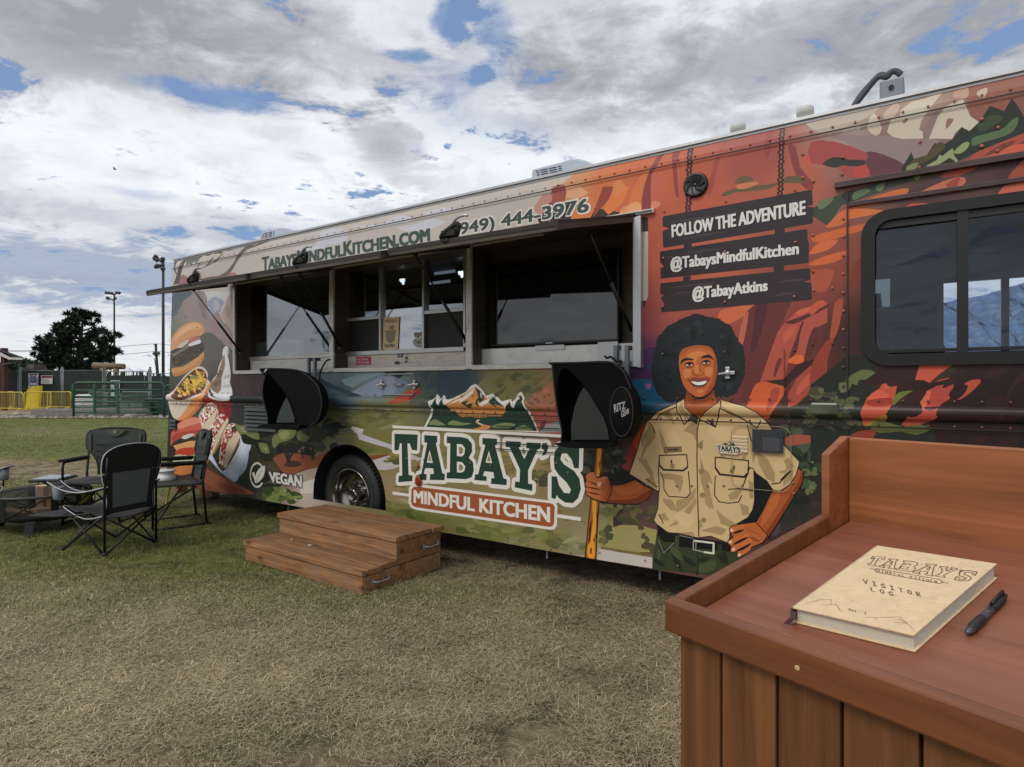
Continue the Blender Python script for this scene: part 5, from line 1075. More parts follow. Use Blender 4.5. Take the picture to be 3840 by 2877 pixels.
for col,p,sm in(((150,130,127),[(150,640),(600,640),(1000,680),(902,792),(722,862),(560,782),(430,772),(250,682)],2),((182,168,152),[(0,500),(500,388),(480,470),(300,560),(100,620),(0,580)],2),((102,62,67),[(428,772),(500,768),(602,802),(722,862),(702,932),(480,962),(430,852)],2),((168,76,74),[(0,690),(200,690),(432,772),(422,832),(300,822),(430,872),(452,932),(370,962),(280,962),(200,882),(0,850)],2),((50,52,48),[(100,850),(170,808),(250,812),(300,826),(420,832),(410,870),(320,880),(250,870),(190,890),(110,872)],2),((188,78,68),[(330,930),(360,885),(410,872),(455,905),(450,950),(400,965),(345,962)],3),((150,94,80),[(1220,230),(1502,178),(1660,160),(1660,282),(1562,352),(1502,447),(1402,402),(1312,472),(1250,492),(1208,332)],0),((142,120,117),[(870,652),(902,540),(987,438),(962,562),(918,662)],2),((207,194,174),[(592,612),(630,500),(692,490),(702,440),(782,370),(872,350),(1035,285),(922,432),(862,522),(842,592),(872,612),(872,662),(720,667),(640,652)],0),((207,194,177),[(918,667),(985,500),(1042,420),(1112,380),(1182,358),(1242,492),(1304,532),(1292,572),(1232,602),(1170,577),(1120,622),(1100,667),(1002,664)],0),((205,190,170),[(438,582),(490,458),(552,582),(510,642)],2),((188,172,160),[(230,610),(340,560),(385,550),(380,600),(300,618)],2),((196,172,154),[(560,482),(640,388),(690,400),(660,480),(600,520)],2),((150,112,98),[(712,535),(740,505),(756,515),(740,540),(718,545)],2),((150,112,98),[(1050,590),(1055,520),(1080,505),(1106,512),(1100,540)],2),((190,150,130),[(1100,330),(1140,280),(1220,250),(1225,330),(1180,350)],2),((200,180,162),[(1290,300),(1365,262),(1370,300),(1345,345),(1310,340)],2),((42,48,39),[(700,930),(722,868),(782,768),(802,822),(902,792),(962,698),(1032,712),(1102,668),(1172,573),(1232,607),(1312,530),(1392,408),(1502,450),(1562,353),(1602,400),(1662,500),(1662,622),(1302,762),(1102,862),(852,902)],0),((84,74,46),[(800,824),(902,792),(992,690),(1052,722),(1002,772),(902,842),(760,884)],2),((150,160,116),[(890,880),(980,830),(1000,785),(1022,800),(1102,738),(1112,792),(1142,832),(1130,852),(1080,812),(1002,862)],2),((141,156,106),[(1108,772),(1182,698),(1232,692),(1222,732),(1168,778)],2),((86,110,76),[(1250,662),(1312,638),(1382,620),(1502,578),(1562,518),(1612,498),(1602,562),(1552,622),(1452,662),(1342,692),(1260,722)],2),((130,140,100),[(745,880),(832,848),(822,892),(758,922)],2),((60,74,50),[(1290,560),(1400,480),(1500,500),(1420,560),(1330,610)],2),((170,80,66),[(1150,868),(1302,762),(1662,618),(1662,682),(1402,802),(1262,852)],0),((202,97,71),[(1290,852),(1502,740),(1662,700),(1662,762),(1482,812)],2),((120,60,56),[(1340,800),(1500,700),(1600,680),(1480,760)],2),((64,74,57),[(0,1210),(200,1105),(502,1012),(802,948),(1002,918),(702,1022),(452,1112),(240,1182),(140,1345),(15,1265)],0),((46,54,42),[(240,1100),(330,1060),(420,1100),(300,1160)],2),((106,121,86),[(55,1162),(140,1128),(182,1130),(120,1192),(68,1212)],2),((96,116,81),[(335,1082),(430,1048),(465,1070),(380,1122),(328,1142)],2),((110,126,90),[(505,1032),(572,1008),(560,1062),(520,1072)],2),((130,140,96),[(800,960),(860,940),(830,990)],2),((206,112,66),[(295,1202),(502,1110),(722,1048),(762,1070),(702,1122),(560,1162),(330,1212)],2),((196,111,86),[(795,1132),(902,1050),(1150,958),(1205,1000),(1102,1082),(870,1112)],2),((160,74,60),[(1050,1020),(1150,960),(1160,990),(1100,1060)],2),((216,117,61),[(136,1345),(180,1280),(290,1208),(562,1220),(502,1252),(280,1292)],2),((192,92,71),[(735,1212),(780,1168),(955,1170),(920,1197),(790,1212)],2),((196,102,80),[(1436,1112),(1502,1030),(1660,978),(1660,1092),(1560,1102)],0),((162,77,63),[(1535,962),(1602,880),(1660,828),(1660,962),(1560,1012)],2),((180,84,66),[(1160,880),(1330,850),(1240,920),(1100,960),(1000,960)],2)):S(LAND,'J',col,p,sm)
for col,p,sm in(((206,107,61),[(0,322),(80,288),(345,228),(320,272),(220,302),(60,352)],2),((210,112,66),[(90,250),(170,185),(230,150),(235,215),(150,250)],2),((216,111,66),[(0,402),(40,358),(172,328),(110,392),(0,422)],2),((210,106,62),[(0,472),(100,428),(235,398),(190,452),(100,482),(0,492)],2),((176,86,63),[(0,562),(20,518),(142,518),(130,582),(90,652),(18,642)],2),((196,92,66),[(0,752),(50,708),(95,718),(40,772),(0,802)],2),((168,81,59),[(150,722),(202,698),(190,802),(160,922),(118,962),(130,852)],2),((128,61,49),[(248,602),(270,480),(328,430),(330,480),(290,600),(255,640)],2),((150,72,54),[(280,400),(330,368),(330,410),(290,420)],2),((152,66,53),[(5,1112),(100,958),(142,958),(110,1052),(70,1252),(0,1282)],2),((40,44,37),[(0,1232),(230,1050),(330,1042),(420,1102),(320,1482),(560,1502),(765,1512),(800,1720),(0,1720)],0),((188,87,61),[(500,1103),(592,1103),(540,1222),(520,1332),(440,1462),(330,1494),(313,1402),(350,1312),(430,1252)],0),((208,102,72),[(500,1108),(580,1108),(530,1215),(450,1260),(470,1190)],2),((216,98,78),[(352,1322),(420,1260),(492,1302),(430,1332)],2),((160,64,50),[(352,1330),(500,1310),(505,1350),(440,1370),(360,1360)],2),((202,92,71),[(680,1103),(988,1103),(993,1142),(930,1152),(870,1192),(740,1222),(700,1202),(648,1202)],0),((186,82,63),[(908,1325),(960,1220),(1042,1198),(1054,1220),(980,1292)],2),((178,77,63),[(556,1492),(640,1382),(702,1280),(782,1240),(892,1218),(872,1312),(802,1372),(834,1390),(762,1452),(640,1494)],0),((212,104,80),[(640,1390),(700,1290),(750,1270),(720,1360),(660,1420)],2),((66,36,34),[(700,1370),(800,1365),(870,1330),(800,1372),(740,1390)],2),((64,50,40),[(736,1222),(880,1108),(942,1110),(942,1162),(802,1202)],2),((110,120,57),[(508,1332),(550,1278),(655,1268),(642,1292),(590,1302),(570,1362),(520,1364)],2),((102,112,70),[(216,1202),(320,1138),(402,1153),(404,1192),(300,1202),(290,1234)],2),((156,124,52),[(328,1492),(430,1430),(472,1418),(472,1452),(380,1492)],2),((96,102,57),[(366,1492),(430,1452),(562,1490),(662,1478),(757,1502),(660,1544),(560,1522),(430,1532)],2),((106,116,77),[(176,1222),(250,1218),(240,1262),(188,1282)],2),((60,30,28),[(950,1560),(1150,1430),(1330,1330),(1330,1400),(1180,1500),(1040,1600)],2),((140,62,46),[(240,1560),(300,1520),(400,1510),(380,1570)],2)):S(LAND,'K',col,p,sm)
camo(LAND,'K',[(84,94,64),(106,116,78),(60,68,48),(120,130,80)],[(0,1240),(180,1240),(300,1330),(290,1480),(0,1540)],26,42,24,24)
camo(LAND,'K',[(54,32,32),(44,26,28),(62,38,34)],[(400,1120),(1400,1120),(1700,1650),(800,1650)],24,120,50,25,-.5)
for x0,y0,x1,y1,n in((681,560,665,1190,17),(1497,380,1482,1030,16)):
 for k in range(n):
  t=(k+.5)/n;x,y=x0+(x1-x0)*t,y0+(y1-y0)*t;h_=(y1-y0)/n*.62;w_=27 if k%2 else 31
  ell(SIGN,'I',(48,36,40),x+(2 if k%3 else-3),y,w_,h_,12)
 for k in range(n):
  t=(k+.5)/n;x,y=x0+(x1-x0)*t,y0+(y1-y0)*t
  ell(SIGN,'I',(178,86,70),x+(2 if k%3 else-3),y,10-(k%2)*3,15,9)
SD=(54,46,50)
for p in([(437,1218),(450,1210),(560,1190),(1745,977),(1765,982),(1772,1110),(1710,1125),(1777,1130),(1773,1268),(1760,1278),(465,1490),(443,1485),(437,1342),(497,1320),(437,1300)],[(625,1440),(697,1430),(697,1545),(625,1550)],[(1435,1315),(1520,1300),(1528,1410),(1435,1420)]):S(SIGN,'I',SD,p)
for p in([(483,822),(500,808),(1990,580),(2010,578),(2013,700),(2026,720),(2022,918),(2005,932),(510,1090),(490,1090),(488,980),(526,970),(484,920)],[(487,1140),(2020,984),(2036,986),(2043,1100),(1970,1126),(2050,1135),(2056,1298),(2040,1312),(510,1442),(497,1440),(494,1375),(531,1360),(489,1290),(521,1265),(486,1250)],[(725,1070),(802,1062),(804,1090),(780,1118),(725,1145)],[(1662,965),(1762,958),(1775,1010),(1662,1026)]):S(SIGN,'R',SD,p)
for(x0,y0,x1,y1)in((560,520,1200,430),(700,690,1150,610),(1500,470,1990,400),(560,880,620,870),(700,840,1150,780),(1400,870,1950,790),(1700,1135,2000,1100),(640,1250,800,1232),(1650,1275,1900,1240),(560,1190,1100,1140),(1250,890,1950,850)):taper_stroke(SIGN,'R',(74,64,68),[(x0,y0),((x0+x1)/2,(y0+y1)/2-8),(x1,y1)],.014)
LT=(222,219,215)
for tx,q in(('FOLLOW THE ADVENTURE',[(606,538),(1985,284),(1986,426),(611,662)]),('@TabaysMindfulKitchen',[(597,872),(1915,712),(1916,872),(597,1030)]),('@TabayAtkins',[(823,1180),(1593,1098),(1593,1250),(823,1340)])):
 lettering(TEXT,tx,[(x+7,y+7)for x,y in q],(28,24,26),.005,rg='R');lettering(TEXT,tx,q,LT,.0036,rg='R')
lettering(TEXT,'TabaysMindfulKitchen.com',[(984,967),(1609,848),(1611,903),(984,1014)],(66,82,76),.0105,.8);
lettering(TEXT,'(949) 444-3976',[(1703,838),(2209,740),(2209,813),(1703,900)],(222,214,206),.015);lettering(TEXT,'(949) 444-3976',[(1705,841),(2206,744),(2206,809),(1705,897)],(62,78,73),.006)
SK,SKD,SKL=(196,106,56),(164,82,42),(214,132,76)
hair=[(840,236),(920,246),(1000,268),(1085,276),(1140,325),(1205,355),(1245,430),(1295,520),(1335,580),(1345,700),(1345,830),(1305,930),(1265,1010),(1185,1055),(1050,1065),(1000,1110),(760,1110),(580,1108),(500,1055),(445,970),(425,880),(412,780),(436,640),(465,560),(480,470),(540,395),(580,345),(660,318),(700,285),(780,262)]
S(MAN,'E',(36,40,43),hair,3)
r_=random.Random(5)
for i,(x,y)in enumerate(spline(hair,4)):ell(MAN,'E',(36,40,43),x,y,r_.uniform(14,30),r_.uniform(14,28),8)
camo(MAN,'E',[(28,32,34),(44,50,52),(32,36,38)],[(500,450),(840,280),(1200,400),(1290,700),(1260,950),(1080,1030),(1080,560),(700,560),(680,1000),(480,900)],60,40,34,27)
S(MAN,'E',SKD,[(762,1005),(850,1082),(902,1082),(1032,985),(1050,1060),(1085,1150),(1005,1255),(895,1315),(818,1275),(738,1190)])
S(MAN,'E',(136,64,32),[(765,1010),(850,1085),(902,1085),(1032,988),(1040,1060),(960,1130),(860,1150),(780,1120)],2)
face=[(698,605),(760,560),(890,538),(1000,558),(1047,620),(1072,700),(1077,800),(1062,900),(1032,985),(962,1052),(902,1072),(850,1067),(770,1012),(720,932),(688,802),(679,700)]
S(MAN,'E',(30,26,24),[(x,y)for x,y in[(752,985),(800,1050),(850,1095),(905,1100),(965,1080),(1040,1000),(1035,960),(770,960)]],2)
S(MAN,'E',SK,face,3)
S(MAN,'E',SKD,[(1047,622),(1075,720),(1077,805),(1062,900),(1032,985),(962,1052),(930,1060),(990,980),(1036,860),(1040,740)],2)
S(MAN,'E',(172,92,50),[(698,606),(760,562),(890,540),(1000,560),(1044,622),(1000,592),(890,566),(770,592),(702,660)],2)
S(MAN,'E',SKL,[(760,640),(860,600),(960,620),(950,640),(890,650),(860,700),(850,760),(830,700),(780,660)],3);S(MAN,'E',SKL,[(720,800),(780,780),(810,820),(790,870),(740,880)],3);S(MAN,'E',SKL,[(950,780),(1010,770),(1030,810),(1000,860),(960,850)],3);S(MAN,'E',SKL,[(870,1000),(930,1000),(920,1030),(880,1030)],3)
for p in([(693,742),(708,690),(760,670),(827,680),(822,694),(760,692),(716,718)],[(913,662),(950,643),(1002,640),(1042,692),(1000,670),(940,670),(916,678)]):S(MAN,'E',(28,24,24),p,2)
for x,y,d in((785,738,0),(960,716,-2)):
 S(MAN,'E',(150,78,42),[(x-55,y+10),(x-20,y-26),(x+25,y-24),(x+52,y+4),(x+20,y+26),(x-25,y+28)],3)
 S(MAN,'E',(222,206,196),[(x-38,y+5),(x-10,y-10),(x+25,y-9),(x+40,y+4),(x+10,y+12),(x-20,y+12)],2);ell(MAN,'E',(44,28,22),x+4,y+1,15,11);taper_stroke(MAN,'E',(36,24,20),[(x-46,y+8),(x-10,y-13),(x+25,y-13),(x+48,y+6)],.014);taper_stroke(MAN,'E',(150,78,42),[(x-42,y+30),(x,y+36),(x+42,y+24)],.008)
S(MAN,'E',(158,84,44),[(808,828),(826,796),(842,832),(872,850),(920,842),(938,812),(944,838),(890,866),(850,862)],2);S(MAN,'E',(170,90,48),[(890,730),(908,720),(902,790),(925,810),(905,815),(888,780)],2);S(MAN,'E',SKL,[(850,750),(880,740),(885,800),(870,830),(845,820)],2)
taper_stroke(MAN,'E',(140,70,38),[(772,868),(776,900),(788,925)],.01);taper_stroke(MAN,'E',(140,70,38),[(985,866),(994,890),(990,915)],.01)
S(MAN,'E',(140,70,52),[(786,892),(850,870),(890,880),(970,868),(990,892),(962,952),(902,992),(850,988),(808,945)],2);S(MAN,'E',(60,26,22),[(800,908),(880,918),(968,902),(950,950),(900,968),(845,958)],2);S(MAN,'E',(238,234,228),[(804,910),(880,921),(964,905),(948,938),(900,952),(848,946)],2);S(MAN,'E',(176,96,66),[(830,962),(900,975),(945,958),(900,990),(855,986)],2)
S(MAN,'H',(40,22,14),[(196,410),(286,410),(246,700),(222,1000),(202,1398),(98,1378),(146,900),(180,600)]);S(MAN,'H',(150,88,34),[(204,412),(278,412),(238,700),(213,1000),(193,1396),(108,1380),(154,900),(188,600)])
for p in([(212,420),(246,420),(238,520),(218,560),(238,640),(196,700),(208,580)],[(165,880),(204,890),(198,1000),(208,1100),(190,1182),(148,1252),(172,1050)],[(130,1260),(180,1230),(190,1300),(180,1388),(124,1372)],[(176,1000),(200,960),(186,1100)]):S(MAN,'H',(226,152,52),p,2)
for p in([(255,420),(275,420),(262,560),(248,560)],[(230,640),(244,620),(236,720),(226,720)],[(205,1000),(214,1000),(205,1200),(198,1190)],[(140,1120),(160,1050),(150,1200),(136,1260)],[(150,1300),(162,1290),(160,1340),(148,1340)]):S(MAN,'H',(70,38,18),p,2)
BKL=(24,20,20)
S(MAN,'H',BKL,[(320,742),(430,732),(545,690),(620,742),(702,785),(655,872),(562,916),(450,915),(318,910),(232,898),(290,830)],0)
S(MAN,'H',(168,86,42),[(328,750),(430,742),(542,700),(612,750),(692,788),(648,862),(560,905),(450,905),(320,898),(240,888),(300,830)]);S(MAN,'H',(128,58,28),[(320,872),(450,872),(560,850),(655,790),(692,790),(648,862),(560,905),(320,900),(300,890)],2);S(MAN,'H',(190,102,52),[(350,770),(450,760),(560,720),(610,770),(560,810),(420,830)],3)
S(MAN,'H',BKL,[(110,645),(180,620),(210,672),(270,655),(308,660),(340,760),(330,830),(296,900),(236,890),(176,875),(106,825),(106,720)])
S(MAN,'H',(182,98,58),[(119,652),(178,630),(206,684),(268,667),(300,670),(330,762),(320,822),(290,888),(240,880),(180,865),(116,820),(115,722)])
for p in([(119,650),(178,630),(206,690),(200,730),(118,700)],[(116,712),(200,738),(240,745),(238,775),(118,755)],[(118,765),(240,790),(236,820),(120,800)],[(122,812),(232,832),(225,865),(140,840)]):S(MAN,'H',(198,112,70),p,2)
for p in([(118,704),(200,738),(240,748)],[(116,760),(240,784)],[(118,806),(234,828)]):taper_stroke(MAN,'H',(70,34,20),p,.011)
S(MAN,'H',(204,118,76),[(205,735),(222,690),(268,667),(290,680),(245,745),(222,764)],2);S(MAN,'H',(232,180,150),[(209,745),(215,722),(240,716),(242,738),(222,758)],2);S(MAN,'H',(160,80,44),[(300,680),(330,762),(322,820),(290,885),(260,860),(300,790)],2)
S(MAN,'H',BKL,[(1960,575),(2018,640),(2002,742),(1932,852),(1842,1004),(1712,1206),(1670,1250),(1560,1292),(1520,1262),(1582,1080),(1642,980),(1712,830),(1742,780),(1830,790),(1920,700)])
S(MAN,'H',(170,88,43),[(1960,592),(2004,642),(1988,740),(1918,850),(1828,1000),(1698,1200),(1658,1240),(1560,1280),(1530,1260),(1592,1080),(1652,980),(1722,830),(1752,786),(1830,792),(1920,700)]);S(MAN,'H',(136,62,30),[(1990,620),(2004,642),(1988,740),(1918,850),(1828,1000),(1698,1200),(1658,1240),(1680,1160),(1800,980),(1900,820),(1960,720)],2);S(MAN,'H',(192,104,54),[(1740,840),(1800,820),(1790,900),(1700,1040),(1640,1100),(1660,1000)],3)
SH,SHD,OUT=(210,181,132),(170,144,102),(38,32,28)
S(MAN,'H',(22,24,27),[(1560,590),(1705,700),(1752,790),(1722,832),(1650,982),(1580,1085),(1350,1120),(1500,1030),(1560,880)])
shirt=[(648,192),(740,110),(920,30),(968,-4),(985,60),(1050,130),(1105,172),(1165,110),(1270,30),(1286,-4),(1320,10),(1500,55),(1610,110),(1692,200),(1740,270),(1842,400),(1972,542),(1942,652),(1882,742),(1802,792),(1748,786),(1690,702),(1600,640),(1572,600),(1578,880),(1562,960),(1520,1025),(1366,1112),(1362,1200),(1350,1245),(1200,1185),(1085,1200),(925,1160),(830,1155),(728,1080),(708,1050),(742,950),(752,800),(742,790),(735,790),(610,715),(493,642),(560,452),(600,302)]
for i in(0,):stroke(MAN,'H',OUT,shirt,.012,True)
S(MAN,'H',SH,shirt)
for p in([(745,235),(790,332),(832,452),(805,482),(770,402)],[(1050,270),(1085,300),(1090,380),(1060,340)],[(960,270),(1060,170),(1085,190),(1075,330),(1020,290)],[(780,130),(860,90),(885,230),(850,180)],[(655,210),(720,290),(720,330),(640,420),(600,520),(570,560),(640,330)],[(560,500),(640,520),(700,640),(690,700),(640,620)],[(620,690),(700,660),(735,780),(660,735)],[(1290,40),(1400,100),(1530,190),(1480,180),(1350,110)],[(1540,200),(1600,260),(1620,420),(1570,560),(1545,420)],[(1600,440),(1700,520),(1760,640),(1760,730),(1690,690),(1620,560)],[(1800,560),(1880,500),(1930,580),(1850,640),(1800,640)],[(1840,650),(1930,600),(1900,700),(1830,760)],[(760,650),(830,640),(950,660),(960,720),(930,820),(880,700),(800,690)],[(780,860),(860,870),(920,980),(850,960),(790,900)],[(900,880),(1000,850),(1075,760),(1060,850),(980,940),(900,985)],[(830,1110),(930,1020),(1070,850),(1080,900),(1000,1020),(900,1090)],[(1110,500),(1160,640),(1230,960),(1180,920),(1130,760),(1110,700)],[(1250,960),(1320,1020),(1450,1100),(1360,1110),(1290,1080)],[(1450,900),(1530,930),(1540,1000),(1480,1010)],[(1110,1140),(1250,1100),(1340,1130),(1300,1180),(1200,1160)],[(750,1000),(800,985),(840,1050),(790,1055)],[(920,1160),(1040,1150),(1065,1185),(1000,1180)],[(1100,370),(1135,345),(1130,440),(1105,430)],[(1130,590),(1190,640),(1220,740),(1160,700)],[(1140,810),(1190,870),(1200,960),(1150,900)],[(1250,520),(1300,470),(1330,500),(1290,520)],[(1480,480),(1530,460),(1500,520),(1460,525)],[(1530,700),(1572,720),(1570,860),(1540,860)],[(1350,830),(1450,760),(1475,800),(1430,860),(1370,880)],[(1085,1060),(1110,1040),(1130,1100),(1100,1130)],[(760,520),(800,540),(790,600),(765,575)],[(590,330),(640,260),(650,300),(600,420)]):S(MAN,'H',SHD,p)
for p in([(820,300),(900,280),(940,420),(880,480)],[(1180,220),(1330,230),(1400,330),(1250,360)],[(880,1000),(980,980),(1060,1060),(960,1110)],[(1750,560),(1820,520),(1860,600),(1790,620)]):S(MAN,'H',(216,188,140),p,3)
S(MAN,'H',(58,48,42),[(968,215),(1035,128),(1094,160),(1082,218),(1040,188),(1000,192)]);S(MAN,'H',SH,[(916,30),(968,-6),(992,70),(1052,130),(968,217),(924,112)]);S(MAN,'H',SHD,[(930,60),(965,20),(985,80),(1030,130),(980,180)],0);S(MAN,'H',(196,164,114),[(1268,32),(1288,-6),(1303,50),(1242,238),(1103,167),(1180,110)]);S(MAN,'H',(58,48,42),[(1165,165),(1215,180),(1240,236),(1200,210)],0)
for p in([(968,217),(924,112),(916,30)],[(968,217),(1040,130),(1094,162),(1103,167)],[(1103,167),(1242,238),(1303,50),(1288,0)],[(1105,170),(1082,260),(1080,520),(1088,900),(1097,1195)],[(720,180),(760,130),(916,60)],[(660,195),(690,230),(715,290)],[(1290,70),(1420,130),(1540,200),(1605,250)],[(1605,250),(1640,180)],[(750,500),(744,640),(752,800)],[(1520,215),(1545,330),(1560,360)],[(1572,600),(1540,590),(1480,760)],[(1810,700),(1850,660),(1905,610)],[(640,690),(735,760)],[(1730,735),(1800,725),(1900,620)],[(1350,780),(1450,775),(1570,790)],[(745,1000),(770,1040),(785,1080)]):stroke(MAN,'H',OUT,p,.0075)
for p in([(750,485),(990,478),(1000,585),(960,617),(790,610),(752,572)],[(1240,500),(1530,530),(1526,640),(1492,673),(1280,650),(1240,590)]):S(MAN,'H',(212,182,132),p);stroke(MAN,'H',OUT,p,.008,True);stroke(MAN,'H',OUT,p[2:],.013)
for p in([(762,632),(790,700),(792,782),(832,842),(992,852),(1022,812),(1005,620)],[(1240,662),(1233,832),(1272,888),(1350,902),(1442,892),(1472,832)]):stroke(MAN,'H',OUT,p,.007)
for x,y in((1108,398),(1116,622),(1126,832),(1138,1050),(865,578),(1387,622)):ell(MAN,'H',(56,44,30),x,y,20,22);ell(MAN,'H',(190,160,108),x,y,14,16);ell(MAN,'H',(60,48,32),x,y,6,7)
for x0,y0,x1,y1 in((862,520,862,560),(1408,570,1408,610)):taper_stroke(MAN,'H',OUT,[(x0,y0),(x0-6,(y0+y1)/2),(x1,y1)],.012)
S(MAN,'H',(70,56,38),[(794,412),(944,406),(948,452),(796,462)]);S(MAN,'H',(146,120,82),[(800,418),(940,412),(942,446),(800,455)]);lettering(TEXT,'CHEF TABAY',[(822,428),(918,424),(919,439),(822,444)],(50,38,26),.0015,rg='H')
S(BADGE,'H',(44,58,52),[(1306,388),(1330,372),(1350,378),(1370,358),(1390,376),(1402,370),(1420,400),(1360,396)]);S(BADGE,'H',(196,176,140),[(1340,384),(1370,366),(1380,384),(1360,390)])
lettering(BADGE,"TABAY'S",[(1262,391),(1466,414),(1464,464),(1265,438)],(226,216,196),.006,rg='H',spacing=1.1);lettering(BADGE,"TABAY'S",[(1264,393),(1464,415),(1462,462),(1267,436)],(40,52,50),.0022,rg='H',spacing=1.1)
S(BADGE,'H',(140,84,58),[(1282,446),(1444,462),(1444,482),(1282,466)]);lettering(BADGE,'MINDFUL KITCHEN',[(1288,450),(1438,465),(1438,478),(1288,463)],(226,214,196),.0012,rg='H')
S(MAN,'H',(54,62,38),[(738,1100),(830,1152),(920,1170),(1100,1212),(1350,1248),(1445,1340),(1505,1340),(1500,1560),(690,1480),(702,1350)]);S(MAN,'H',(20,20,20),[(732,1082),(830,1157),(932,1180),(1360,1248),(1500,1330),(1380,1330),(1230,1310),(900,1280),(860,1240),(790,1240),(740,1182)])
for p in([(740,1230),(790,1300),(880,1250),(860,1300),(800,1340),(760,1310)],[(880,1330),(960,1480),(940,1500),(870,1400)],[(720,1380),(800,1440),(790,1460),(710,1420)],[(960,1350),(1070,1430),(1060,1460),(980,1420)],[(1100,1380),(1180,1370),(1160,1420),(1100,1410)],[(1250,1340),(1330,1330),(1350,1440),(1280,1400)]):S(MAN,'H',(34,40,26),p,2)
for p in([(840,1300),(900,1280),(960,1400),(900,1380)],[(1100,1440),(1240,1400),(1230,1480),(1110,1510)],[(730,1300),(770,1340),(740,1400)]):S(MAN,'H',(72,82,52),p,2)
stroke(MAN,'H',BKL,[(1085,1330),(1090,1440),(1078,1540)],.007);S(MAN,'H',(62,72,44),[(890,1185),(928,1185),(918,1312),(888,1300)]);S(MAN,'H',(48,56,34),[(1260,1255),(1295,1260),(1300,1360),(1262,1350)])
stroke(MAN,'H',(214,214,190),[(1050,1228),(1226,1250),(1224,1340),(1140,1328)],.012);stroke(MAN,'H',(150,150,150),[(1140,1328),(1048,1306),(1050,1228)],.008);stroke(MAN,'H',(120,120,124),[(930,1184),(1050,1210)],.006);stroke(MAN,'H',(140,140,140),[(1072,1235),(1070,1300)],.006);stroke(MAN,'H',(120,120,120),[(742,1222),(790,1335),(882,1245)],.006)
hand=[(1366,1128),(1380,1106),(1472,1085),(1590,1070),(1692,1182),(1652,1242),(1560,1282),(1548,1300),(1450,1372),(1432,1356),(1440,1330),(1390,1328),(1376,1300),(1384,1282),(1366,1262),(1352,1234),(1400,1200),(1380,1162)]
stroke(MAN,'H',BKL,hand,.011,True);S(MAN,'H',(186,100,52),hand)
for p in([(1368,1130),(1382,1108),(1472,1087),(1484,1130),(1392,1160)],[(1356,1234),(1500,1162),(1530,1192),(1386,1262)],[(1380,1302),(1530,1205),(1560,1240),(1402,1326)],[(1436,1354),(1530,1290),(1548,1308),(1452,1370)]):S(MAN,'H',(198,112,62),p,2)
for p in([(1390,1168),(1440,1150),(1495,1130)],[(1386,1268),(1460,1230),(1530,1196)],[(1404,1330),(1490,1290),(1555,1250)]):taper_stroke(MAN,'H',(40,22,16),p,.016)
for x,y in((1384,1138),(1372,1240),(1398,1304),(1450,1352)):ell(MAN,'H',(232,186,162),x,y,15,15)
for p in([(1500,1110),(1580,1150),(1640,1180),(1560,1150)],[(1540,1190),(1600,1210),(1640,1240),(1570,1230)]):S(MAN,'H',(150,74,38),p,2)
for wr,nm,g_ in((GRAD,'painted_sky_and_hills',.11),(LAND,'painted_landscape',0),(FOOD,'printed_food',0),(SIGN,'painted_sign_boards',0),(LOGO,'logo',0),(LEAF,'leaf_emblem',0),(BADGE,'shirt_badge',0),(MAN,'painted_man',0),(TEXT,'lettering',0)):
 wr.build(nm,VINYL,side,grid_=g_,base=.0125 if wr is BADGE else 0)
# ===== wooden steps in front of the wheel
STW=wood('step_board',C(104,72,48),C(166,121,83),0,.85,True,1.0,grey=C(124,106,90),spec=.15)
p0,p1=Vector(G(*Z('V',1270,975))),Vector(G(*Z('V',55,610)))
d=(p1-p0);ang=math.atan2(-d.y,-d.x);Wd=d.length
steps=thing('wooden_steps','reddish two tread wooden step box with two steel handles in front of the truck wheel','steps',tuple(p0),ang)
def sl(px,py,z):"""pixel on a horizontal plane -> step coordinates (x to the right along the front, y back)""";g=Vector(G(px,py,z))-p0;return(g.x*cos(ang)+g.y*sin(ang),-g.x*sin(ang)+g.y*cos(ang))
zt1=1.48+(p0.y)*ray(*Z('V',1275,725))[2]
bk=sl(*Z('V',2150,705),0);Dp=bk[1]
def side(px,py):
 "pixel on the right side of the steps -> (y, z)"
 rr=ray(px,py);nx_,ny_=cos(ang),sin(ang);t_=(p0.x*nx_+p0.y*ny_+.012)/(rr[0]*nx_+rr[1]*ny_);g=Vector((t_*rr[0],t_,1.48+t_*rr[2]))-p0
 return-g.x*sin(ang)+g.y*cos(ang),g.z
f2,zt2=side(*Z('V',1618,378))
print('STEPS W',Wd,'D',Dp,'z1',zt1,'z2',zt2,'f2',f2)
tk=.04
def board(a,c,name='board',m=STW):return MB().box2(a,c).build(name,m,steps,bevel=.006)
r=random.Random(8)
zl=zt1-tk-.004
board((-Wd,0,0),(0,.036,zl))
board((-.036,.0365,0),(0,Dp,zl));board((-Wd,.0365,0),(-Wd+.036,Dp,zl));board((-Wd+.037,Dp-.036,0),(-.037,Dp,zl))
n1_=2;w1=(f2+.075)/n1_
for k in range(n1_):board((-Wd-.012,-.014+k*(w1+.004),zt1-tk),(.012-(.018 if k else 0),-.014+k*(w1+.004)+w1-.004,zt1))
board((-Wd,f2+.015,zt1+.001),(0,f2+.051,zt2-tk-.004))
board((-.036,f2+.052,zl+.006),(0,Dp,zt2-tk-.004));board((-Wd,f2+.052,zl+.006),(-Wd+.036,Dp,zt2-tk-.004));board((-Wd+.037,Dp-.036,zl+.006),(-.037,Dp,zt2-tk-.004))
n2_=4;w2=(Dp-f2+.02)/n2_
for k in range(n2_):o_=r.uniform(-.008,.012);board((-Wd-.012+o_,f2+k*w2,zt2-tk),(.014+o_,f2+(k+1)*w2-.006,zt2+r.uniform(-.002,.002)))
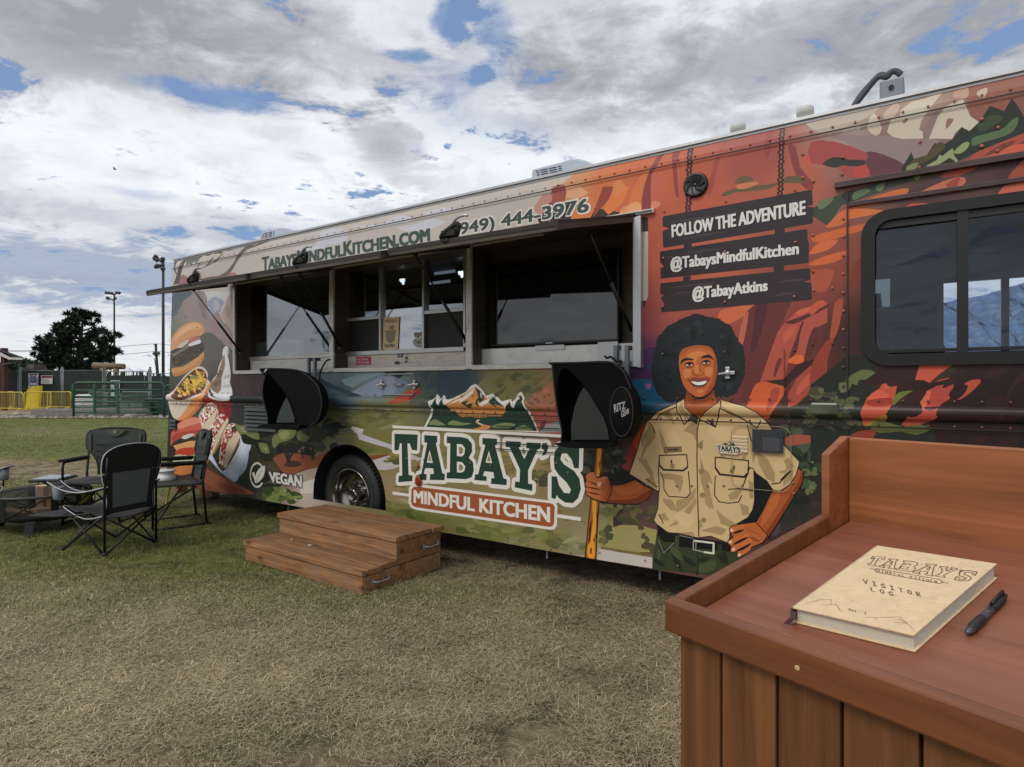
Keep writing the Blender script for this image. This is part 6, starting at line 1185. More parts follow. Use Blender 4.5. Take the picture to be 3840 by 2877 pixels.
for(xa,ya,xb,yb)in((1385,830,1550,790),(1920,470,2055,435)):
 (y0_,z0_),(y1_,z1_)=side(*Z('V',xa,ya)),side(*Z('V',xb,yb));zz=(z0_+z1_)/2
 b=MB();b.tube(spline([(.003,y0_,zz),(.02,y0_+.005,zz),(.03,y0_+.03,zz-.004),(.03,y1_-.03,zz-.004),(.02,y1_-.005,zz),(.003,y1_,zz)],4,False),.007,8)
 for yy in(y0_-.004,y1_+.004):b.box((.003,yy,zz),(.005,.022,.045))
 b.build('handle',mat('handle_zinc',C(150,156,160),.4,.5,.1,10),steps)
for(x,y,z,s)in((538,397,zt1,.02),(722,453,zt1,.028),(1595,584,zt1,.018)):
 g=G(*Z('V',x,y),z+.003);o=MB().box((0,0,0),(s,s*.4,.005)).build('paper_scrap',mat('scrap_white',C(220,218,210),.8));o.location=g;o.rotation_euler.z=rad(20+x%60)
 tag(o,{538:'left white paper scrap on the lower wooden tread',722:'middle white paper scrap on the lower wooden tread',1595:'white paper scrap at the right end of the lower tread'}[x],'scrap')
# ===== lectern with the visitor book
x1_=240.0;ll=hypot(1920-x1_,F);th=rad(9.0)
LX=Vector(((1920-x1_)/ll,-F/ll,0));LYh=Vector((F/ll,(1920-x1_)/ll,0));LY=LYh*cos(th)+Vector((0,0,sin(th)));LN=LX.cross(LY)
PC0=Vector(ray(2491,2249));PC0z=PC0.z+H
lect_ang=math.atan2(LX.y,LX.x)
lect=thing('lectern','reddish brown wooden lectern with a sloping rimmed top in the right foreground','lectern',(PC0.x,PC0.y,0),lect_ang)
def pl(px,py,off=0.0):
 "pixel on the sloping top (off metres above the rim's upper edge) -> (along the front, up the slope)"
 rr=Vector(ray(px,py));k=(PC0.dot(LN)+off)/rr.dot(LN);g=rr*k-PC0;return g.dot(LX),g.dot(LY)
def L3(x,s,n):g=LX*x+LY*s+LN*n;return(g.dot(LX),g.dot(LYh),PC0z+g.z)
RIMH=.034
sB=pl(3056,1922)[1];xr=1.0
ap=-((2365-2249)/F)*1.0+.0
tb=pl(3112,1938.6,-RIMH);print('LECT side',sB,'counter back',tb,'apron',ap)
RED=wood('lectern_top',C(132,78,56),C(154,96,72),0,.4,False,.7,.0,.1)  # reflected sky is put into the paler pink of the top
REDB=wood('lectern_board',C(92,55,28),C(130,82,44),2,.5,True,.8,0,.2)
REDH=wood('lectern_rail',C(100,56,30),C(126,74,42),0,.42,False,.8,.1,.15)
REDK=wood('lectern_back',C(120,68,36),C(156,94,54),0,.5,True,.7,0,.2)  # lighter than the front boards: bounced light put into its colour
sd=tb[1]+.0
def lbox(x0,s0,n0,x1,s1,n1,name,m,bevel=.003):
 b=MB();b.hexa([L3(x0,s0,n0),L3(x1,s0,n0),L3(x1,s1,n0),L3(x0,s1,n0),L3(x0,s0,n1),L3(x1,s0,n1),L3(x1,s1,n1),L3(x0,s1,n1)]);return b.build(name,m,lect,bevel=bevel)
rimw=.021
lbox(rimw+.001,rimw+.001,-RIMH-.02,xr,sd-.001,-RIMH,'top_panel',RED)
b=MB()
fz=L3(0,0,0)[2]
b.hexa([(0,0,fz+ap),(xr,0,fz+ap),(xr,rimw,fz+ap),(0,rimw,fz+ap),(0,0,fz),(xr,0,fz),L3(xr,rimw,0),L3(0,rimw,0)]);b.build('front_apron',REDH,lect,bevel=.004)
b=MB();e_=L3(0,sB,0)
b.hexa([(0,rimw+.001,fz+ap),(rimw,rimw+.001,fz+ap),(rimw,e_[1],e_[2]+ap),(0,e_[1],e_[2]+ap),L3(0,rimw+.001,0),L3(rimw,rimw+.001,0),L3(rimw,sB,0),L3(0,sB,0)]);b.build('side_rim',REDH,lect,bevel=.004)
yb=L3(0,sd,-RIMH)[1];zb=L3(0,sd,-RIMH)[2]
def vz(px,py,y):
 rr=Vector(ray(px,py));nrm=LYh;k=(Vector((PC0.x,PC0.y,0)).dot(nrm)+y)/rr.dot(nrm);g=rr*k-PC0;return g.dot(LX),rr.z*k+H
bx0,bz=vz(3109,1643,yb);bz2=vz(3840,1676,yb)[1]
print('back board',bx0,bz,bz2,'yb',yb)
CK=.017;b=MB();b.box2((CK+.001,yb,zb-.03),(xr,yb+.022,(bz+bz2)/2));b.build('back_board',REDK,lect,bevel=.003)
cz=vz(3056,1690,yb-.03)[1];cf=yb-(yb-L3(0,sB,0)[1]);top_=(bz+bz2)/2+.002
b=MB();y0c=L3(0,sB,0)[1]+.001
b.prism([(0,y0c,zb-.06),(0,yb+.022,zb-.06),(0,yb+.022,top_),(0,yb-.002,top_),(0,y0c,cz)],(CK,0,0));b.build('end_cheek',REDK,lect,bevel=.003)
yf=.024;xs_=[]
for px,py in((2547,2400),(2703,2460),(2913,2540),(3156,2640),(3453,2760),(3820,2860)):xs_.append(vz(px,py,yf)[0])
zt=fz+ap-.002;print('boards',xs_)
ztop_=fz+ap+.03
def vb_(x0,x1,**k):return MB().box2((x0,yf,0),(x1,yf+.02,ztop_)).build('board',REDB,lect,bevel=.002)
xs_+=[xs_[-1]+.12,xs_[-1]+.24]
for a,c_ in zip(xs_,xs_[1:]):vb_(a+.0022,c_-.0022)
for k in range(5):y_=yf+.021+k*(yb-yf-.03)/5;MB().box2((xs_[0],y_,0),(xs_[0]+.02,y_+(yb-yf-.03)/5-.004,fz+ap-.01+y_*.15)).build('board',REDB,lect,bevel=.002)
MB().box2((xs_[0]+.021,yf+.0205,.1),(xr-.1,yf+.03,fz+ap)).build('backing',mat('gap_dark',C(30,18,12),.9),lect)
MB().box2((xs_[0]+.025,yf+.035,.4),(xr-.05,yb,.42)).build('shelf',REDB,lect)
g=vz(*Z('Y',0,0),0);sx,sz=vz(2440+1515*.36215,2277+632*.36215,-.001)
MB().lathe([(.0038,0),(.0034,.001),(.0015,.0006),(0,.0004)],14,(sx,-.0002,sz),Matrix(((1,0,0),(0,0,-1),(0,1,0)))).build('brass_screw',mat('brass',C(222,196,140),.4,.3,.1,20),lect)
def lw(x,s,n):g=PC0+LX*x+LY*s+LN*n;return Vector((g.x,g.y,g.z+H))
bt=.026
B0=[pl(*Z('O',*p),-RIMH+bt)for p in((170,770),(1240,1015),(1972,385),(920,225))]
BO=lw(*B0[0],-RIMH)
book=thing('visitor_book','cream hardback visitor log with pencilled lettering lying on the lectern','book',tuple(BO))
def bk_(p,n):return lw(p[0],p[1],-RIMH+n)-BO
def inset(k,e=(0,0,0,0)):
 c_=(sum(p[0]for p in B0)/4,sum(p[1]for p in B0)/4);return[(c_[0]+(p[0]-c_[0])*k,c_[1]+(p[1]-c_[1])*k)for p in B0]
CVR=mat('kraft_cover',C(220,194,156),.75,0,.06,30,.1,200,dirt=C(176,140,96),dirt_amt=.4)
b=MB();pg=inset(.965)
b.hexa([bk_(p,.0032)for p in pg]+[bk_(p,bt-.003)for p in pg]);b.build('pages',mat('page_block',C(214,208,190),.85,0,.06,120,.3,300,(1,1,12)),book)
b=MB();b.hexa([bk_(p,.0006)for p in B0]+[bk_(p,.003)for p in B0]);b.build('back_cover',CVR,book,bevel=.0008)
b=MB();b.hexa([bk_(p,bt-.0028)for p in B0]+[bk_(p,bt)for p in B0]);b.build('front_cover',CVR,book,bevel=.0008)
b=MB();a_,c_=B0[0],B0[3];n_=6
for i in range(n_):
 t0,t1=pi*i/n_,pi*(i+1)/n_;f=lambda p,t:bk_((p[0]-.006*sin(t),p[1]),bt*(1-cos(t))/2)
 b.poly([f(a_,t0),f(c_,t0),f(c_,t1),f(a_,t1)])
b.build('spine',CVR,book)
b=MB();rp=[bk_(B0[0],bt*.75)+Vector(o)for o in((.012,.01,0),(0,-.002,0),(-.005,-.008,-.008),(-.012,-.004,-.018),(-.016,.002,-.019))]
wv=LX*.004+LY*.001
for i in range(4):b.poly([rp[i]-wv,rp[i]+wv,rp[i+1]+wv,rp[i+1]-wv])
b.build('ribbon',mat('ribbon_maroon',C(72,40,40),.7),book)
ink=MB();ink.col=C(84,68,54);INK_L=[0]
def bp_(x,y):p=pl(*Z('O',x,y),-RIMH+bt);return p
def inkline(pts,wd,col=None,closed=False):
 wd*=.74;ink.col=C(*(col or(92,76,62)));p=[bp_(*q)for q in pts];n=len(p)
 for i in range(n if closed else n-1):
  a,c_=p[i],p[(i+1)%n];dx,dy=c_[0]-a[0],c_[1]-a[1];L_=hypot(dx,dy)
  if L_<1e-7:continue
  ex,ey=dx/L_*wd*.3,dy/L_*wd*.3;ox,oy=-dy/L_*wd/2,dx/L_*wd/2;INK_L[0]=(INK_L[0]+1)%40;n_=bt+.0003+INK_L[0]*1.2e-5
  ink.poly([bk_((a[0]-ex+ox,a[1]-ey+oy),n_),bk_((a[0]-ex-ox,a[1]-ey-oy),n_),bk_((c_[0]+ex-ox,c_[1]+ey-oy),n_),bk_((c_[0]+ex+ox,c_[1]+ey+oy),n_)])
for p in([(880,320),(988,328),(978,352),(962,350),(958,340),(930,338),(890,396),(908,400),(904,410),(832,398),(836,388),(856,390),(898,336),(886,334),(874,346),(862,342)],[(1020,344),(1100,350),(1098,360),(1084,362),(1066,425),(1080,428),(1078,436),(1012,428),(1014,420),(1028,420),(1030,404),(984,398),(968,412),(984,416),(980,424),(930,414),(932,406),(950,406),(1040,356),(1020,352)],[(1150,362),(1230,368),(1268,378),(1274,395),(1250,408),(1240,410),(1256,425),(1246,445),(1205,456),(1085,440),(1088,432),(1104,432),(1158,374),(1146,370)],[(1350,388),(1440,396),(1436,406),(1422,408),(1398,486),(1412,490),(1408,498),(1340,486),(1342,478),(1356,478),(1362,460),(1302,452),(1280,468),(1296,472),(1292,480),(1230,466),(1234,458),(1252,456),(1372,404),(1348,398)],[(1470,412),(1540,418),(1538,428),(1524,428),(1530,452),(1580,436),(1566,432),(1568,424),(1625,432),(1620,442),(1606,442),(1530,474),(1498,496),(1516,500),(1512,510),(1430,496),(1434,488),(1454,488),(1490,460),(1484,424),(1468,420)],[(1690,448),(1740,446),(1770,462),(1780,456),(1798,460),(1780,492),(1764,488),(1758,470),(1722,460),(1690,466),(1684,480),(1740,504),(1745,522),(1718,538),(1650,540),(1630,530),(1618,534),(1600,530),(1616,502),(1634,505),(1640,522),(1680,528),(1704,518),(1640,492),(1644,462)]):inkline(p,.0019,None,True)
for p in([(1030,386),(1052,366),(1042,398)],[(1352,438),(1388,410),(1370,448)],[(1172,382),(1215,388),(1206,400),(1156,396)],[(1134,412),(1196,420),(1180,436),(1116,428)]):inkline(p,.0016,None,True)
inkline([(1650,440),(1668,444),(1660,460),(1646,462)],.002,None,True)
inkline([(855,432),(908,440)],.0018);inkline([(1492,552),(1545,562)],.0018);inkline([(918,430),(1470,528),(1492,545),(1480,560),(1462,564),(912,462),(897,450),(900,436)],.0018,None,True)
def hand(text,x0,y0,ux,uy,vx,vy,s,wd,gap=.5,col=None):
 "hand-printed capitals from single strokes"
 GL_={'V':[[(0,1),(.5,0),(1,1)]],'I':[[(.5,1),(.5,0)],[(.1,1),(.9,1)],[(.1,0),(.9,0)]],'S':[[(1,.9),(.6,1),(.1,.8),(.2,.55),(.8,.4),(.9,.15),(.5,0),(0,.1)]],'T':[[(.5,1),(.5,0)],[(0,1),(1,1)]],'O':[[(.5,1),(.1,.75),(.1,.25),(.5,0),(.9,.25),(.9,.75),(.5,1)]],'R':[[(.1,0),(.1,1),(.8,.95),(.8,.6),(.1,.5),(.9,0)]],'L':[[(.1,1),(.1,0),(.8,0)]],'G':[[(.9,.85),(.5,1),(.1,.7),(.1,.25),(.5,0),(.9,.2),(.9,.45),(.55,.45)]],'M':[[(0,0),(.1,1),(.5,.4),(.9,1),(1,0)]],'N':[[(.05,0),(.05,1),(.9,0),(.9,1)]],'D':[[(.1,0),(.1,1),(.7,.8),(.8,.3),(.1,0)]],'F':[[(.1,0),(.1,1),(.8,1)],[(.1,.55),(.6,.55)]],'U':[[(.1,1),(.1,.2),(.5,0),(.9,.2),(.9,1)]],'K':[[(.1,0),(.1,1)],[(.8,1),(.1,.5),(.9,0)]],'C':[[(.9,.85),(.5,1),(.1,.7),(.1,.25),(.5,0),(.9,.15)]],'H':[[(.1,0),(.1,1)],[(.9,0),(.9,1)],[(.1,.5),(.9,.5)]],'E':[[(.8,1),(.1,1),(.1,0),(.8,0)],[(.1,.5),(.6,.5)]],'o':[[(.5,.6),(.15,.4),(.2,.05),(.5,0),(.8,.2),(.75,.5),(.5,.6)]],'l':[[(.3,1),(.3,0),(.6,0)]],'.':[[(.4,.08),(.5,0)]],'1':[[(.5,1),(.5,0)],[(.2,0),(.8,0)],[(.3,.85),(.5,1)]],' ':[]}
 x,y=x0,y0
 for ch in text:
  for ln_ in GL_[ch]:inkline([(x+s*(ux*a+vx*c_),y+s*(uy*a+vy*c_))for a,c_ in ln_],wd,col)
  x+=s*ux*(1+gap);y+=s*uy*(1+gap)
hand('VISITOR',800,560,1,.235,-.30,-.92,38,.002,1.05);hand('LOG',866,628,1,.235,-.30,-.92,38,.002,1.1)
hand('MINDFUL KITCHEN',918,458,1,.19,.02,-.9,21,.0012,.72,(104,86,68));hand('Vol. 1',664,800,1,.22,.02,-.9,19,.0013,.45,(110,92,72))
for p in([(290,735),(430,700),(508,705)],[(410,752),(550,745),(590,805)],[(505,700),(510,745)],[(570,760),(592,806)],[(800,860),(1000,862),(1115,856),(1230,960)],[(895,860),(910,885)],[(1070,905),(1180,915),(1110,880)],[(1130,870),(1185,915)]):inkline(p,.0011,(172,142,104))
ink.build('cover_lettering',print_mat('pencil',.8),book,fix=False)
pa,pb=pl(*Z('O',1708,1002),-RIMH+.006),pl(*Z('O',2050,668),-RIMH+.006)
A_,B2=lw(*pa,-RIMH+.0065),lw(*pb,-RIMH+.0065);dv=(B2-A_).normalized();Ln=(B2-A_).length
pen=thing('pen','black ballpoint pen with a rubber grip lying beside the book','pen',tuple(A_))
at_p=lambda t,up=0,sd_=0:tuple(dv*(Ln*t)+LN*up+dv.cross(LN)*sd_)
PB=mat('pen_black',C(24,24,27),.45,0,.1,50);PG=mat('pen_smoke',C(66,64,68),.2,0,.1,50)
MB().tube([at_p(0),at_p(.03),at_p(.10)],[.0018,.0042,.0058],14).build('tip',mat('pen_tip',C(92,92,100),.3,.6,.1,50),pen)
MB().tube([at_p(.10),at_p(.14),at_p(.36),at_p(.38)],[.0058,.0066,.0064,.0056],14).build('grip',PB,pen)
MB().tube([at_p(.38),at_p(.62)],.0054,14).build('barrel',PG,pen)
MB().tube([at_p(.62),at_p(.9),at_p(.95)],[.0057,.0055,.004],14).build('cap',PB,pen);MB().tube([at_p(.95),at_p(1.0)],.003,10).build('push_button',PB,pen)
b=MB();b.tube([at_p(.93,.004),at_p(.92,.0105),at_p(.72,.0098),at_p(.62,.0075)],[.0026,.0026,.0022,.0026],8);b.build('clip',PB,pen)
# ===== black fabric hoods on brackets
HOODM=mat('hood_nylon',C(13,13,14),.75,0,.25,6,.35,14,spec=.12);HOODI=mat('hood_inner_shade',C(3,3,3),.95,0,.2,6,spec=.02);HOODG=mat('hood_flap',C(40,41,40),.8,0,.12,12,.2,30);HOODG2=mat('hood_flap_teal',C(50,58,58),.8,0,.12,12,.2,30)
PRW=print_mat('pouch_print',.6)
def hood(label,rg,sil,opening_shade,flap,lip,m_flap,wf,wb,pouch=None,strap=None):
 us=[U(*Z(rg,*p),wf)for p in sil];cu=(sum(p[0]for p in us)/len(us),sum(p[1]for p in us)/len(us))
 org=Vector((DX,DY,0))*cu[0]+Vector((0,Z0,0))+Vector((NX,NY,0))*wf;
 t=thing('sun_hood',label,'sun hood',(org.x,org.y,0),math.atan2(DY,DX),'black fabric hoods below the hatches')
 loc=lambda p,w_:Vector((U(*Z(rg,*p),w_)[0]-cu[0],-(w_-wf),U(*Z(rg,*p),w_)[1]))
 S_=spline(sil,3);n=len(S_);b=MB();rows=[]
 cxs,cys=sum(p[0]for p in S_)/n,sum(p[1]for p in S_)/n
 for w_,k in((wf-.012,1.0),(wf-.04,1.0),(wf-.08,.96),(wb+.03,.88),(wb,.76)):
  row=[]
  for p in S_:
   q=(cxs+(p[0]-cxs)*k,cys+(p[1]-cys)*k);a=loc(p,wf);row.append(Vector((a.x*k,-(w_-wf),cu[1]+(a.z-cu[1])*k)))
  rows.append(row)
 vs=[v for r_ in rows for v in r_];fs=[(i*n+k,i*n+(k+1)%n,(i+1)*n+(k+1)%n,(i+1)*n+k)for i in range(len(rows)-1)for k in range(n)]+[tuple(range((len(rows)-1)*n,len(rows)*n))]
 b._add(vs,fs,True);b.build('shell',HOODM,t)
 fr=MB();cen=[loc(p,wf-.012)for p in S_];fr._add(cen,[tuple(range(n))]);fr.build('front_cloth',HOODM,t,solid=.004)
 MB()._add([loc(p,wf-.004)for p in spline(opening_shade,4)],[tuple(range(len(opening_shade)*4))]).build('opening_shade',HOODI,t,solid=.003)  # flat black sheet; the hollow's shade is put into its colour
 b=MB();b._add([loc(p,wf+.004)for p in flap],[tuple(range(len(flap)))]);b.build('inner_flap',m_flap,t,solid=.004)
 b=MB();b.prism([loc(p,wf+.0)for p in spline(lip,3)],(0,-.09,0));b.build('bottom_lip',HOODM,t)
 for i in range(len(sil)):
  pass
 b=MB();b.tube([loc(p,wf-.008)for p in S_],.0075,6,True);b.build('seam_piping',BLACK,t)
 if strap:
  b=MB();b.poly([loc(p,wf+.01)for p in strap]);b.build('strap',mat('strap_grey',C(176,178,182),.6),t,solid=.004)
 if pouch:
  ox,oy,rx_,ry_=pouch;c_=loc((ox,oy),wf+.02);rw=(loc((ox+rx_,oy),wf).x-loc((ox,oy),wf).x);rh=(loc((ox,oy-ry_),wf).z-loc((ox,oy),wf).z)
  rows=[];n_=28
  for k,dep in((1.0,-.10),(1.0,.0),(.96,.02),(.85,.03),(.4,.036),(.05,.037)):rows.append([c_+Vector((rw*k*cos(2*pi*i/n_),-dep,rh*k*sin(2*pi*i/n_)))for i in range(n_)])
  b=MB();b._add([v for r_ in rows for v in r_],[(i*n_+k,i*n_+(k+1)%n_,(i+1)*n_+(k+1)%n_,(i+1)*n_+k)for i in range(len(rows)-1)for k in range(n_)]+[tuple(range(5*n_,6*n_))],True);po=b.build('pouch',HOODM,t)
  b=MB();b.tube([c_+Vector((rw*.93*cos(2*pi*i/n_),-.026,rh*.93*sin(2*pi*i/n_)))for i in range(n_)],.006,6,True);b.build('zip',BLACK,po)
  b=MB();k=0
  for tx,q,cc in(('RITZ',[(1345,838),(1545,782),(1550,905),(1362,980)],(150,150,150)),('GEAR',[(1475,950),(1605,900),(1612,985),(1480,1058)],(200,200,200))):
   Q=[loc(p,wf+.06)for p in q]
   for isl in glyph_faces(tx,.03 if tx=='RITZ' else .0):
    b.col=C(*cc)
    for f in isl:
     b.poly([(Q[3]+(Q[2]-Q[3])*x)*(1-y)+(Q[0]+(Q[1]-Q[0])*x)*y for x,y in f])
  b.build('pouch_lettering',PRW,po)
 return t
hood('black fabric sun hood with a round lettered pouch under the right hatch','Y',[(285,150),(700,140),(1240,125),(1400,190),(1520,300),(1600,480),(1640,620),(1650,900),(1600,1200),(1480,1400),(1340,1540),(950,1555),(600,1530),(470,1472),(486,1330),(455,1150),(400,900),(355,550),(320,180)],[(480,240),(560,240),(700,360),(850,560),(740,800),(660,1050),(630,1350),(600,1440),(490,1450),(490,1300),(430,950),(400,600),(430,360)],[(845,548),(925,640),(1040,830),(1180,1060),(1240,1230),(1275,1430),(640,1430),(632,1200),(690,900),(760,700)],[(465,1475),(700,1465),(1000,1500),(1300,1490),(1420,1440),(1380,1530),(950,1556),(600,1532)],HOODG,.36,.2,(1510,960,205,440))
hood('smaller black fabric sun hood beside the wheel under the left hatch','X',[(78,345),(130,328),(400,326),(800,355),(1000,460),(1150,600),(1225,720),(1270,900),(1270,1100),(1200,1320),(1080,1420),(900,1490),(700,1500),(450,1480),(300,1460),(180,1430),(236,1380),(225,1250),(170,1050),(133,860),(140,650),(170,500),(120,400)],[(215,430),(270,450),(400,600),(590,880),(500,1060),(430,1250),(400,1370),(240,1390),(230,1200),(160,900),(150,650)],[(592,880),(660,1020),(710,1160),(745,1290),(750,1370),(400,1370),(425,1250),(500,1060)],[(178,1432),(400,1392),(750,1420),(1000,1410),(900,1490),(500,1490),(300,1465)],HOODG2,.36,.2,None,[(150,400),(190,328),(228,328),(170,398)])
# ===== television in the right hatch
q=[U(*Z('M',*p),-RECV+.02)for p in((322,690),(1466,540),(1466,1388),(316,1424))]
u0,u1=q[3][0],q[1][0];v0=q[3][1];v1=(q[0][1]+q[1][1])/2
Mt=Matrix.Translation((0,Z0,0))@Matrix.Rotation(math.atan2(DY,DX),4,'Z')
tvp=Mt@Vector(((u0+u1)/2,RECV-.02,v0));tvw=u1-u0;tvh=v1-v0
tv=thing('television','large black flat television filling the right hatch','television',tuple(tvp),math.atan2(DY,DX))
MB().box2((-tvw/2,0,0),(tvw/2,.05,tvh)).build('casing',BLACK_G,tv,bevel=.004)
sc=bpy.data.materials.new('dark_screen_glass');sc.use_nodes=True;bb=sc.node_tree.nodes['Principled BSDF'];bb.inputs['Base Color'].default_value=(.004,.005,.007,1);bb.inputs['Roughness'].default_value=.03;bb.inputs['IOR'].default_value=1.75
MB().box2((-tvw/2+.012,-.002,.02),(tvw/2-.012,.004,tvh-.01)).build('screen',sc,tv)
MB().box2((-.03,-.004,.006),(.03,.001,.014)).build('badge',ALU,tv)
MB().box2((tvw/2-.2,.051,.1),(tvw/2-.1,.09,tvh-.1)).build('wall_mount',BLACK,tv)
# ===== stickers and poster in the middle window
def sticker(name,label,rg,quad,w_,col,extra=(),parent=truck,text=()):
 b=MB();b.col=C(*col);P4=[Vector(tl(*U(*Z(rg,*p),w_),w_))for p in quad];b.poly(P4);k=0
 for c,pts in extra:
  k+=1;b.col=C(*c);b.poly([Vector(tl(*U(*Z(rg,*p),w_),w_+.0004*k))for p in pts])
 for tx,qd,c in text:
  k+=1;b.col=C(*c);Q=[Vector(tl(*U(*Z(rg,*p),w_),w_+.0004*k))for p in qd]
  for isl in glyph_faces(tx,.02):
   for f in isl:b.poly([(Q[3]+(Q[2]-Q[3])*x)*(1-y)+(Q[0]+(Q[1]-Q[0])*x)*y for x,y in f])
 o=b.build(name,print_mat('sticker_print',.45),parent,fix=False)
 if parent is None:tag(o,label,name.replace('_',' '))
 else:o['label']=label
 return o
gw=-RECV+.008
circ=lambda x,y,rx_,ry_,n=16:[(x+rx_*cos(2*pi*k/n),y+ry_*sin(2*pi*k/n))for k in range(n)]
sticker('poster','orange wildfire poster with a bucket on the middle pane','L',[(662,1080),(822,1072),(806,1408),(648,1412)],gw,(250,220,175),[((160,146,126),[(680,1225),(785,1222),(770,1320),(740,1345),(705,1340),(685,1310)]),((176,146,110),[(672,1215),(790,1208),(790,1228),(672,1235)]),((190,160,120),[(715,1260),(745,1255),(745,1290),(735,1290),(735,1270),(715,1270)]),((170,140,108),[(720,1165),(770,1162),(765,1205),(720,1205)])],truck,[('PREVENT',[(680,1102),(806,1096),(804,1130),(678,1136)],(140,112,78)),('WILDFIRES',[(668,1355),(778,1350),(776,1388),(666,1392)],(120,98,74))])
sticker('window_sticker','white oval sticker reading TMK on the middle pane','L',circ(1022,1337,60,55),gw,(196,192,184),[((120,118,112),circ(1022,1337,54,49)),((196,192,184),circ(1022,1337,50,45))],truck,[('TMK',[(984,1318),(1058,1316),(1058,1356),(984,1358)],(96,94,90))])
for x in(996,1050):sticker('window_sticker','small round white sticker above the TMK oval','L',circ(x,1258-(x>1000)*6,26,28),gw,(176,172,166),[((140,138,132),circ(x,1258-(x>1000)*6,20,22))])
sticker('window_sticker','pale blue oval bottle sticker on the left pane','B',circ(1572,310,44,92),gw,(150,174,200),[((206,210,216),[(1556,240),(1590,236),(1594,300),(1604,380),(1560,388),(1564,300)]),((150,168,190),[(1566,262),(1584,260),(1588,330),(1566,334)])])
aw_=-RECV+.026
sticker('apron_sticker','pink rectangular sticker reading Find us on','L',[(372,1488),(524,1482),(524,1566),(372,1572)],aw_,(196,62,104),[((226,180,196),[(384,1506),(412,1504),(412,1555),(384,1557)]),((196,62,104),[(390,1514),(406,1513),(406,1548),(390,1549)])],truck,[('Find us',[(424,1498),(496,1495),(496,1518),(424,1521)],(236,222,228)),('on',[(424,1536),(448,1535),(448,1556),(424,1557)],(236,222,228)),('yelp',[(456,1530),(512,1527),(512,1560),(456,1563)],(236,222,228))])
sticker('apron_sticker','small blue lettered sticker on the steel apron','L',[(802,1460),(858,1455),(858,1490),(802,1495)],aw_,(70,78,118),[((176,180,196),[(810,1468),(850,1465),(850,1478),(810,1482)])])
sticker('apron_sticker','small dark badge sticker with a mountain on the steel apron','L',[(772,1542),(785,1536),(797,1528),(808,1536),(822,1540),(822,1564),(772,1566)],aw_,(52,56,50),[((150,120,80),[(780,1552),(814,1550),(814,1558),(780,1560)])])
sticker('apron_sticker','small dark dancing figure sticker on the steel apron','L',[(884,1490),(902,1486),(904,1510),(896,1530),(902,1556),(892,1540),(878,1550),(874,1545),(888,1525),(882,1508)],aw_,(40,34,30),[((200,200,196),[(880,1512),(900,1508),(898,1526),(886,1528)])])
# ===== seats round the fire bowl
TUBE=mat('black_tube',C(18,18,19),.42,.2,.15,20);CLOTH=mat('black_polyester',C(20,20,21),.85,0,.2,20,.2,60);CLOTHB=mat('charcoal_polyester',C(44,43,46),.85,0,.15,20,.2,60);PIPE=mat('pale_piping',C(176,178,182),.6,0,.1,20);MESH=mat('grey_mesh',C(88,92,96),.8,0,.12,60,.2,120);MESHL=mat('holder_mesh',C(120,124,128),.8,0,.12,60)
OLIVE=mat('olive_cloth',C(74,78,62),.85,0,.12,20,.2,60);GREYG=mat('grey_green_cloth',C(52,58,54),.8,0,.15,12,.4,18)
def cloth(name,m,parent,pts,nu=7,nv=7,sag=0.0,sagv=(0,0,-1),th=.006):
 "four-sided cloth between corner points with a sag in the middle"
 a,b_,c_,d_=[Vector(p)for p in pts];sv=Vector(sagv)
 return MB().grid(lambda i,j:(a.lerp(b_,i)).lerp(d_.lerp(c_,i),j)+sv*(sag*4*i*(1-i)*(.5+2*j*(1-j))),nu,nv).build(name,m,parent,solid=th)
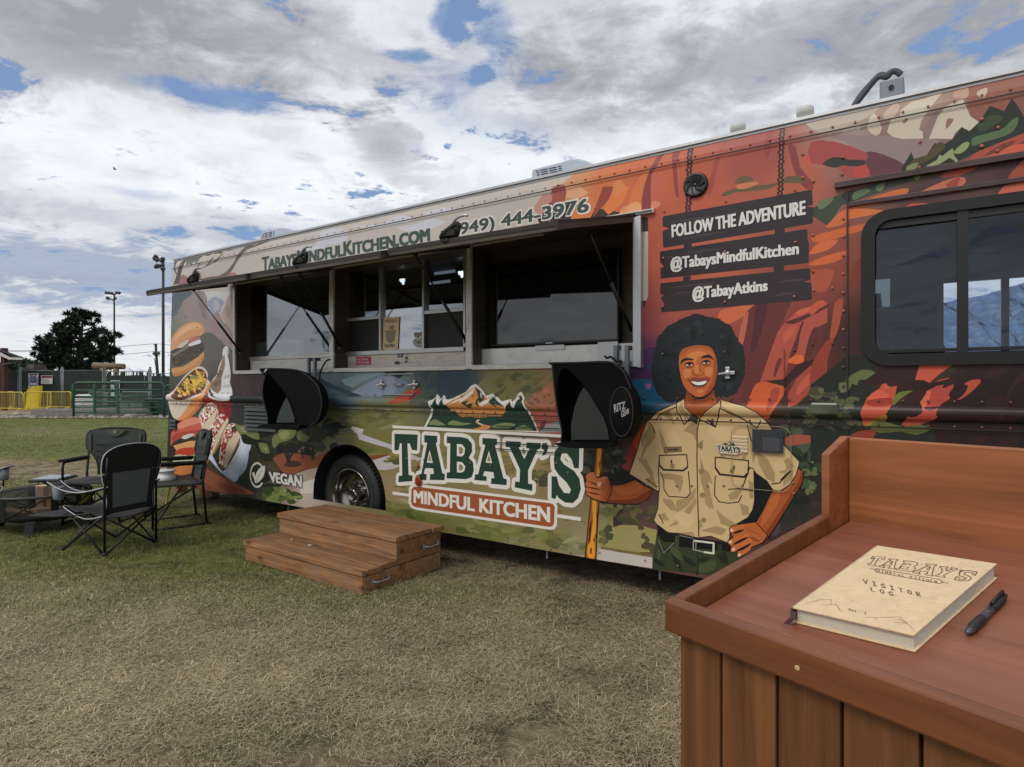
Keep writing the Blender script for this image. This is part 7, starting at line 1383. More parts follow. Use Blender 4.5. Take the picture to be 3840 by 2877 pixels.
def quad_chair(loc,rz,label,group):
 "folding camp chair: x to the sitter's left, -y forward"
 t=thing('camping_chair',label,'chair',loc,rz,group);w_,d_=.245,.27;sh=.40
 fl,fr_,bl_,br=(w_,-d_,.01),(-w_,-d_,.01),(w_,d_,.01),(-w_,d_,.01);up=lambda p,z,k=1.0:(p[0]*k,p[1]*k,z)
 for a,c_ in((fl,br),(fr_,bl_),(bl_,fr_),(br,fl)):pass
 for a,c_ in((fl,up(fr_,sh)),(fr_,up(fl,sh)),(bl_,up(br,sh-.06)),(br,up(bl_,sh-.06)),(fl,up(bl_,sh-.04)),(bl_,up(fl,sh)),(fr_,up(br,sh-.04)),(br,up(fr_,sh))):MB().tube([a,c_],.0095,8).build('leg_brace',TUBE,t)
 for p in(bl_,br):MB().tube([p,(p[0],p[1],.62),(p[0]*1.02,p[1]+.05,.86)],.0105,8).build('back_post',TUBE,t)
 for p in(fl,fr_):MB().tube([up(p,sh-.02),(p[0]*1.12,p[1]-.02,.60)],.0095,8).build('arm_post',TUBE,t)
 for p in(fl,fr_,bl_,br):MB().lathe([(.02,0),(.022,.012),(.012,.03)],10,p).build('foot',BLACK,t)
 cloth('seat',CLOTHB,t,[(w_,-d_,sh),(-w_,-d_,sh),(-w_*.98,d_-.02,sh-.06),(w_*.98,d_-.02,sh-.06)],9,8,.07)
 MB().tube(spline([(w_,d_-.02,sh-.05),(w_*1.0,0,sh-.09),(w_,-d_,sh+.005),(0,-d_-.01,sh-.075),(-w_,-d_,sh+.005),(-w_,0,sh-.09),(-w_,d_-.02,sh-.05)],5,False),.0055,6).build('seat_piping',PIPE,t)
 ol=[(.235,.34),(.215,.46),(.235,.56),(.275,.70),(.28,.82),(.25,.895),(.15,.945),(0,.96)]
 out=[(x,z)for x,z in ol]+[(-x,z)for x,z in ol[-2::-1]];yy=lambda z:d_-.03+.09*(z-.34)
 so=spline(out,3,False);iw=[(.165,.40),(.175,.60),(.185,.72),(-.185,.72),(-.175,.60),(-.165,.40)]
 b=MB()
 def band(L_,R2):b._add([(x,yy(z),z)for x,z in L_+R2[::-1]],[tuple(range(len(L_)+len(R2)))])
 half=[p for p in so if p[0]>=-1e-6]
 band([p for p in half if p[1]<=.73]+[(half[-1][0],.73)]if False else[p for p in half if p[1]<=.72],[(.165,.36),(.165,.40),(.175,.60),(.185,.72)])
 hl=[(-x,z)for x,z in half]
 band([p for p in hl if p[1]<=.72],[(-.165,.36),(-.165,.40),(-.175,.60),(-.185,.72)])
 topo=[p for p in so if p[1]>=.719];b._add([(x,yy(z),z)for x,z in topo+[(-.27,.72),(.27,.72)]],[tuple(range(len(topo)+2))])
 b._add([(x,yy(z),z)for x,z in((.2,.36),(-.2,.36),(-.165,.41),(.165,.41))],[(0,1,2,3)])
 b.build('backrest',CLOTH,t,solid=.02)
 MB()._add([(x,yy(z),z)for x,z in iw],[tuple(range(6))]).build('back_mesh',MESH,t,solid=.006)
 MB().tube([(x,yy(z)+.004,z)for x,z in so],.0065,6).build('back_piping',PIPE,t)
 for sx_ in(1,-1):
  A3=[(sx_*w_*1.02,d_+.02,.60),(sx_*w_*1.16,.06,.55),(sx_*w_*1.16,-.16,.56),(sx_*w_*1.14,-.34,.62)];sp_=spline(A3,5,False)
  MB().grid(lambda i,j:Vector(sp_[int(i*(len(sp_)-1))])+Vector((sx_*(j-.5)*(.03+.08*i),0,-.01*sin(pi*j))),len(sp_),4).build('armrest',CLOTHB,t,solid=.008)
  MB().tube([Vector(p)+Vector((sx_*(.018+.04*k/len(sp_)),0,.004))for k,p in enumerate(sp_)],.0055,6).build('arm_piping',PIPE,t)
  MB().tube([Vector(p)-Vector((sx_*(.018+.04*k/len(sp_)),0,-.004))for k,p in enumerate(sp_)],.0045,6).build('arm_piping',PIPE,t)
  MB().lathe([(.03,-.12),(.04,-.11),(.046,0)],14,(sx_*w_*1.16,-.27,.585)).build('cup_holder',MESHL,t)
 return t
ff=Vector((-.93,.366,0))
rz=math.atan2(ff.x,-ff.y)
c1=quad_chair((-3.675,5.616,0),rz,'black camp chair with a grey mesh back and pale piping, nearest the camera','camp chairs round the fire bowl')
b=MB();b.grid(lambda i,j:Vector((-.25+.5*i,-.38-.36*j,.30-.02*j-.03*sin(pi*i)*sin(pi*j))),7,6);b.build('leg_rest',CLOTHB,c1,solid=.012)
for sx_ in(.25,-.25):MB().tube([(sx_,.1,.36),(sx_,-.38,.30),(sx_,-.74,.275)],.009,7).build('leg_rest_bar',TUBE,c1)
c4=copy_tree(c1,None,'black camp chair at the left edge with only its arms in view',None,(-5.62,6.22,0),math.atan2(.9,-.25))
for ch in list(c4.children):
 if ch.name.startswith('leg_rest'):bpy.data.objects.remove(ch)
def director_chair(loc,rz,label,group,table=1):
 t=thing('director_chair',label,'chair',loc,rz,group);w_,d_=.28,.24
 for sx_ in(1,-1):
  x=sx_*w_
  MB().tube([(x,-d_,.02),(x,-d_,.60)]+[tuple(p)for p in arc((x,-d_+.05,.61),.05,180,90,4,(0,1,0))]+[(x,d_-.02,.655)],.0125,8).build('front_frame',TUBE,t)
  MB().tube([(x,d_+.02,.02),(x,d_-.02,.46),(x,d_+.06,.97)],.0125,8).build('back_post',TUBE,t)
  MB().tube([(x,-d_-.03,.012),(x,d_+.06,.012)],.0125,8).build('runner',TUBE,t)
  MB().grid(lambda i,j:Vector((x+(j-.5)*.055,-d_-.03+(2*d_+.02)*i,.675+.012*sin(pi*j)-.01*i)),8,4).build('armrest',CLOTH,t,solid=.025)
 MB().tube([(-w_,-d_+.02,.06),(w_,d_-.08,.42)],.01,7).build('cross_brace',TUBE,t);MB().tube([(w_,-d_+.02,.06),(-w_,d_-.08,.42)],.01,7).build('cross_brace',TUBE,t)
 MB().bar((-w_*.9,-.05,.16),(w_*.2,-.05,.40),.012,.03).build('label_strap',mat('yellow_tag',C(206,196,50),.6),t)
 cloth('seat',GREYG,t,[(w_,-d_-.02,.45),(-w_,-d_-.02,.45),(-w_,d_,.44),(w_,d_,.44)],9,6,.025,th=.02)
 yy=lambda z:d_-.02+.16*(z-.46)
 out=[(.16,.47),(.17,.58),(.22,.68),(.30,.76),(.315,.88),(.29,.95),(.15,.985),(0,.99)];so=spline([(x,z)for x,z in out]+[(-x,z)for x,z in out[-2::-1]],3,False)
 MB()._add([(x,yy(z)-.03*(1-(x/.31)**2)*-1*.6,z)for x,z in so],[tuple(range(len(so)))]).build('backrest',GREYG,t,solid=.035)
 MB()._add([(x,yy(z)-.03,z)for x,z in((.12,.975),(.05,.91),(0,.895),(-.05,.91),(-.12,.975),(0,.985))],[tuple(range(6))]).build('back_inset',OLIVE,t,solid=.01)
 MB().box((0,yy(.945)-.042,.945),(.045,.006,.04)).build('badge',mat('chair_badge',C(120,122,116),.5),t,bevel=.004)
 for sx_ in(1,-1):MB()._add([(sx_*x,yy(z)-.026,z)for x,z in((.27,.76),(.285,.92),(.255,.93),(.245,.74))],[(0,1,2,3)]).build('back_edging',OLIVE,t,solid=.01)
 MB().tube([(x,yy(z),z)for x,z in so],.011,6).build('back_piping',BLACK,t)
 for k in range(4):MB().tube([(-.2,yy(.6+k*.07)-.024,.6+k*.07),(0,yy(.6)-.03,.585+k*.075),(.2,yy(.6+k*.07)-.024,.61+k*.07)],.004,5).build('crease_shade',BLACK,t)  # black cords stand in for the shade of cloth folds
 if table:
  x=table*(w_+.19)
  MB().box((x,-.06,.47),(.30,.36,.03)).build('side_table',mat('table_edge',C(34,36,37),.5),t,bevel=.01);MB().box((x,-.06,.487),(.26,.32,.006)).build('table_top',mat('table_grey',C(150,156,164),.3,0,.08,6),t)
  MB().tube([(x+table*.12,-.06,.455),(table*w_,-.06,.18)],.01,7).build('table_strut',TUBE,t)
 return t
fB=Vector((.13,-.99,0)).normalized()
c2=director_chair((-4.52,6.78,0),math.atan2(fB.x,-fB.y),'grey green director chair with a side table facing the camera','director chairs round the fire bowl',-1)
fC=Vector((-.79,-.61,0)).normalized()
c3=director_chair((-3.62,6.58,0),math.atan2(fC.x,-fC.y),'grey green director chair turned left beside the truck tail','director chairs round the fire bowl',0)
g=at(*Z('Q',1250,555),6.75)
t=thing('white_tub','white lidded tub behind the director chair seat','tub',(g[0],6.75,.43))
MB().lathe([(.085,0),(.10,.02),(.095,.06),(.075,.075),(.08,.1),(.105,.115),(.10,.125),(0,.13)],20).build('body',WHITE_P,t)
MB().lathe([(.11,-.01),(.13,0),(.11,.005),(0,.006)],20).build('saucer',WHITE_P,t)
fc=(-4.92,6.43);FR=.43
pit=thing('fire_bowl','round black steel fire bowl with mesh sides among the chairs','fire pit',(*fc,0))
FBM=mat('fire_black',C(20,20,20),.6,.3,.3,8,.1,30);FMESH=bpy.data.materials.new('fire_mesh');FMESH.use_nodes=True
_t=FMESH.node_tree;_b=_t.nodes['Principled BSDF'];_b.inputs['Base Color'].default_value=(.012,.012,.012,1);_b.inputs['Roughness'].default_value=.7;_b.inputs['Alpha'].default_value=.62
zr,zb_=.375,.14
MB().lathe([(FR-.03,zr-.004),(FR+.0,zr+.006),(FR+.012,zr),(FR+.012,zr-.02),(FR,zr-.02),(FR-.03,zr-.02)],48,closed=True).build('rim',mat('rim_steel',C(70,70,72),.4,.6,.15,10),pit)
MB().lathe([(FR,zr-.02),(FR,zb_)],48,cap=False).build('mesh_side',FMESH,pit)
MB().lathe([(FR+.004,zb_+.03),(FR+.004,zb_),(FR-.1,zb_-.03),(0,zb_-.045)],48,cap=False).build('pan',FBM,pit)
MB().lathe([(FR-.02,zr),(FR*.75,zr+.035),(FR*.4,zr+.055),(0,zr+.06)],40,cap=False).build('spark_screen',bpy.data.materials.get('fire_mesh').copy(),pit)
bpy.data.materials['fire_mesh.001'].node_tree.nodes['Principled BSDF'].inputs['Alpha'].default_value=.4
for k in range(6):
 a0=2*pi*k/6+.3
 for s0,s1 in((0,1),(1,0)):
  MB().tube([((FR+.006)*cos(a0+.75*i/6+.15),(FR+.006)*sin(a0+.75*i/6+.15),zb_+.035+(zr-zb_-.07)*(s0+(s1-s0)*i/6))for i in range(7)],.007,6).build('cross_bar',FBM,pit)
 pts=[((FR+.005)*cos(a0+i*.03-.02),(FR+.005)*sin(a0+i*.03-.02))for i in range(6)]
 b=MB()
 for i in range(5):b.poly([(*pts[i],zb_),(*pts[i+1],zb_),(*pts[i+1],zr-.02),(*pts[i],zr-.02)])
 b.build('side_plate',FBM,pit,solid=.004)
 if k in(0,3):c_=((FR+.02)*cos(a0+.06),(FR+.02)*sin(a0+.06));MB().tube([(c_[0]-.055*cos(q)*sin(a0),c_[1]+.055*cos(q)*cos(a0),zr-.09+.055*sin(q))for q in[2*pi*i/14 for i in range(14)]],.006,6,True).build('ring_handle',FBM,pit)
for k in range(3):
 a=2*pi*k/3-1.15;MB().prism([((FR-.02)*cos(a-.1),(FR-.02)*sin(a-.1),zb_+.01),((FR-.02)*cos(a+.1),(FR-.02)*sin(a+.1),zb_+.01),((FR+.04)*cos(a+.07),(FR+.04)*sin(a+.07),0),((FR+.04)*cos(a-.07),(FR+.04)*sin(a-.07),0)],(.02*cos(a),.02*sin(a),0)).build('leg',FBM,pit)
MB().tube(arc((.0,0,zr+.06),.05,0,180,9,(1,0,0)),.005,6).build('lid_handle',FBM,pit)
FW=wood('firewood',C(160,130,102),C(212,178,140),2,.85,False,2.5)
def log(p,tilt,yaw,L_,r0,lab):
 b=MB();b.prism([(r0*q*cos(a),r0*q*sin(a),-L_/2)for a,q in((0,1),(.9,1.05),(1.7,.95),(2.6,1.02),(3.4,.5),(4.4,.25),(5.4,.6))],(0,0,L_));o=b.build('firewood_log',FW,bevel=.006);o.location=p;o.rotation_euler=(rad(tilt),0,rad(yaw));tag(o,lab,'log','firewood in the fire bowl')
log((fc[0]+.0,fc[1]-.02,.275),12,25,.32,.062,'split log standing upright in the fire bowl');log((fc[0]+.09,fc[1]+.02,.27),-10,70,.31,.058,'second split log leaning behind the upright one')
log((fc[0]-.12,fc[1]-.16,.165),88,70,.36,.06,'split log lying behind the left mesh of the fire bowl');log((fc[0]+.2,fc[1]-.1,.175),86,-40,.34,.06,'split log lying behind the right mesh of the fire bowl');log((fc[0]-.02,fc[1]+.02,.17),90,15,.5,.06,'split log lying across the bottom of the fire bowl')
for(px,py,w_,h_,lab)in((1575,690,.24,.2,'short timber block on the grass under the truck tail'),(1362,655,.1,.24,'thin timber upright under the rear corner of the truck')):
 g=G(*Z('Q',px,py+40));o=MB().box((0,0,h_/2),(w_,.14,h_)).build('timber_block',STW,bevel=.005);o.location=(g[0],g[1],0);o.rotation_euler.z=rad(-34);tag(o,lab,'timber block')
# ===== far side of the field
def part(b,name,m,parent,**k):return b.build(name,m,parent,**k)
b=MB();y0=28.3
b._add([(-75,27.2,.006),(-12,27.9,.006),(-8,60,.006),(-120,60,.006)],[(0,1,2,3)])
o=b.build('gravel',mat('gravel_ground',C(124,116,106),.95,0,.3,3,.8,20,dirt=C(80,76,70),dirt_amt=.6));o['kind']='structure'
b=MB();b._add([(-75,31.8,.012),(-20,31.3,.012),(-20,44,.012),(-90,44,.012)],[(0,1,2,3)])
o=b.build('dirt_yard',mat('dirt_yard',C(142,122,94),.95,0,.25,2,.5,15));o['kind']='structure'
b=MB();r=random.Random(2)
for k in range(520):
 x,y=r.uniform(-36,-14),27.6+abs(r.gauss(0,1.1));s=r.uniform(.04,.13)*(1+(r.random()<.06)*1.2)
 b.sphere((x,y,s*.2),s,6,4,(1,r.uniform(.6,1),r.uniform(.35,.6)))
tag(b.build('loose_stones',mat('pale_stone',C(160,152,142),.9,0,.4,2)),'scatter of pale stones along the far edge of the grass',None,None,'stuff')
def seg(rg,pa,pb,Y):return at(*Z(rg,*pa),Y),at(*Z(rg,*pb),Y)
(xa,_,_),(xb,_,_)=seg('F',(420,800),(905,800),29.5)
b=MB();b.box2((xa,29.3,0),(xb+3.5,29.9,.36));kb=b.build('concrete_block',mat('old_concrete',C(128,124,120),.9,0,.18,4,.4,20,dirt=C(85,82,78),dirt_amt=.5),bevel=.04);tag(kb,'long weathered concrete block lying behind the gravel','concrete block')
SL=mat('fence_slat',C(26,42,38),.7,0,.3,2);PST=mat('fence_post_steel',C(110,118,122),.45,.5,.15,6)
FY=40.0
def fx(px):return at(px,1446,FY)[0]
def fence(label,pxa,pxb,ptop,slots,top_gap=0.0,pitch=.11):
 xa,xb=fx(pxa),fx(pxb);top=at(pxa,ptop,FY)[2]
 t=thing('privacy_fence',label,'fence',((xa+xb)/2,FY,0),0,'green fence panels across the field')
 w_=xb-xa;n=max(4,int(w_/pitch));r=random.Random(int(pxa));sw=w_/n
 m0=MB().box((0,0,0),(sw*.93,.02,1.0)).build('slat',SL,t)
 for k in range(n):
  h_=top-.08-(r.uniform(.0,.05))-(top_gap if r.random()<.55 and top_gap else 0)
  s_=m0 if k==0 else m0.copy()
  if k:COL.objects.link(s_)
  s_.parent=t;s_.scale=(1,1,h_);s_.location=(-w_/2+sw*(k+.5),r.uniform(-.01,.01),h_/2+.06)
 for x in(-w_/2,w_/2):
  MB().tube([(x,.03,0),(x,.03,top+.12)],.04,8).build('post',PST,t)
 b=MB()
 for z in(top-.02,.25):b.tube([(-w_/2,.03,z),(w_/2,.03,z)],.022,6)
 b.build('rail',PST,t)
 return t
fence('dark green slatted fence panel under the tiled roof eave',-40,66,1392,0)
fence('dark green slatted fence panel behind the striped white poster',82,228,1389,0)
fence('dark green slatted fence panel right of the red headed notice',236,384,1388,0)
fence('dark green slatted fence panel with ragged top below the log beam',398,556,1392,0,.22)
fence('dark green slatted fence panel nearest the truck tail',566,700,1400,0,.12)
CHL=mat('gate_post',C(128,134,138),.45,.5,.2,6)
for px,lab in((73,'grey steel gate post left of the striped poster'),(231,'tall grey steel gate post right of the red headed notice'),(390,'weathered wooden fence post between two green panels'),(561,'grey steel post by the truck tail')):
 top=at(px,1376,FY)[2];w_=(at(px+7,1446,FY)[0]-fx(px))
 b=MB();b.box((fx(px),FY+.06,top/2),(w_*(1.6 if px==390 else .8),.12,top))
 if px!=390:b.tube([(fx(px)+w_,FY,0),(fx(px)+w_,FY,top*.92)],w_*.22,8)
 o=b.build('gate_post',CHL if px!=390 else mat('grey_timber',C(96,92,86),.85,0,.25,3),bevel=.01);tag(o,lab,'post')
FP=print_mat('far_print',.6)
def sheet(name,label,cat,pts,Y,col,extra):
 b=MB();q=[at(*Z('F',*p),Y)for p in pts];b.col=C(*col);b.prism(q,(0,.02,0))
 L_=0
 for c,pp in extra:
  L_+=1;b.col=C(*c);b.poly([(lambda a:(a[0],Y-.002-.0015*L_,a[2]))(at(*Z('F',*p),Y))for p in pp])
 o=b.build(name,FP,fix=False);return tag(o,label,cat)
strp=[]
for k in range(7):
 y=385+k*15
 strp.append(((70,66,110),[(362,y),(378,y-8),(378,y),(362,y+8)]));strp.append(((70,66,110),[(460,y+4),(478,y-6),(478,y+2),(460,y+12)]))
sheet('poster','white poster with a grey portrait and striped edges on the left fence','poster',[(357,337),(481,337),(478,520),(357,520)],FY-.1,(208,206,212),[((92,92,132),[(380,372),(455,370),(455,455),(380,460)]),((128,128,156),[(395,395),(430,385),(440,420),(400,440)]),((64,62,92),[(400,440),(450,425),(450,455),(385,458)]),((60,58,76),[(370,345),(472,343),(470,362),(372,364)]),((60,60,70),[(378,482),(470,480),(470,492),(378,494)]),((60,60,70),[(378,500),(455,498),(455,510),(378,512)])]+strp)
ln=[((140,140,142),[(525,402+9*k),(640-14*(k%3),402+9*k),(640-14*(k%3),405+9*k),(525,405+9*k)])for k in range(7)]
sheet('notice_board','white notice with a dark red heading fixed to the fence','sign',[(516,363),(660,363),(657,470),(516,470)],FY-.1,(206,206,206),[((116,46,54),[(522,367),(656,367),(656,395),(522,395)]),((80,36,40),[(530,376),(645,376),(645,385),(530,385)])]+ln)
st2=[((66,62,104),[(1398,500+14*k),(1418,488+14*k),(1418,496+14*k),(1398,508+14*k)])for k in range(4)]
sheet('poster','white striped poster behind the green livestock gate','poster',[(1392,424),(1508,424),(1500,620),(1392,620)],FY-.1,(196,196,202),[((66,62,88),[(1402,432),(1500,432),(1500,452),(1402,452)]),((110,108,130),[(1430,470),(1490,465),(1480,540),(1430,545)])]+st2)
YEL=mat('yellow_paint',C(214,190,84),.45,0,.12,5,dirt=C(120,100,50),dirt_amt=.3);YELB=mat('yellow_plastic',C(212,190,34),.4,0,.06,3)
def barrier(label,pa,pb,Ya,Yb,m=YEL,group='yellow crowd barriers in the yard',hpx=None,nbar=17,r0=.025):
 A=Vector(at(*Z('F',*pa),Ya));B=Vector(at(*Z('F',*pb),Yb));A.z=B.z=0
 d=B-A;L_=d.length;t=thing('crowd_barrier',label,'barrier',tuple((A+B)/2),math.atan2(d.y,d.x),group)
 hh=1.1;w_=L_/2
 b=MB();b.tube([(-w_,0,.18)]+[tuple(p)for p in arc((-w_+.14,0,hh-.14),.14,180,90,5)]+[tuple(p)for p in arc((w_-.14,0,hh-.14),.14,90,0,5)]+[(w_,0,.18),],r0,8,closed=True);b.build('frame',m,t)
 for k in range(nbar):
  x=-w_+L_*(k+1)/(nbar+1);MB().tube([(x,0,.18),(x,0,hh)],r0*.3,5).build('bar',m,t)
 for x in(-w_+.15,w_-.15):
  b=MB();b.tube([(x,-.3,0),(x,-.22,.06),(x,-.06,.17),(x,.06,.17),(x,.22,.06),(x,.3,0)],r0,7);b.build('foot',m,t)
 return t
barrier('yellow crowd barrier running off the left edge, nearest the grass',(-60,770),(290,765),35.3,34.6)
barrier('yellow crowd barrier in front of the yellow plastic block',(305,758),(640,752),36.2,36.6)
barrier('yellow crowd barrier at the right end of the row by the green gate',(600,742),(893,752),37.6,36.9)
barrier('far olive barrier behind the yellow plastic block',(470,672),(735,690),39.0,38.8,mat('olive_bar',C(108,104,48),.5,0,.1,5))
barrier('yellow crowd barrier behind the front one at the left edge',(-200,735),(180,735),37.5,37.8)
t=thing('barrier_block','bright yellow plastic block standing behind the crowd barriers','barricade',tuple(Vector(at(*Z('F',415,660),37.9))*Vector((1,1,0))))
b=MB();z1=1.48-(Z('F',0,492)[1]-1446)/F*37.9
b.prism([(-.42,-.12,.06),(.42,-.12,.06),(.5,-.1,z1*.86),(.5,-.05,z1),(-.05,-.05,z1-.02),(-.14,-.06,z1*.9),(-.3,-.1,z1*.86)],(0,.2,0));b.build('shell',YELB,t,bevel=.03)
MB().box((0,0,.03),(.95,.5,.06)).build('foot',YELB,t)
GB=mat('pale_bar',C(124,140,132),.5,.3,.1,5)
barrier('pale grey barrier behind the left half of the green gate',(1110,712),(1340,712),36.0,36.0,GB,'pale grey barriers behind the gate',nbar=19)
barrier('pale grey barrier behind the right half of the green gate',(1520,690),(1870,690),37.5,37.0,GB,'pale grey barriers behind the gate',nbar=24)
barrier('short pale grey barrier between the two others behind the gate',(1345,705),(1505,700),36.5,37.0,GB,'pale grey barriers behind the gate',nbar=12)
GG=mat('gate_green',C(38,78,58),.45,0,.15,6)
def gate(label,pa,pb,Y,top,zs,uprights,group='green livestock panels'):
 A=Vector(at(*Z('F',*pa),Y));B=Vector(at(*Z('F',*pb),Y));L_=B.x-A.x
 t=thing('livestock_gate',label,'gate',((A.x+B.x)/2,Y,0),0,group);w_=L_/2
 zt=at(*Z('F',pa[0],top),Y)[2]
 b=MB();b.tube([(-w_,0,.0)]+[tuple(p)for p in arc((-w_+.22,0,zt-.22),.22,180,90,5)]+[tuple(p)for p in arc((w_-.22,0,zt-.22),.22,90,0,5)]+[(w_,0,0)],.05,8);b.build('frame',GG,t)
 for yy in zs:
  z=at(*Z('F',pa[0],yy),Y)[2];MB().tube([(-w_,0,z),(w_,0,z)],.035,7).build('rail',GG,t)
 for xx in uprights:
  x=at(*Z('F',xx,600),Y)[0]-(A.x+B.x)/2;MB().box((x,-.05,zt*.53),(.1,.05,zt*.86)).build('upright',GG,t)
 return t
gate('green tubular livestock gate facing the field, in front of the green cabinet',(925,875),(2062,905),28.6,452,(545,628,695,768,830),(1490,1195))
gate('green tubular livestock gate partly hidden by the truck tail',(2068,905),(2420,905),28.4,484,(572,655,722,790,845),())
t2=gate('green tubular gate standing at an angle behind the first gate',(945,850),(1440,840),30.2,466,(560,640,690,745,800),(1430,))
t2.rotation_euler.z=rad(14)
(x0,_,z0),(x1,_,z1)=at(*Z('F',1500,870),30.0),at(*Z('F',1810,695),30.0)
t=thing('utility_cabinet','pale green utility cabinet behind the green gate','cabinet',((x0+x1)/2,30.4,0));w_=(x1-x0)/2
MB().box((0,0,z1/2+.05),(w_*2,1.0,z1-.1)).build('box',mat('cabinet_green',C(78,104,94),.5,0,.08,3),t,bevel=.03)
MB().box((0,0,.05),(w_*2.3,1.3,.1)).build('plinth',mat('old_concrete',C(128,124,120)),t)
MB().box((w_*.93,-.52,z1*.6),(.04,.04,.24)).build('handle',GALV,t)
MB().box((-w_*.1,-.505,z1/2),(.02,.02,z1*.8)).build('door_gap',BLACK,t)
(x0,_,_),(x1,_,z1)=at(*Z('F',1812,870),30.6),at(*Z('F',2130,672),30.6)
t=thing('storage_container','dark green storage box beside the pale cabinet','storage box',((x0+x1)/2,31.2,0));w_=(x1-x0)/2
MB().box((0,0,z1/2),(w_*2,1.2,z1)).build('box',mat('dark_green_box',C(36,62,48),.5,0,.1,3),t,bevel=.02);MB().box((0,0,z1+.03),(w_*2.05,1.25,.06)).build('lid',mat('dark_green_lid',C(44,66,54),.5,0,.1,3),t)
(x0,_,z0),(x1,_,z1)=at(*Z('F',945,725),33.0),at(*Z('F',1078,600),33.0)
t=thing('lidded_bin','white plastic bin with a peaked lid behind the gate','bin',((x0+x1)/2,33.2,0));w_=(x1-x0)/2;zz=z1-.25  # white bin with a lid
MB().box((0,0,zz/2),(w_*2,.8,zz)).build('body',WHITE_P,t,bevel=.03)
MB().prism([(-w_*1.05,-.45,zz),(w_*1.05,-.45,zz),(w_*.9,-.45,zz+.12),(0,-.45,z1),(-w_*.9,-.45,zz+.12)],(0,.9,0)).build('lid',WHITE_P,t)
MB().box((0,-.415,zz*.55),(w_*1.7,.03,zz*.5)).build('front_panel',mat('bin_pale_grey',C(180,186,192),.5),t)  # panel a little greyer than the white body
LOGM=wood('log_beam',C(104,84,66),C(150,128,104),0,.85,False)
ay=41.5;(xa,_,za),(xb,_,zb)=at(*Z('F',1178,240),ay),at(*Z('F',1562,252),ay)
t=thing('hitching_rail','log beam resting on two posts above the dark fence','log beam',((xa+xb)/2,ay,0));w_=(xb-xa)/2
MB().tube([(-w_,0,za),(w_,0,zb)],[.23,.19],12).build('beam',LOGM,t)
for x in(-w_+.6,w_-.55):MB().tube([(x,0,0),(x,0,za-.15)],.17,10).build('post',LOGM,t)
(xa,_,za),(xb,_,zb)=at(*Z('F',390,300),43),at(*Z('F',515,225),43)
t=thing('wooden_kiosk','small brown shingled kiosk roof behind the striped poster','kiosk',((xa+xb)/2,43,0));w_=(xb-xa)/2
MB().hexa([(-w_,-.8,za),(w_,-.8,za),(w_,.8,za),(-w_,.8,za),(-w_*.75,-.4,zb),(w_*.75,-.4,zb),(w_*.75,.4,zb),(-w_*.75,.4,zb)]).build('roof',mat('brown_shingle',C(74,66,58),.9,0,.25,6,.5),t)
MB().box((-w_*.6,0,za/2),(.3,.3,za)).build('post',LOGM,t)
py_=36.0;P=lambda x,y,Y=py_:at(*Z('P',x,y),Y)
t=thing('pavilion','open pavilion with a grey shingle roof, white fascia and red post at the left edge','pavilion',(0,0,0))
e0,e1=P(270,1238),P(-30,1135)
b=MB();b.hexa([(e0[0],py_-.2,e0[2]),(e0[0]*1.222-.4,py_+8,e0[2]),(e0[0]*1.222-9,py_+8,e0[2]+3.4),(e0[0]-9,py_-.2,e0[2]+3.2),(e0[0],py_-.2,e0[2]+.12),(e0[0]*1.222-.4,py_+8,e0[2]+.12),(e0[0]*1.222-9,py_+8,e0[2]+3.5),(e0[0]-9,py_-.2,e0[2]+3.3)])
b.v=b.v;b.build('roof',mat('shingle',C(70,72,74),.9,0,.2,8,.4),t)
pz=[P(-40,1120),P(0,1148),P(135,1215),P(272,1225),P(270,1243),P(130,1240),P(0,1180),P(-40,1160)]
b=MB();b.prism([(x,py_-.3,z)for x,_,z in pz],(0,.09,0));b.build('fascia',mat('white_fascia',C(196,196,196),.5),t)
q=P(8,1300);b=MB();b.box((q[0]-.12,py_+.4,1.85),(.22,.3,3.7));b.build('post',mat('red_post',C(72,36,32),.7,0,.15,4),t)
b=MB();b.tube(spline([P(200,1243),P(170,1262),P(60,1285),P(20,1300)],4,False),.05,7);b.build('downpipe',mat('pipe_grey',C(70,72,74),.6),t)
TW=mat('tent_white',C(206,208,222),.7,0,.04,2);TBL=mat('tent_blue',C(150,186,206),.7,0,.06,2)
for lab,pk,l_,r_,base,Y,m in(('white canopy tent peak right of the log beam',(1320,1315),(1270,1360),(1400,1360),1360,60,TW),('second white canopy tent peak further right, cut by the fence',(1440,1328),(1380,1360),(1525,1360),1360,66,TW),('pale blue canopy tent seen under the pine',(760,1328),(690,1352),(800,1352),1352,60,TBL)):
 a,l,r2=P(*pk,Y),P(*l_,Y),P(*r_,Y);dy=(r2[0]-l[0])/2;cx_=(l[0]+r2[0])/2
 t=thing('canopy_tent',lab,'tent',(cx_,Y,0),0,'canopy tents beyond the fence')
 b=MB();c_=[(l[0]-cx_,-dy,l[2]),(r2[0]-cx_,-dy,r2[2]),(r2[0]-cx_,dy,r2[2]),(l[0]-cx_,dy,l[2])];ap=(a[0]-cx_,0,a[2]);hp_=[tuple((u*.55+v*.45)for u,v in zip(q,ap))for q in c_];hp_=[(x,y,z-.14)for x,y,z in hp_]
 b._add(c_+hp_+[ap],[(k,(k+1)%4,4+(k+1)%4,4+k)for k in range(4)]+[(4+k,4+(k+1)%4,8)for k in range(4)],False);b.build('canopy',m,t)
 b=MB()
 for q in c_:b.tube([(q[0],q[1],0),q],.04,6)
 b.build('frame',GALV,t)
MST=mat('mast_brown',C(52,46,46),.7,0,.2,3);LAMP=mat('lamp_shell',C(70,72,78),.4,.5,.1,5);LENS=mat('lamp_glass',C(190,196,202),.15,.2,.05,5)
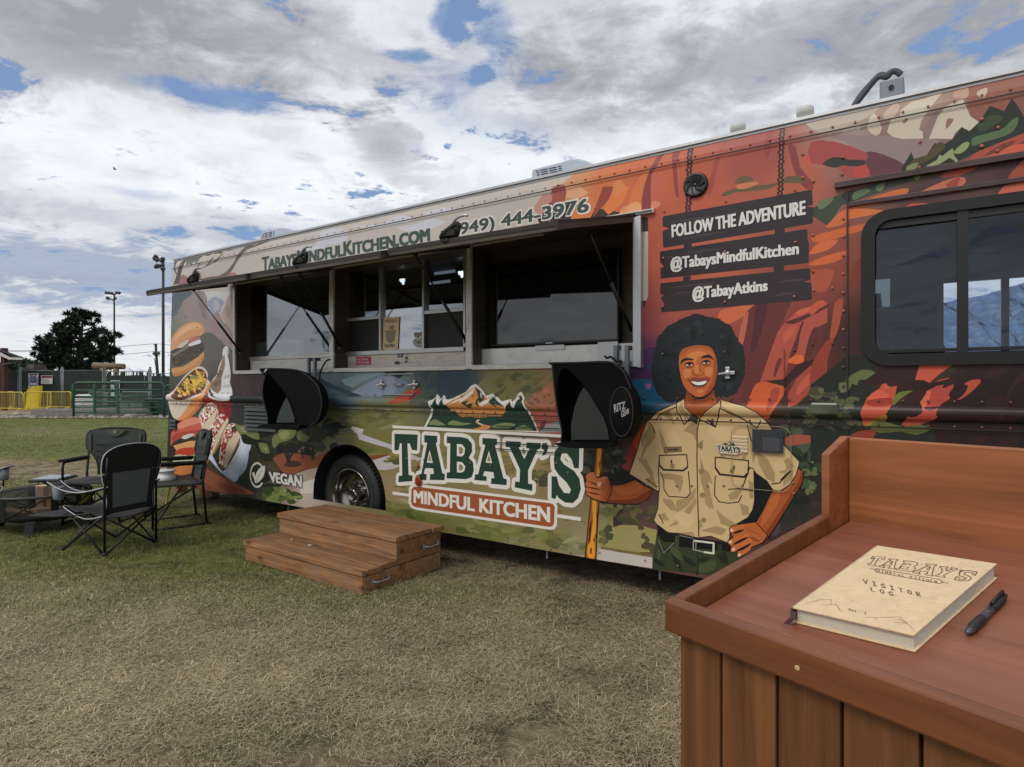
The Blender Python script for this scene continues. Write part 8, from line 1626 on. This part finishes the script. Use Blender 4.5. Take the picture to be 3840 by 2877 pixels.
def mast(label,px,ptop,Y,wpx,arms,scale):
 x,_,z=at(*Z('P',px,ptop),Y);rr=wpx*.36215/F*Y/2
 t=thing('flood_light_mast',label,'light mast',(x,Y,0),0,'flood light masts')
 MB().tube([(0,0,0),(0,0,z)],[rr*1.25,rr*.9],10).build('pole',MST,t)
 for(dx,dy,tilt,side)in arms:
  lx,lz=dx*.36215/F*Y,z-dy*.36215/F*Y
  MB().tube([(0,0,lz-.5*scale),(lx*.5,-.1,lz-.15*scale),(lx,-.15,lz-.05)],.06*scale,6).build('bracket',MST,t)
  R3=Euler((rad(60),rad(tilt),0)).to_matrix()
  o=MB().lathe([(.12*scale,.35*scale),(.2*scale,.3*scale),(.34*scale,.0),(.36*scale,-.04*scale)],12,(lx,-.2,lz),R3).build('flood_lamp',LAMP,t)
  MB().lathe([(.33*scale,-.03*scale),(0,-.05*scale)],12,(lx,-.2,lz),R3,cap=False).build('lens',LENS,o)
mast('tall brown flood light mast just left of the truck',1690,190,45,25,[(-70,10,-40,1),(-45,25,-20,1),(12,15,20,1),(-40,85,-25,1),(-55,92,25,1),(8,80,15,1),(14,115,10,1),(-62,-10,35,1)],.5)
mast('shorter brown flood light mast behind the pine',1183,560,70,17,[(-70,-10,-25,1),(-45,-8,15,1),(-15,-4,20,1),(38,-10,-10,1),(62,-8,30,1),(-48,50,-25,1),(20,48,25,1),(-60,42,10,1)],.55)
uy=90.0;t=thing('utility_pole','leaning wooden utility pole with crossarms left of the truck','utility pole',tuple(Vector(P(1645,1390,uy))*Vector((1,1,0))))
bx=t.location.x;tx_,_,tz=P(1612,1075,uy)
MB().tube([(0,0,0),(tx_-bx,0,tz)],[.24,.17],8).build('pole',MST,t)
for yy,wd in((1082,34),(1163,40),(1195,50)):
 a,c_=P(1617+(yy-1082)*.1-wd/2,yy,uy),P(1617+(yy-1082)*.1+wd/2,yy+4,uy);MB().bar((a[0]-bx,-.2,a[2]),(c_[0]-bx,-.2,c_[2]),.12,.14).build('crossarm',MST,t)
b=MB()
for dx in(-20,-8,14,36):q=P(1622+dx,1190,uy);b.lathe([(.12,0),(.2,.1),(.1,.35),(.06,.5)],8,(q[0]-bx,-.25,q[2]))
b.build('insulator',LAMP,t,kind='stuff')
MB().tube([(P(1600,1225,uy)[0]-bx,-.2,P(1600,1225,uy)[2]),(P(1612,1250,uy)[0]-bx,-.2,P(1612,1250,uy)[2]),(P(1628,1370,uy)[0]-bx,-.2,P(1628,1370,uy)[2])],.05,5).build('guy_wire',MST,t)
WR=mat('wire',C(96,102,108),.6)
def wire(label,pts,th=.035):
 o=MB().tube(spline([P(x,y,uy-.2)for x,y in pts],6,False),th,5).build('power_line',WR);tag(o,label,'power line','overhead power lines')
wire('upper overhead line rising to the top of the utility pole',[(1195,1108),(1400,1092),(1612,1076),(1760,1090)])
wire('middle overhead line to the lower crossarm of the utility pole',[(1195,1192),(1400,1176),(1617,1156),(1760,1168)])
wire('upper overhead line left of the pine',[(-40,1142),(200,1147),(430,1143)]);wire('second overhead line close under the upper one left of the pine',[(-40,1152),(200,1157),(430,1153)]);wire('lower overhead line from the pavilion eave to the pine',[(150,1228),(300,1232),(480,1232)])
NEED=bpy.data.materials.new('pine_needles');NEED.use_nodes=True
_t=NEED.node_tree;_b=_t.nodes['Principled BSDF'];_a=_t.nodes.new('ShaderNodeVertexColor');_a.layer_name='Col';_t.links.new(_a.outputs[0],_b.inputs['Base Color']);_b.inputs['Roughness'].default_value=.7;_b.inputs['Specular IOR Level'].default_value=.2
BARK=mat('bark',C(58,48,40),.9,0,.3,4,.5)
def needle_mesh(clumps,seed,per,ln,wd,cols):
 "tufts of thin blades round each clump centre: numpy arrays -> one mesh"
 r=np.random.RandomState(seed);n=len(clumps)*per;c=np.repeat(np.array(clumps),per,0)
 d=r.normal(size=(n,3));d[:,2]=d[:,2]*.8+.25;d/=np.linalg.norm(d,axis=1)[:,None]
 base_=c[:,:3]+d*(c[:,3:4]*r.uniform(.0,.55,(n,1)));tip=base_+d*ln*c[:,3:4]*r.uniform(.6,1.25,(n,1))
 s=np.cross(d,r.normal(size=(n,3)));s/=np.linalg.norm(s,axis=1)[:,None]+1e-9;s*=wd*r.uniform(.6,1.3,(n,1))
 V=np.stack([base_-s,base_+s,tip],1).reshape(-1,3);k=np.array(cols)[r.randint(0,len(cols),n)]*r.uniform(.75,1.25,(n,1))
 return V,np.repeat(np.concatenate([k,np.ones((n,1))],1),3,0)
def tri_object(name,V,Cc,m,parent=None):
 n=len(V)//3;me=bpy.data.meshes.new(name);me.vertices.add(n*3);me.vertices.foreach_set('co',V.astype(np.float32).ravel())
 me.loops.add(n*3);me.loops.foreach_set('vertex_index',np.arange(n*3,dtype=np.int32));me.polygons.add(n)
 me.polygons.foreach_set('loop_start',np.arange(0,n*3,3,dtype=np.int32));
 try:me.polygons.foreach_set('loop_total',np.full(n,3,np.int32))
 except Exception:pass
 me.update();a=me.color_attributes.new('Col','FLOAT_COLOR','POINT');a.data.foreach_set('color',Cc.astype(np.float32).ravel())
 me.materials.append(m);o=bpy.data.objects.new(name,me);COL.objects.link(o)
 if parent is not None:o.parent=parent
 return o
PC=[C(34,48,36),C(44,58,42),C(28,40,32),C(54,66,46),C(40,54,44)]
py2=48.0;bx,_,_=P(805,1400,py2);pz_=P(830,745,py2)[2]
pine=thing('pine_tree','big dark bushy pine standing behind the green fence','tree',(bx,py2,0))
MB().tube([(0,0,0),(.1,0,2.6),(.2,0,pz_*.7),(.45,0,pz_-.3)],[.42,.36,.16,.04],10).build('trunk',BARK,pine)
r=random.Random(12);clumps=[];limbs=MB()
prof_p=[(1.9,3.0),(2.4,5.0),(3.2,5.9),(3.9,5.7),(4.6,5.1),(5.3,4.3),(5.9,3.2),(6.4,2.3),(6.9,1.4),(7.25,.5)]
sc_=pz_/7.3;W2=(P(1190,1150,py2)[0]-P(410,1100,py2)[0])/2/5.9
z=1.9
while z<7.1:
 rad_=np.interp(z,[p[0]for p in prof_p],[p[1]for p in prof_p])*W2
 nb=max(4,int(rad_*2.6))
 for k in range(nb):
  a=r.uniform(0,2*pi);R_l=rad_*r.uniform(.72,1.06);x0,y0_=.2*z/7,0
  e=(x0+R_l*cos(a),R_l*sin(a)*.9,(z+r.uniform(.0,.5)+R_l*.06)*sc_)
  if r.random()<.5:limbs.tube([(x0,0,(z-.35)*sc_),(e[0]*.5,e[1]*.5,(z-.1)*sc_),e],[.09,.06,.02],5)
  m_=max(2,int(R_l*1.6))
  for j in range(m_):
   t_=(j+1)/m_;t_=t_**.7
   clumps.append((x0+(e[0]-x0)*t_+r.gauss(0,.18),e[1]*t_+r.gauss(0,.18),(z-.3)*sc_+(e[2]-(z-.3)*sc_)*t_+r.gauss(0,.14),r.uniform(.24,.46)))
 z+=.3
clumps+=[(.3,0,pz_-.2,.3),(.45,.05,pz_,.25),(.25,.1,pz_-.5,.35)]
limbs.build('branch',BARK,pine)
V_,C_=needle_mesh(clumps,5,90,.8,.06,PC);tri_object('crown',V_,C_,NEED,pine)
def leafy(label,px,base,top,wpx,Y,seed,cols):
 x,_,z1=P(px,top,Y);z0=0.0;w_=wpx*.36215/F*Y/2
 t=thing('broadleaf_tree',label,'tree',(x,Y,0),0,'rounded trees beyond the fence');r=random.Random(seed)
 MB().tube([(0,0,0),(.1,0,z1*.6)],[.3,.15],8).build('trunk',BARK,t);cl=[]
 for k in range(150):
  a,q=r.uniform(0,2*pi),r.uniform(0,1)**.4;zz=r.uniform(.25,1);k_=sqrt(max(.03,1-((zz-.55)/.47)**2))
  cl.append((w_*q*k_*cos(a),w_*q*k_*sin(a),z1*zz,r.uniform(.35,.75)))
 V_,C_=needle_mesh(cl,seed,34,.7,.16,cols);tri_object('crown',V_,C_,NEED,t)
LC=[C(62,78,56),C(76,92,64),C(52,66,52),C(86,100,74)]
leafy('rounded green tree under the pavilion eave',110,1400,1262,150,75,1,LC);leafy('rounded green tree right of the pavilion eave',250,1400,1258,150,78,2,LC);leafy('rounded green tree behind the kiosk roof',345,1400,1270,130,82,3,LC);leafy('rounded green tree just left of the big pine',455,1400,1300,140,85,4,LC);leafy('rounded green tree at the left edge under the pavilion roof',20,1400,1290,120,80,6,LC)
def ridge(name,pts,Y,m,depth,seed):
 r=random.Random(seed);b=MB();nx,nv=len(pts)*8,12;P2=spline([(x,y)for x,y in pts],8,False)
 q=[at(x,y,Y)for x,y in P2];nx=len(q)
 def fn(i,j):
  k=min(int(i*(nx-1)+.5),nx-1);x,_,z=q[k];t_=j
  w_=(sin(k*1.7+j*9)*.5+sin(k*.63+j*17)*.5)*depth*.05
  return(x*(1-(1-t_)*.25),Y-depth*(1-t_)+w_,z*t_**1.15+(sin(k*2.1+j*13)*.03*z if 0<j<1 else 0))
 b.grid(fn,nx,nv);o=b.build(name,m);o['kind']='structure';return o
HM=mat('hazy_slope',C(78,104,138),.95,0,.22,.006,.0,dirt=C(150,158,172),dirt_amt=.55)  # distance haze is put into the slope's blue colour
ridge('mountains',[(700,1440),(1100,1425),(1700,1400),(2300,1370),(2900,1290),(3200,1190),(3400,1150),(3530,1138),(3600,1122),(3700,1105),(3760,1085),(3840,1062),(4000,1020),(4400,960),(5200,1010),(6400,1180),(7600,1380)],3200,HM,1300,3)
q=at(*Z('T',248,366),60);t=thing('bird','small dark bird flying high in the cloudy sky','bird',q,rad(20))
t.scale=(.6,.6,.6);MB().sphere((0,0,0),.16,8,6,(1.8,.5,.5)).build('body',BLACK,t)
MB()._add([(-.12,0,.02),(.16,0,.02),(.02,-.15,.22),(-.22,-.35,.42)],[(0,1,2,3)]).build('wing',BLACK,t,solid=.01);MB()._add([(-.12,0,.02),(.16,0,.02),(.05,.15,.1),(-.18,.4,.12)],[(0,1,2,3)]).build('wing',BLACK,t,solid=.01)
# ===== short dry grass
GM=bpy.data.materials.new('grass_blade');GM.use_nodes=True;_t=GM.node_tree;_b=_t.nodes['Principled BSDF'];_a=_t.nodes.new('ShaderNodeVertexColor');_a.layer_name='Col'
_t.links.new(_a.outputs[0],_b.inputs['Base Color']);_b.inputs['Roughness'].default_value=.75;_b.inputs['Specular IOR Level'].default_value=.25
def blades(n,ya,yb,seed,hmul):
 r=np.random.RandomState(seed)
 y=1/(1/ya+(1/yb-1/ya)*r.rand(n))if True else 0
 y=np.sqrt(r.rand(n)*(yb**2-ya**2)+ya**2);x=y*(-.86+(1.72)*r.rand(n))
 u=(x*DX+(y-Z0)*DY);wv=(x*NX+(y-Z0)*NY)
 keep=((wv>-1.2)|(u<-5.2))&~((u>-5.2)&(wv<-.2)&(r.rand(n)<.5));x,y=x[keep],y[keep];n=len(x)
 thin=vnoise(x+70,y+70,.75,20)*.35+vnoise(x+70,y+70,2.3,21)*.35+vnoise(x+70,y+70,6.1,22)*.3
 k=thin>.24+r.rand(n)*.42;x,y,thin=x[k],y[k],thin[k];n=len(x)
 g=greenness(x,y);isg=r.rand(n)<g*1.05
 L_=np.where(isg,r.uniform(.02,.06,n),r.uniform(.018,.06,n))*hmul*(.75+.6*vnoise(x+30,y+30,1.3,31));up=np.where(isg,r.uniform(.35,1.0,n),r.uniform(.02,.42,n))
 lng=r.rand(n)<.05;L_=np.where(lng&~isg,L_*1.9,L_)
 a=r.uniform(0,2*np.pi,n)+1.2*vnoise(x,y+90,.8,33);d=np.stack([np.cos(a)*np.sqrt(1-up**2),np.sin(a)*np.sqrt(1-up**2),up],1)
 z0=r.uniform(-.004,.012,n);base_=np.stack([x,y,z0],1);mid=base_+d*L_[:,None]*.55;bend=d.copy();bend[:,2]*=.2;tip=mid+bend*L_[:,None]*.5
 s=np.stack([-np.sin(a),np.cos(a),np.zeros(n)],1)*(r.uniform(.0007,.0015,n)*(.75+y*.11))[:,None]
 V=np.stack([base_-s,base_+s,mid+s*.8,mid-s*.8,tip],1).reshape(-1,3)
 dry=np.array([C(190,173,140),C(168,152,120),C(206,191,160),C(146,131,104),C(174,159,124),C(128,115,94)]);gr=np.array([C(104,110,62),C(122,124,72),C(92,98,54),C(142,138,92),C(120,116,76)])
 c_=np.where(isg[:,None],gr[r.randint(0,5,n)],dry[r.randint(0,6,n)])*r.uniform(.74,1.12,(n,1))*(.58+.78*thin)[:,None]
 Cc=np.repeat(np.concatenate([c_,np.ones((n,1))],1),5,0);
 i=np.arange(n)*5;tri=np.stack([np.stack([i,i+1,i+2],1),np.stack([i,i+2,i+3],1),np.stack([i+3,i+2,i+4],1)],1).reshape(-1)
 return V,Cc,tri
def grass(name,sets,label):
 Vs,Cs,Ts,o_=[],[],[],0
 for s in sets:
  V,Cc,T=blades(*s);Vs.append(V);Cs.append(Cc);Ts.append(T+o_);o_+=len(V)
 V,Cc,T=np.concatenate(Vs),np.concatenate(Cs),np.concatenate(Ts);me=bpy.data.meshes.new(name)
 me.vertices.add(len(V));me.vertices.foreach_set('co',V.astype(np.float32).ravel());m=len(T)//3
 me.loops.add(len(T));me.loops.foreach_set('vertex_index',T.astype(np.int32));me.polygons.add(m);me.polygons.foreach_set('loop_start',np.arange(0,len(T),3,dtype=np.int32))
 try:me.polygons.foreach_set('loop_total',np.full(m,3,np.int32))
 except Exception:pass
 me.update();a=me.color_attributes.new('Col','FLOAT_COLOR','POINT');a.data.foreach_set('color',Cc.astype(np.float32).ravel());me.materials.append(GM)
 o=bpy.data.objects.new(name,me);COL.objects.link(o);o['kind']='stuff';o['label']=label;print('GRASS tris',m)
grass('grass',[(420000,2.2,4.6,1,.8),(420000,4.6,10.0,2,1.0),(150000,10.0,18.0,3,1.2),(70000,18.0,28.0,4,1.4)],'short dry and green grass blades over the field')
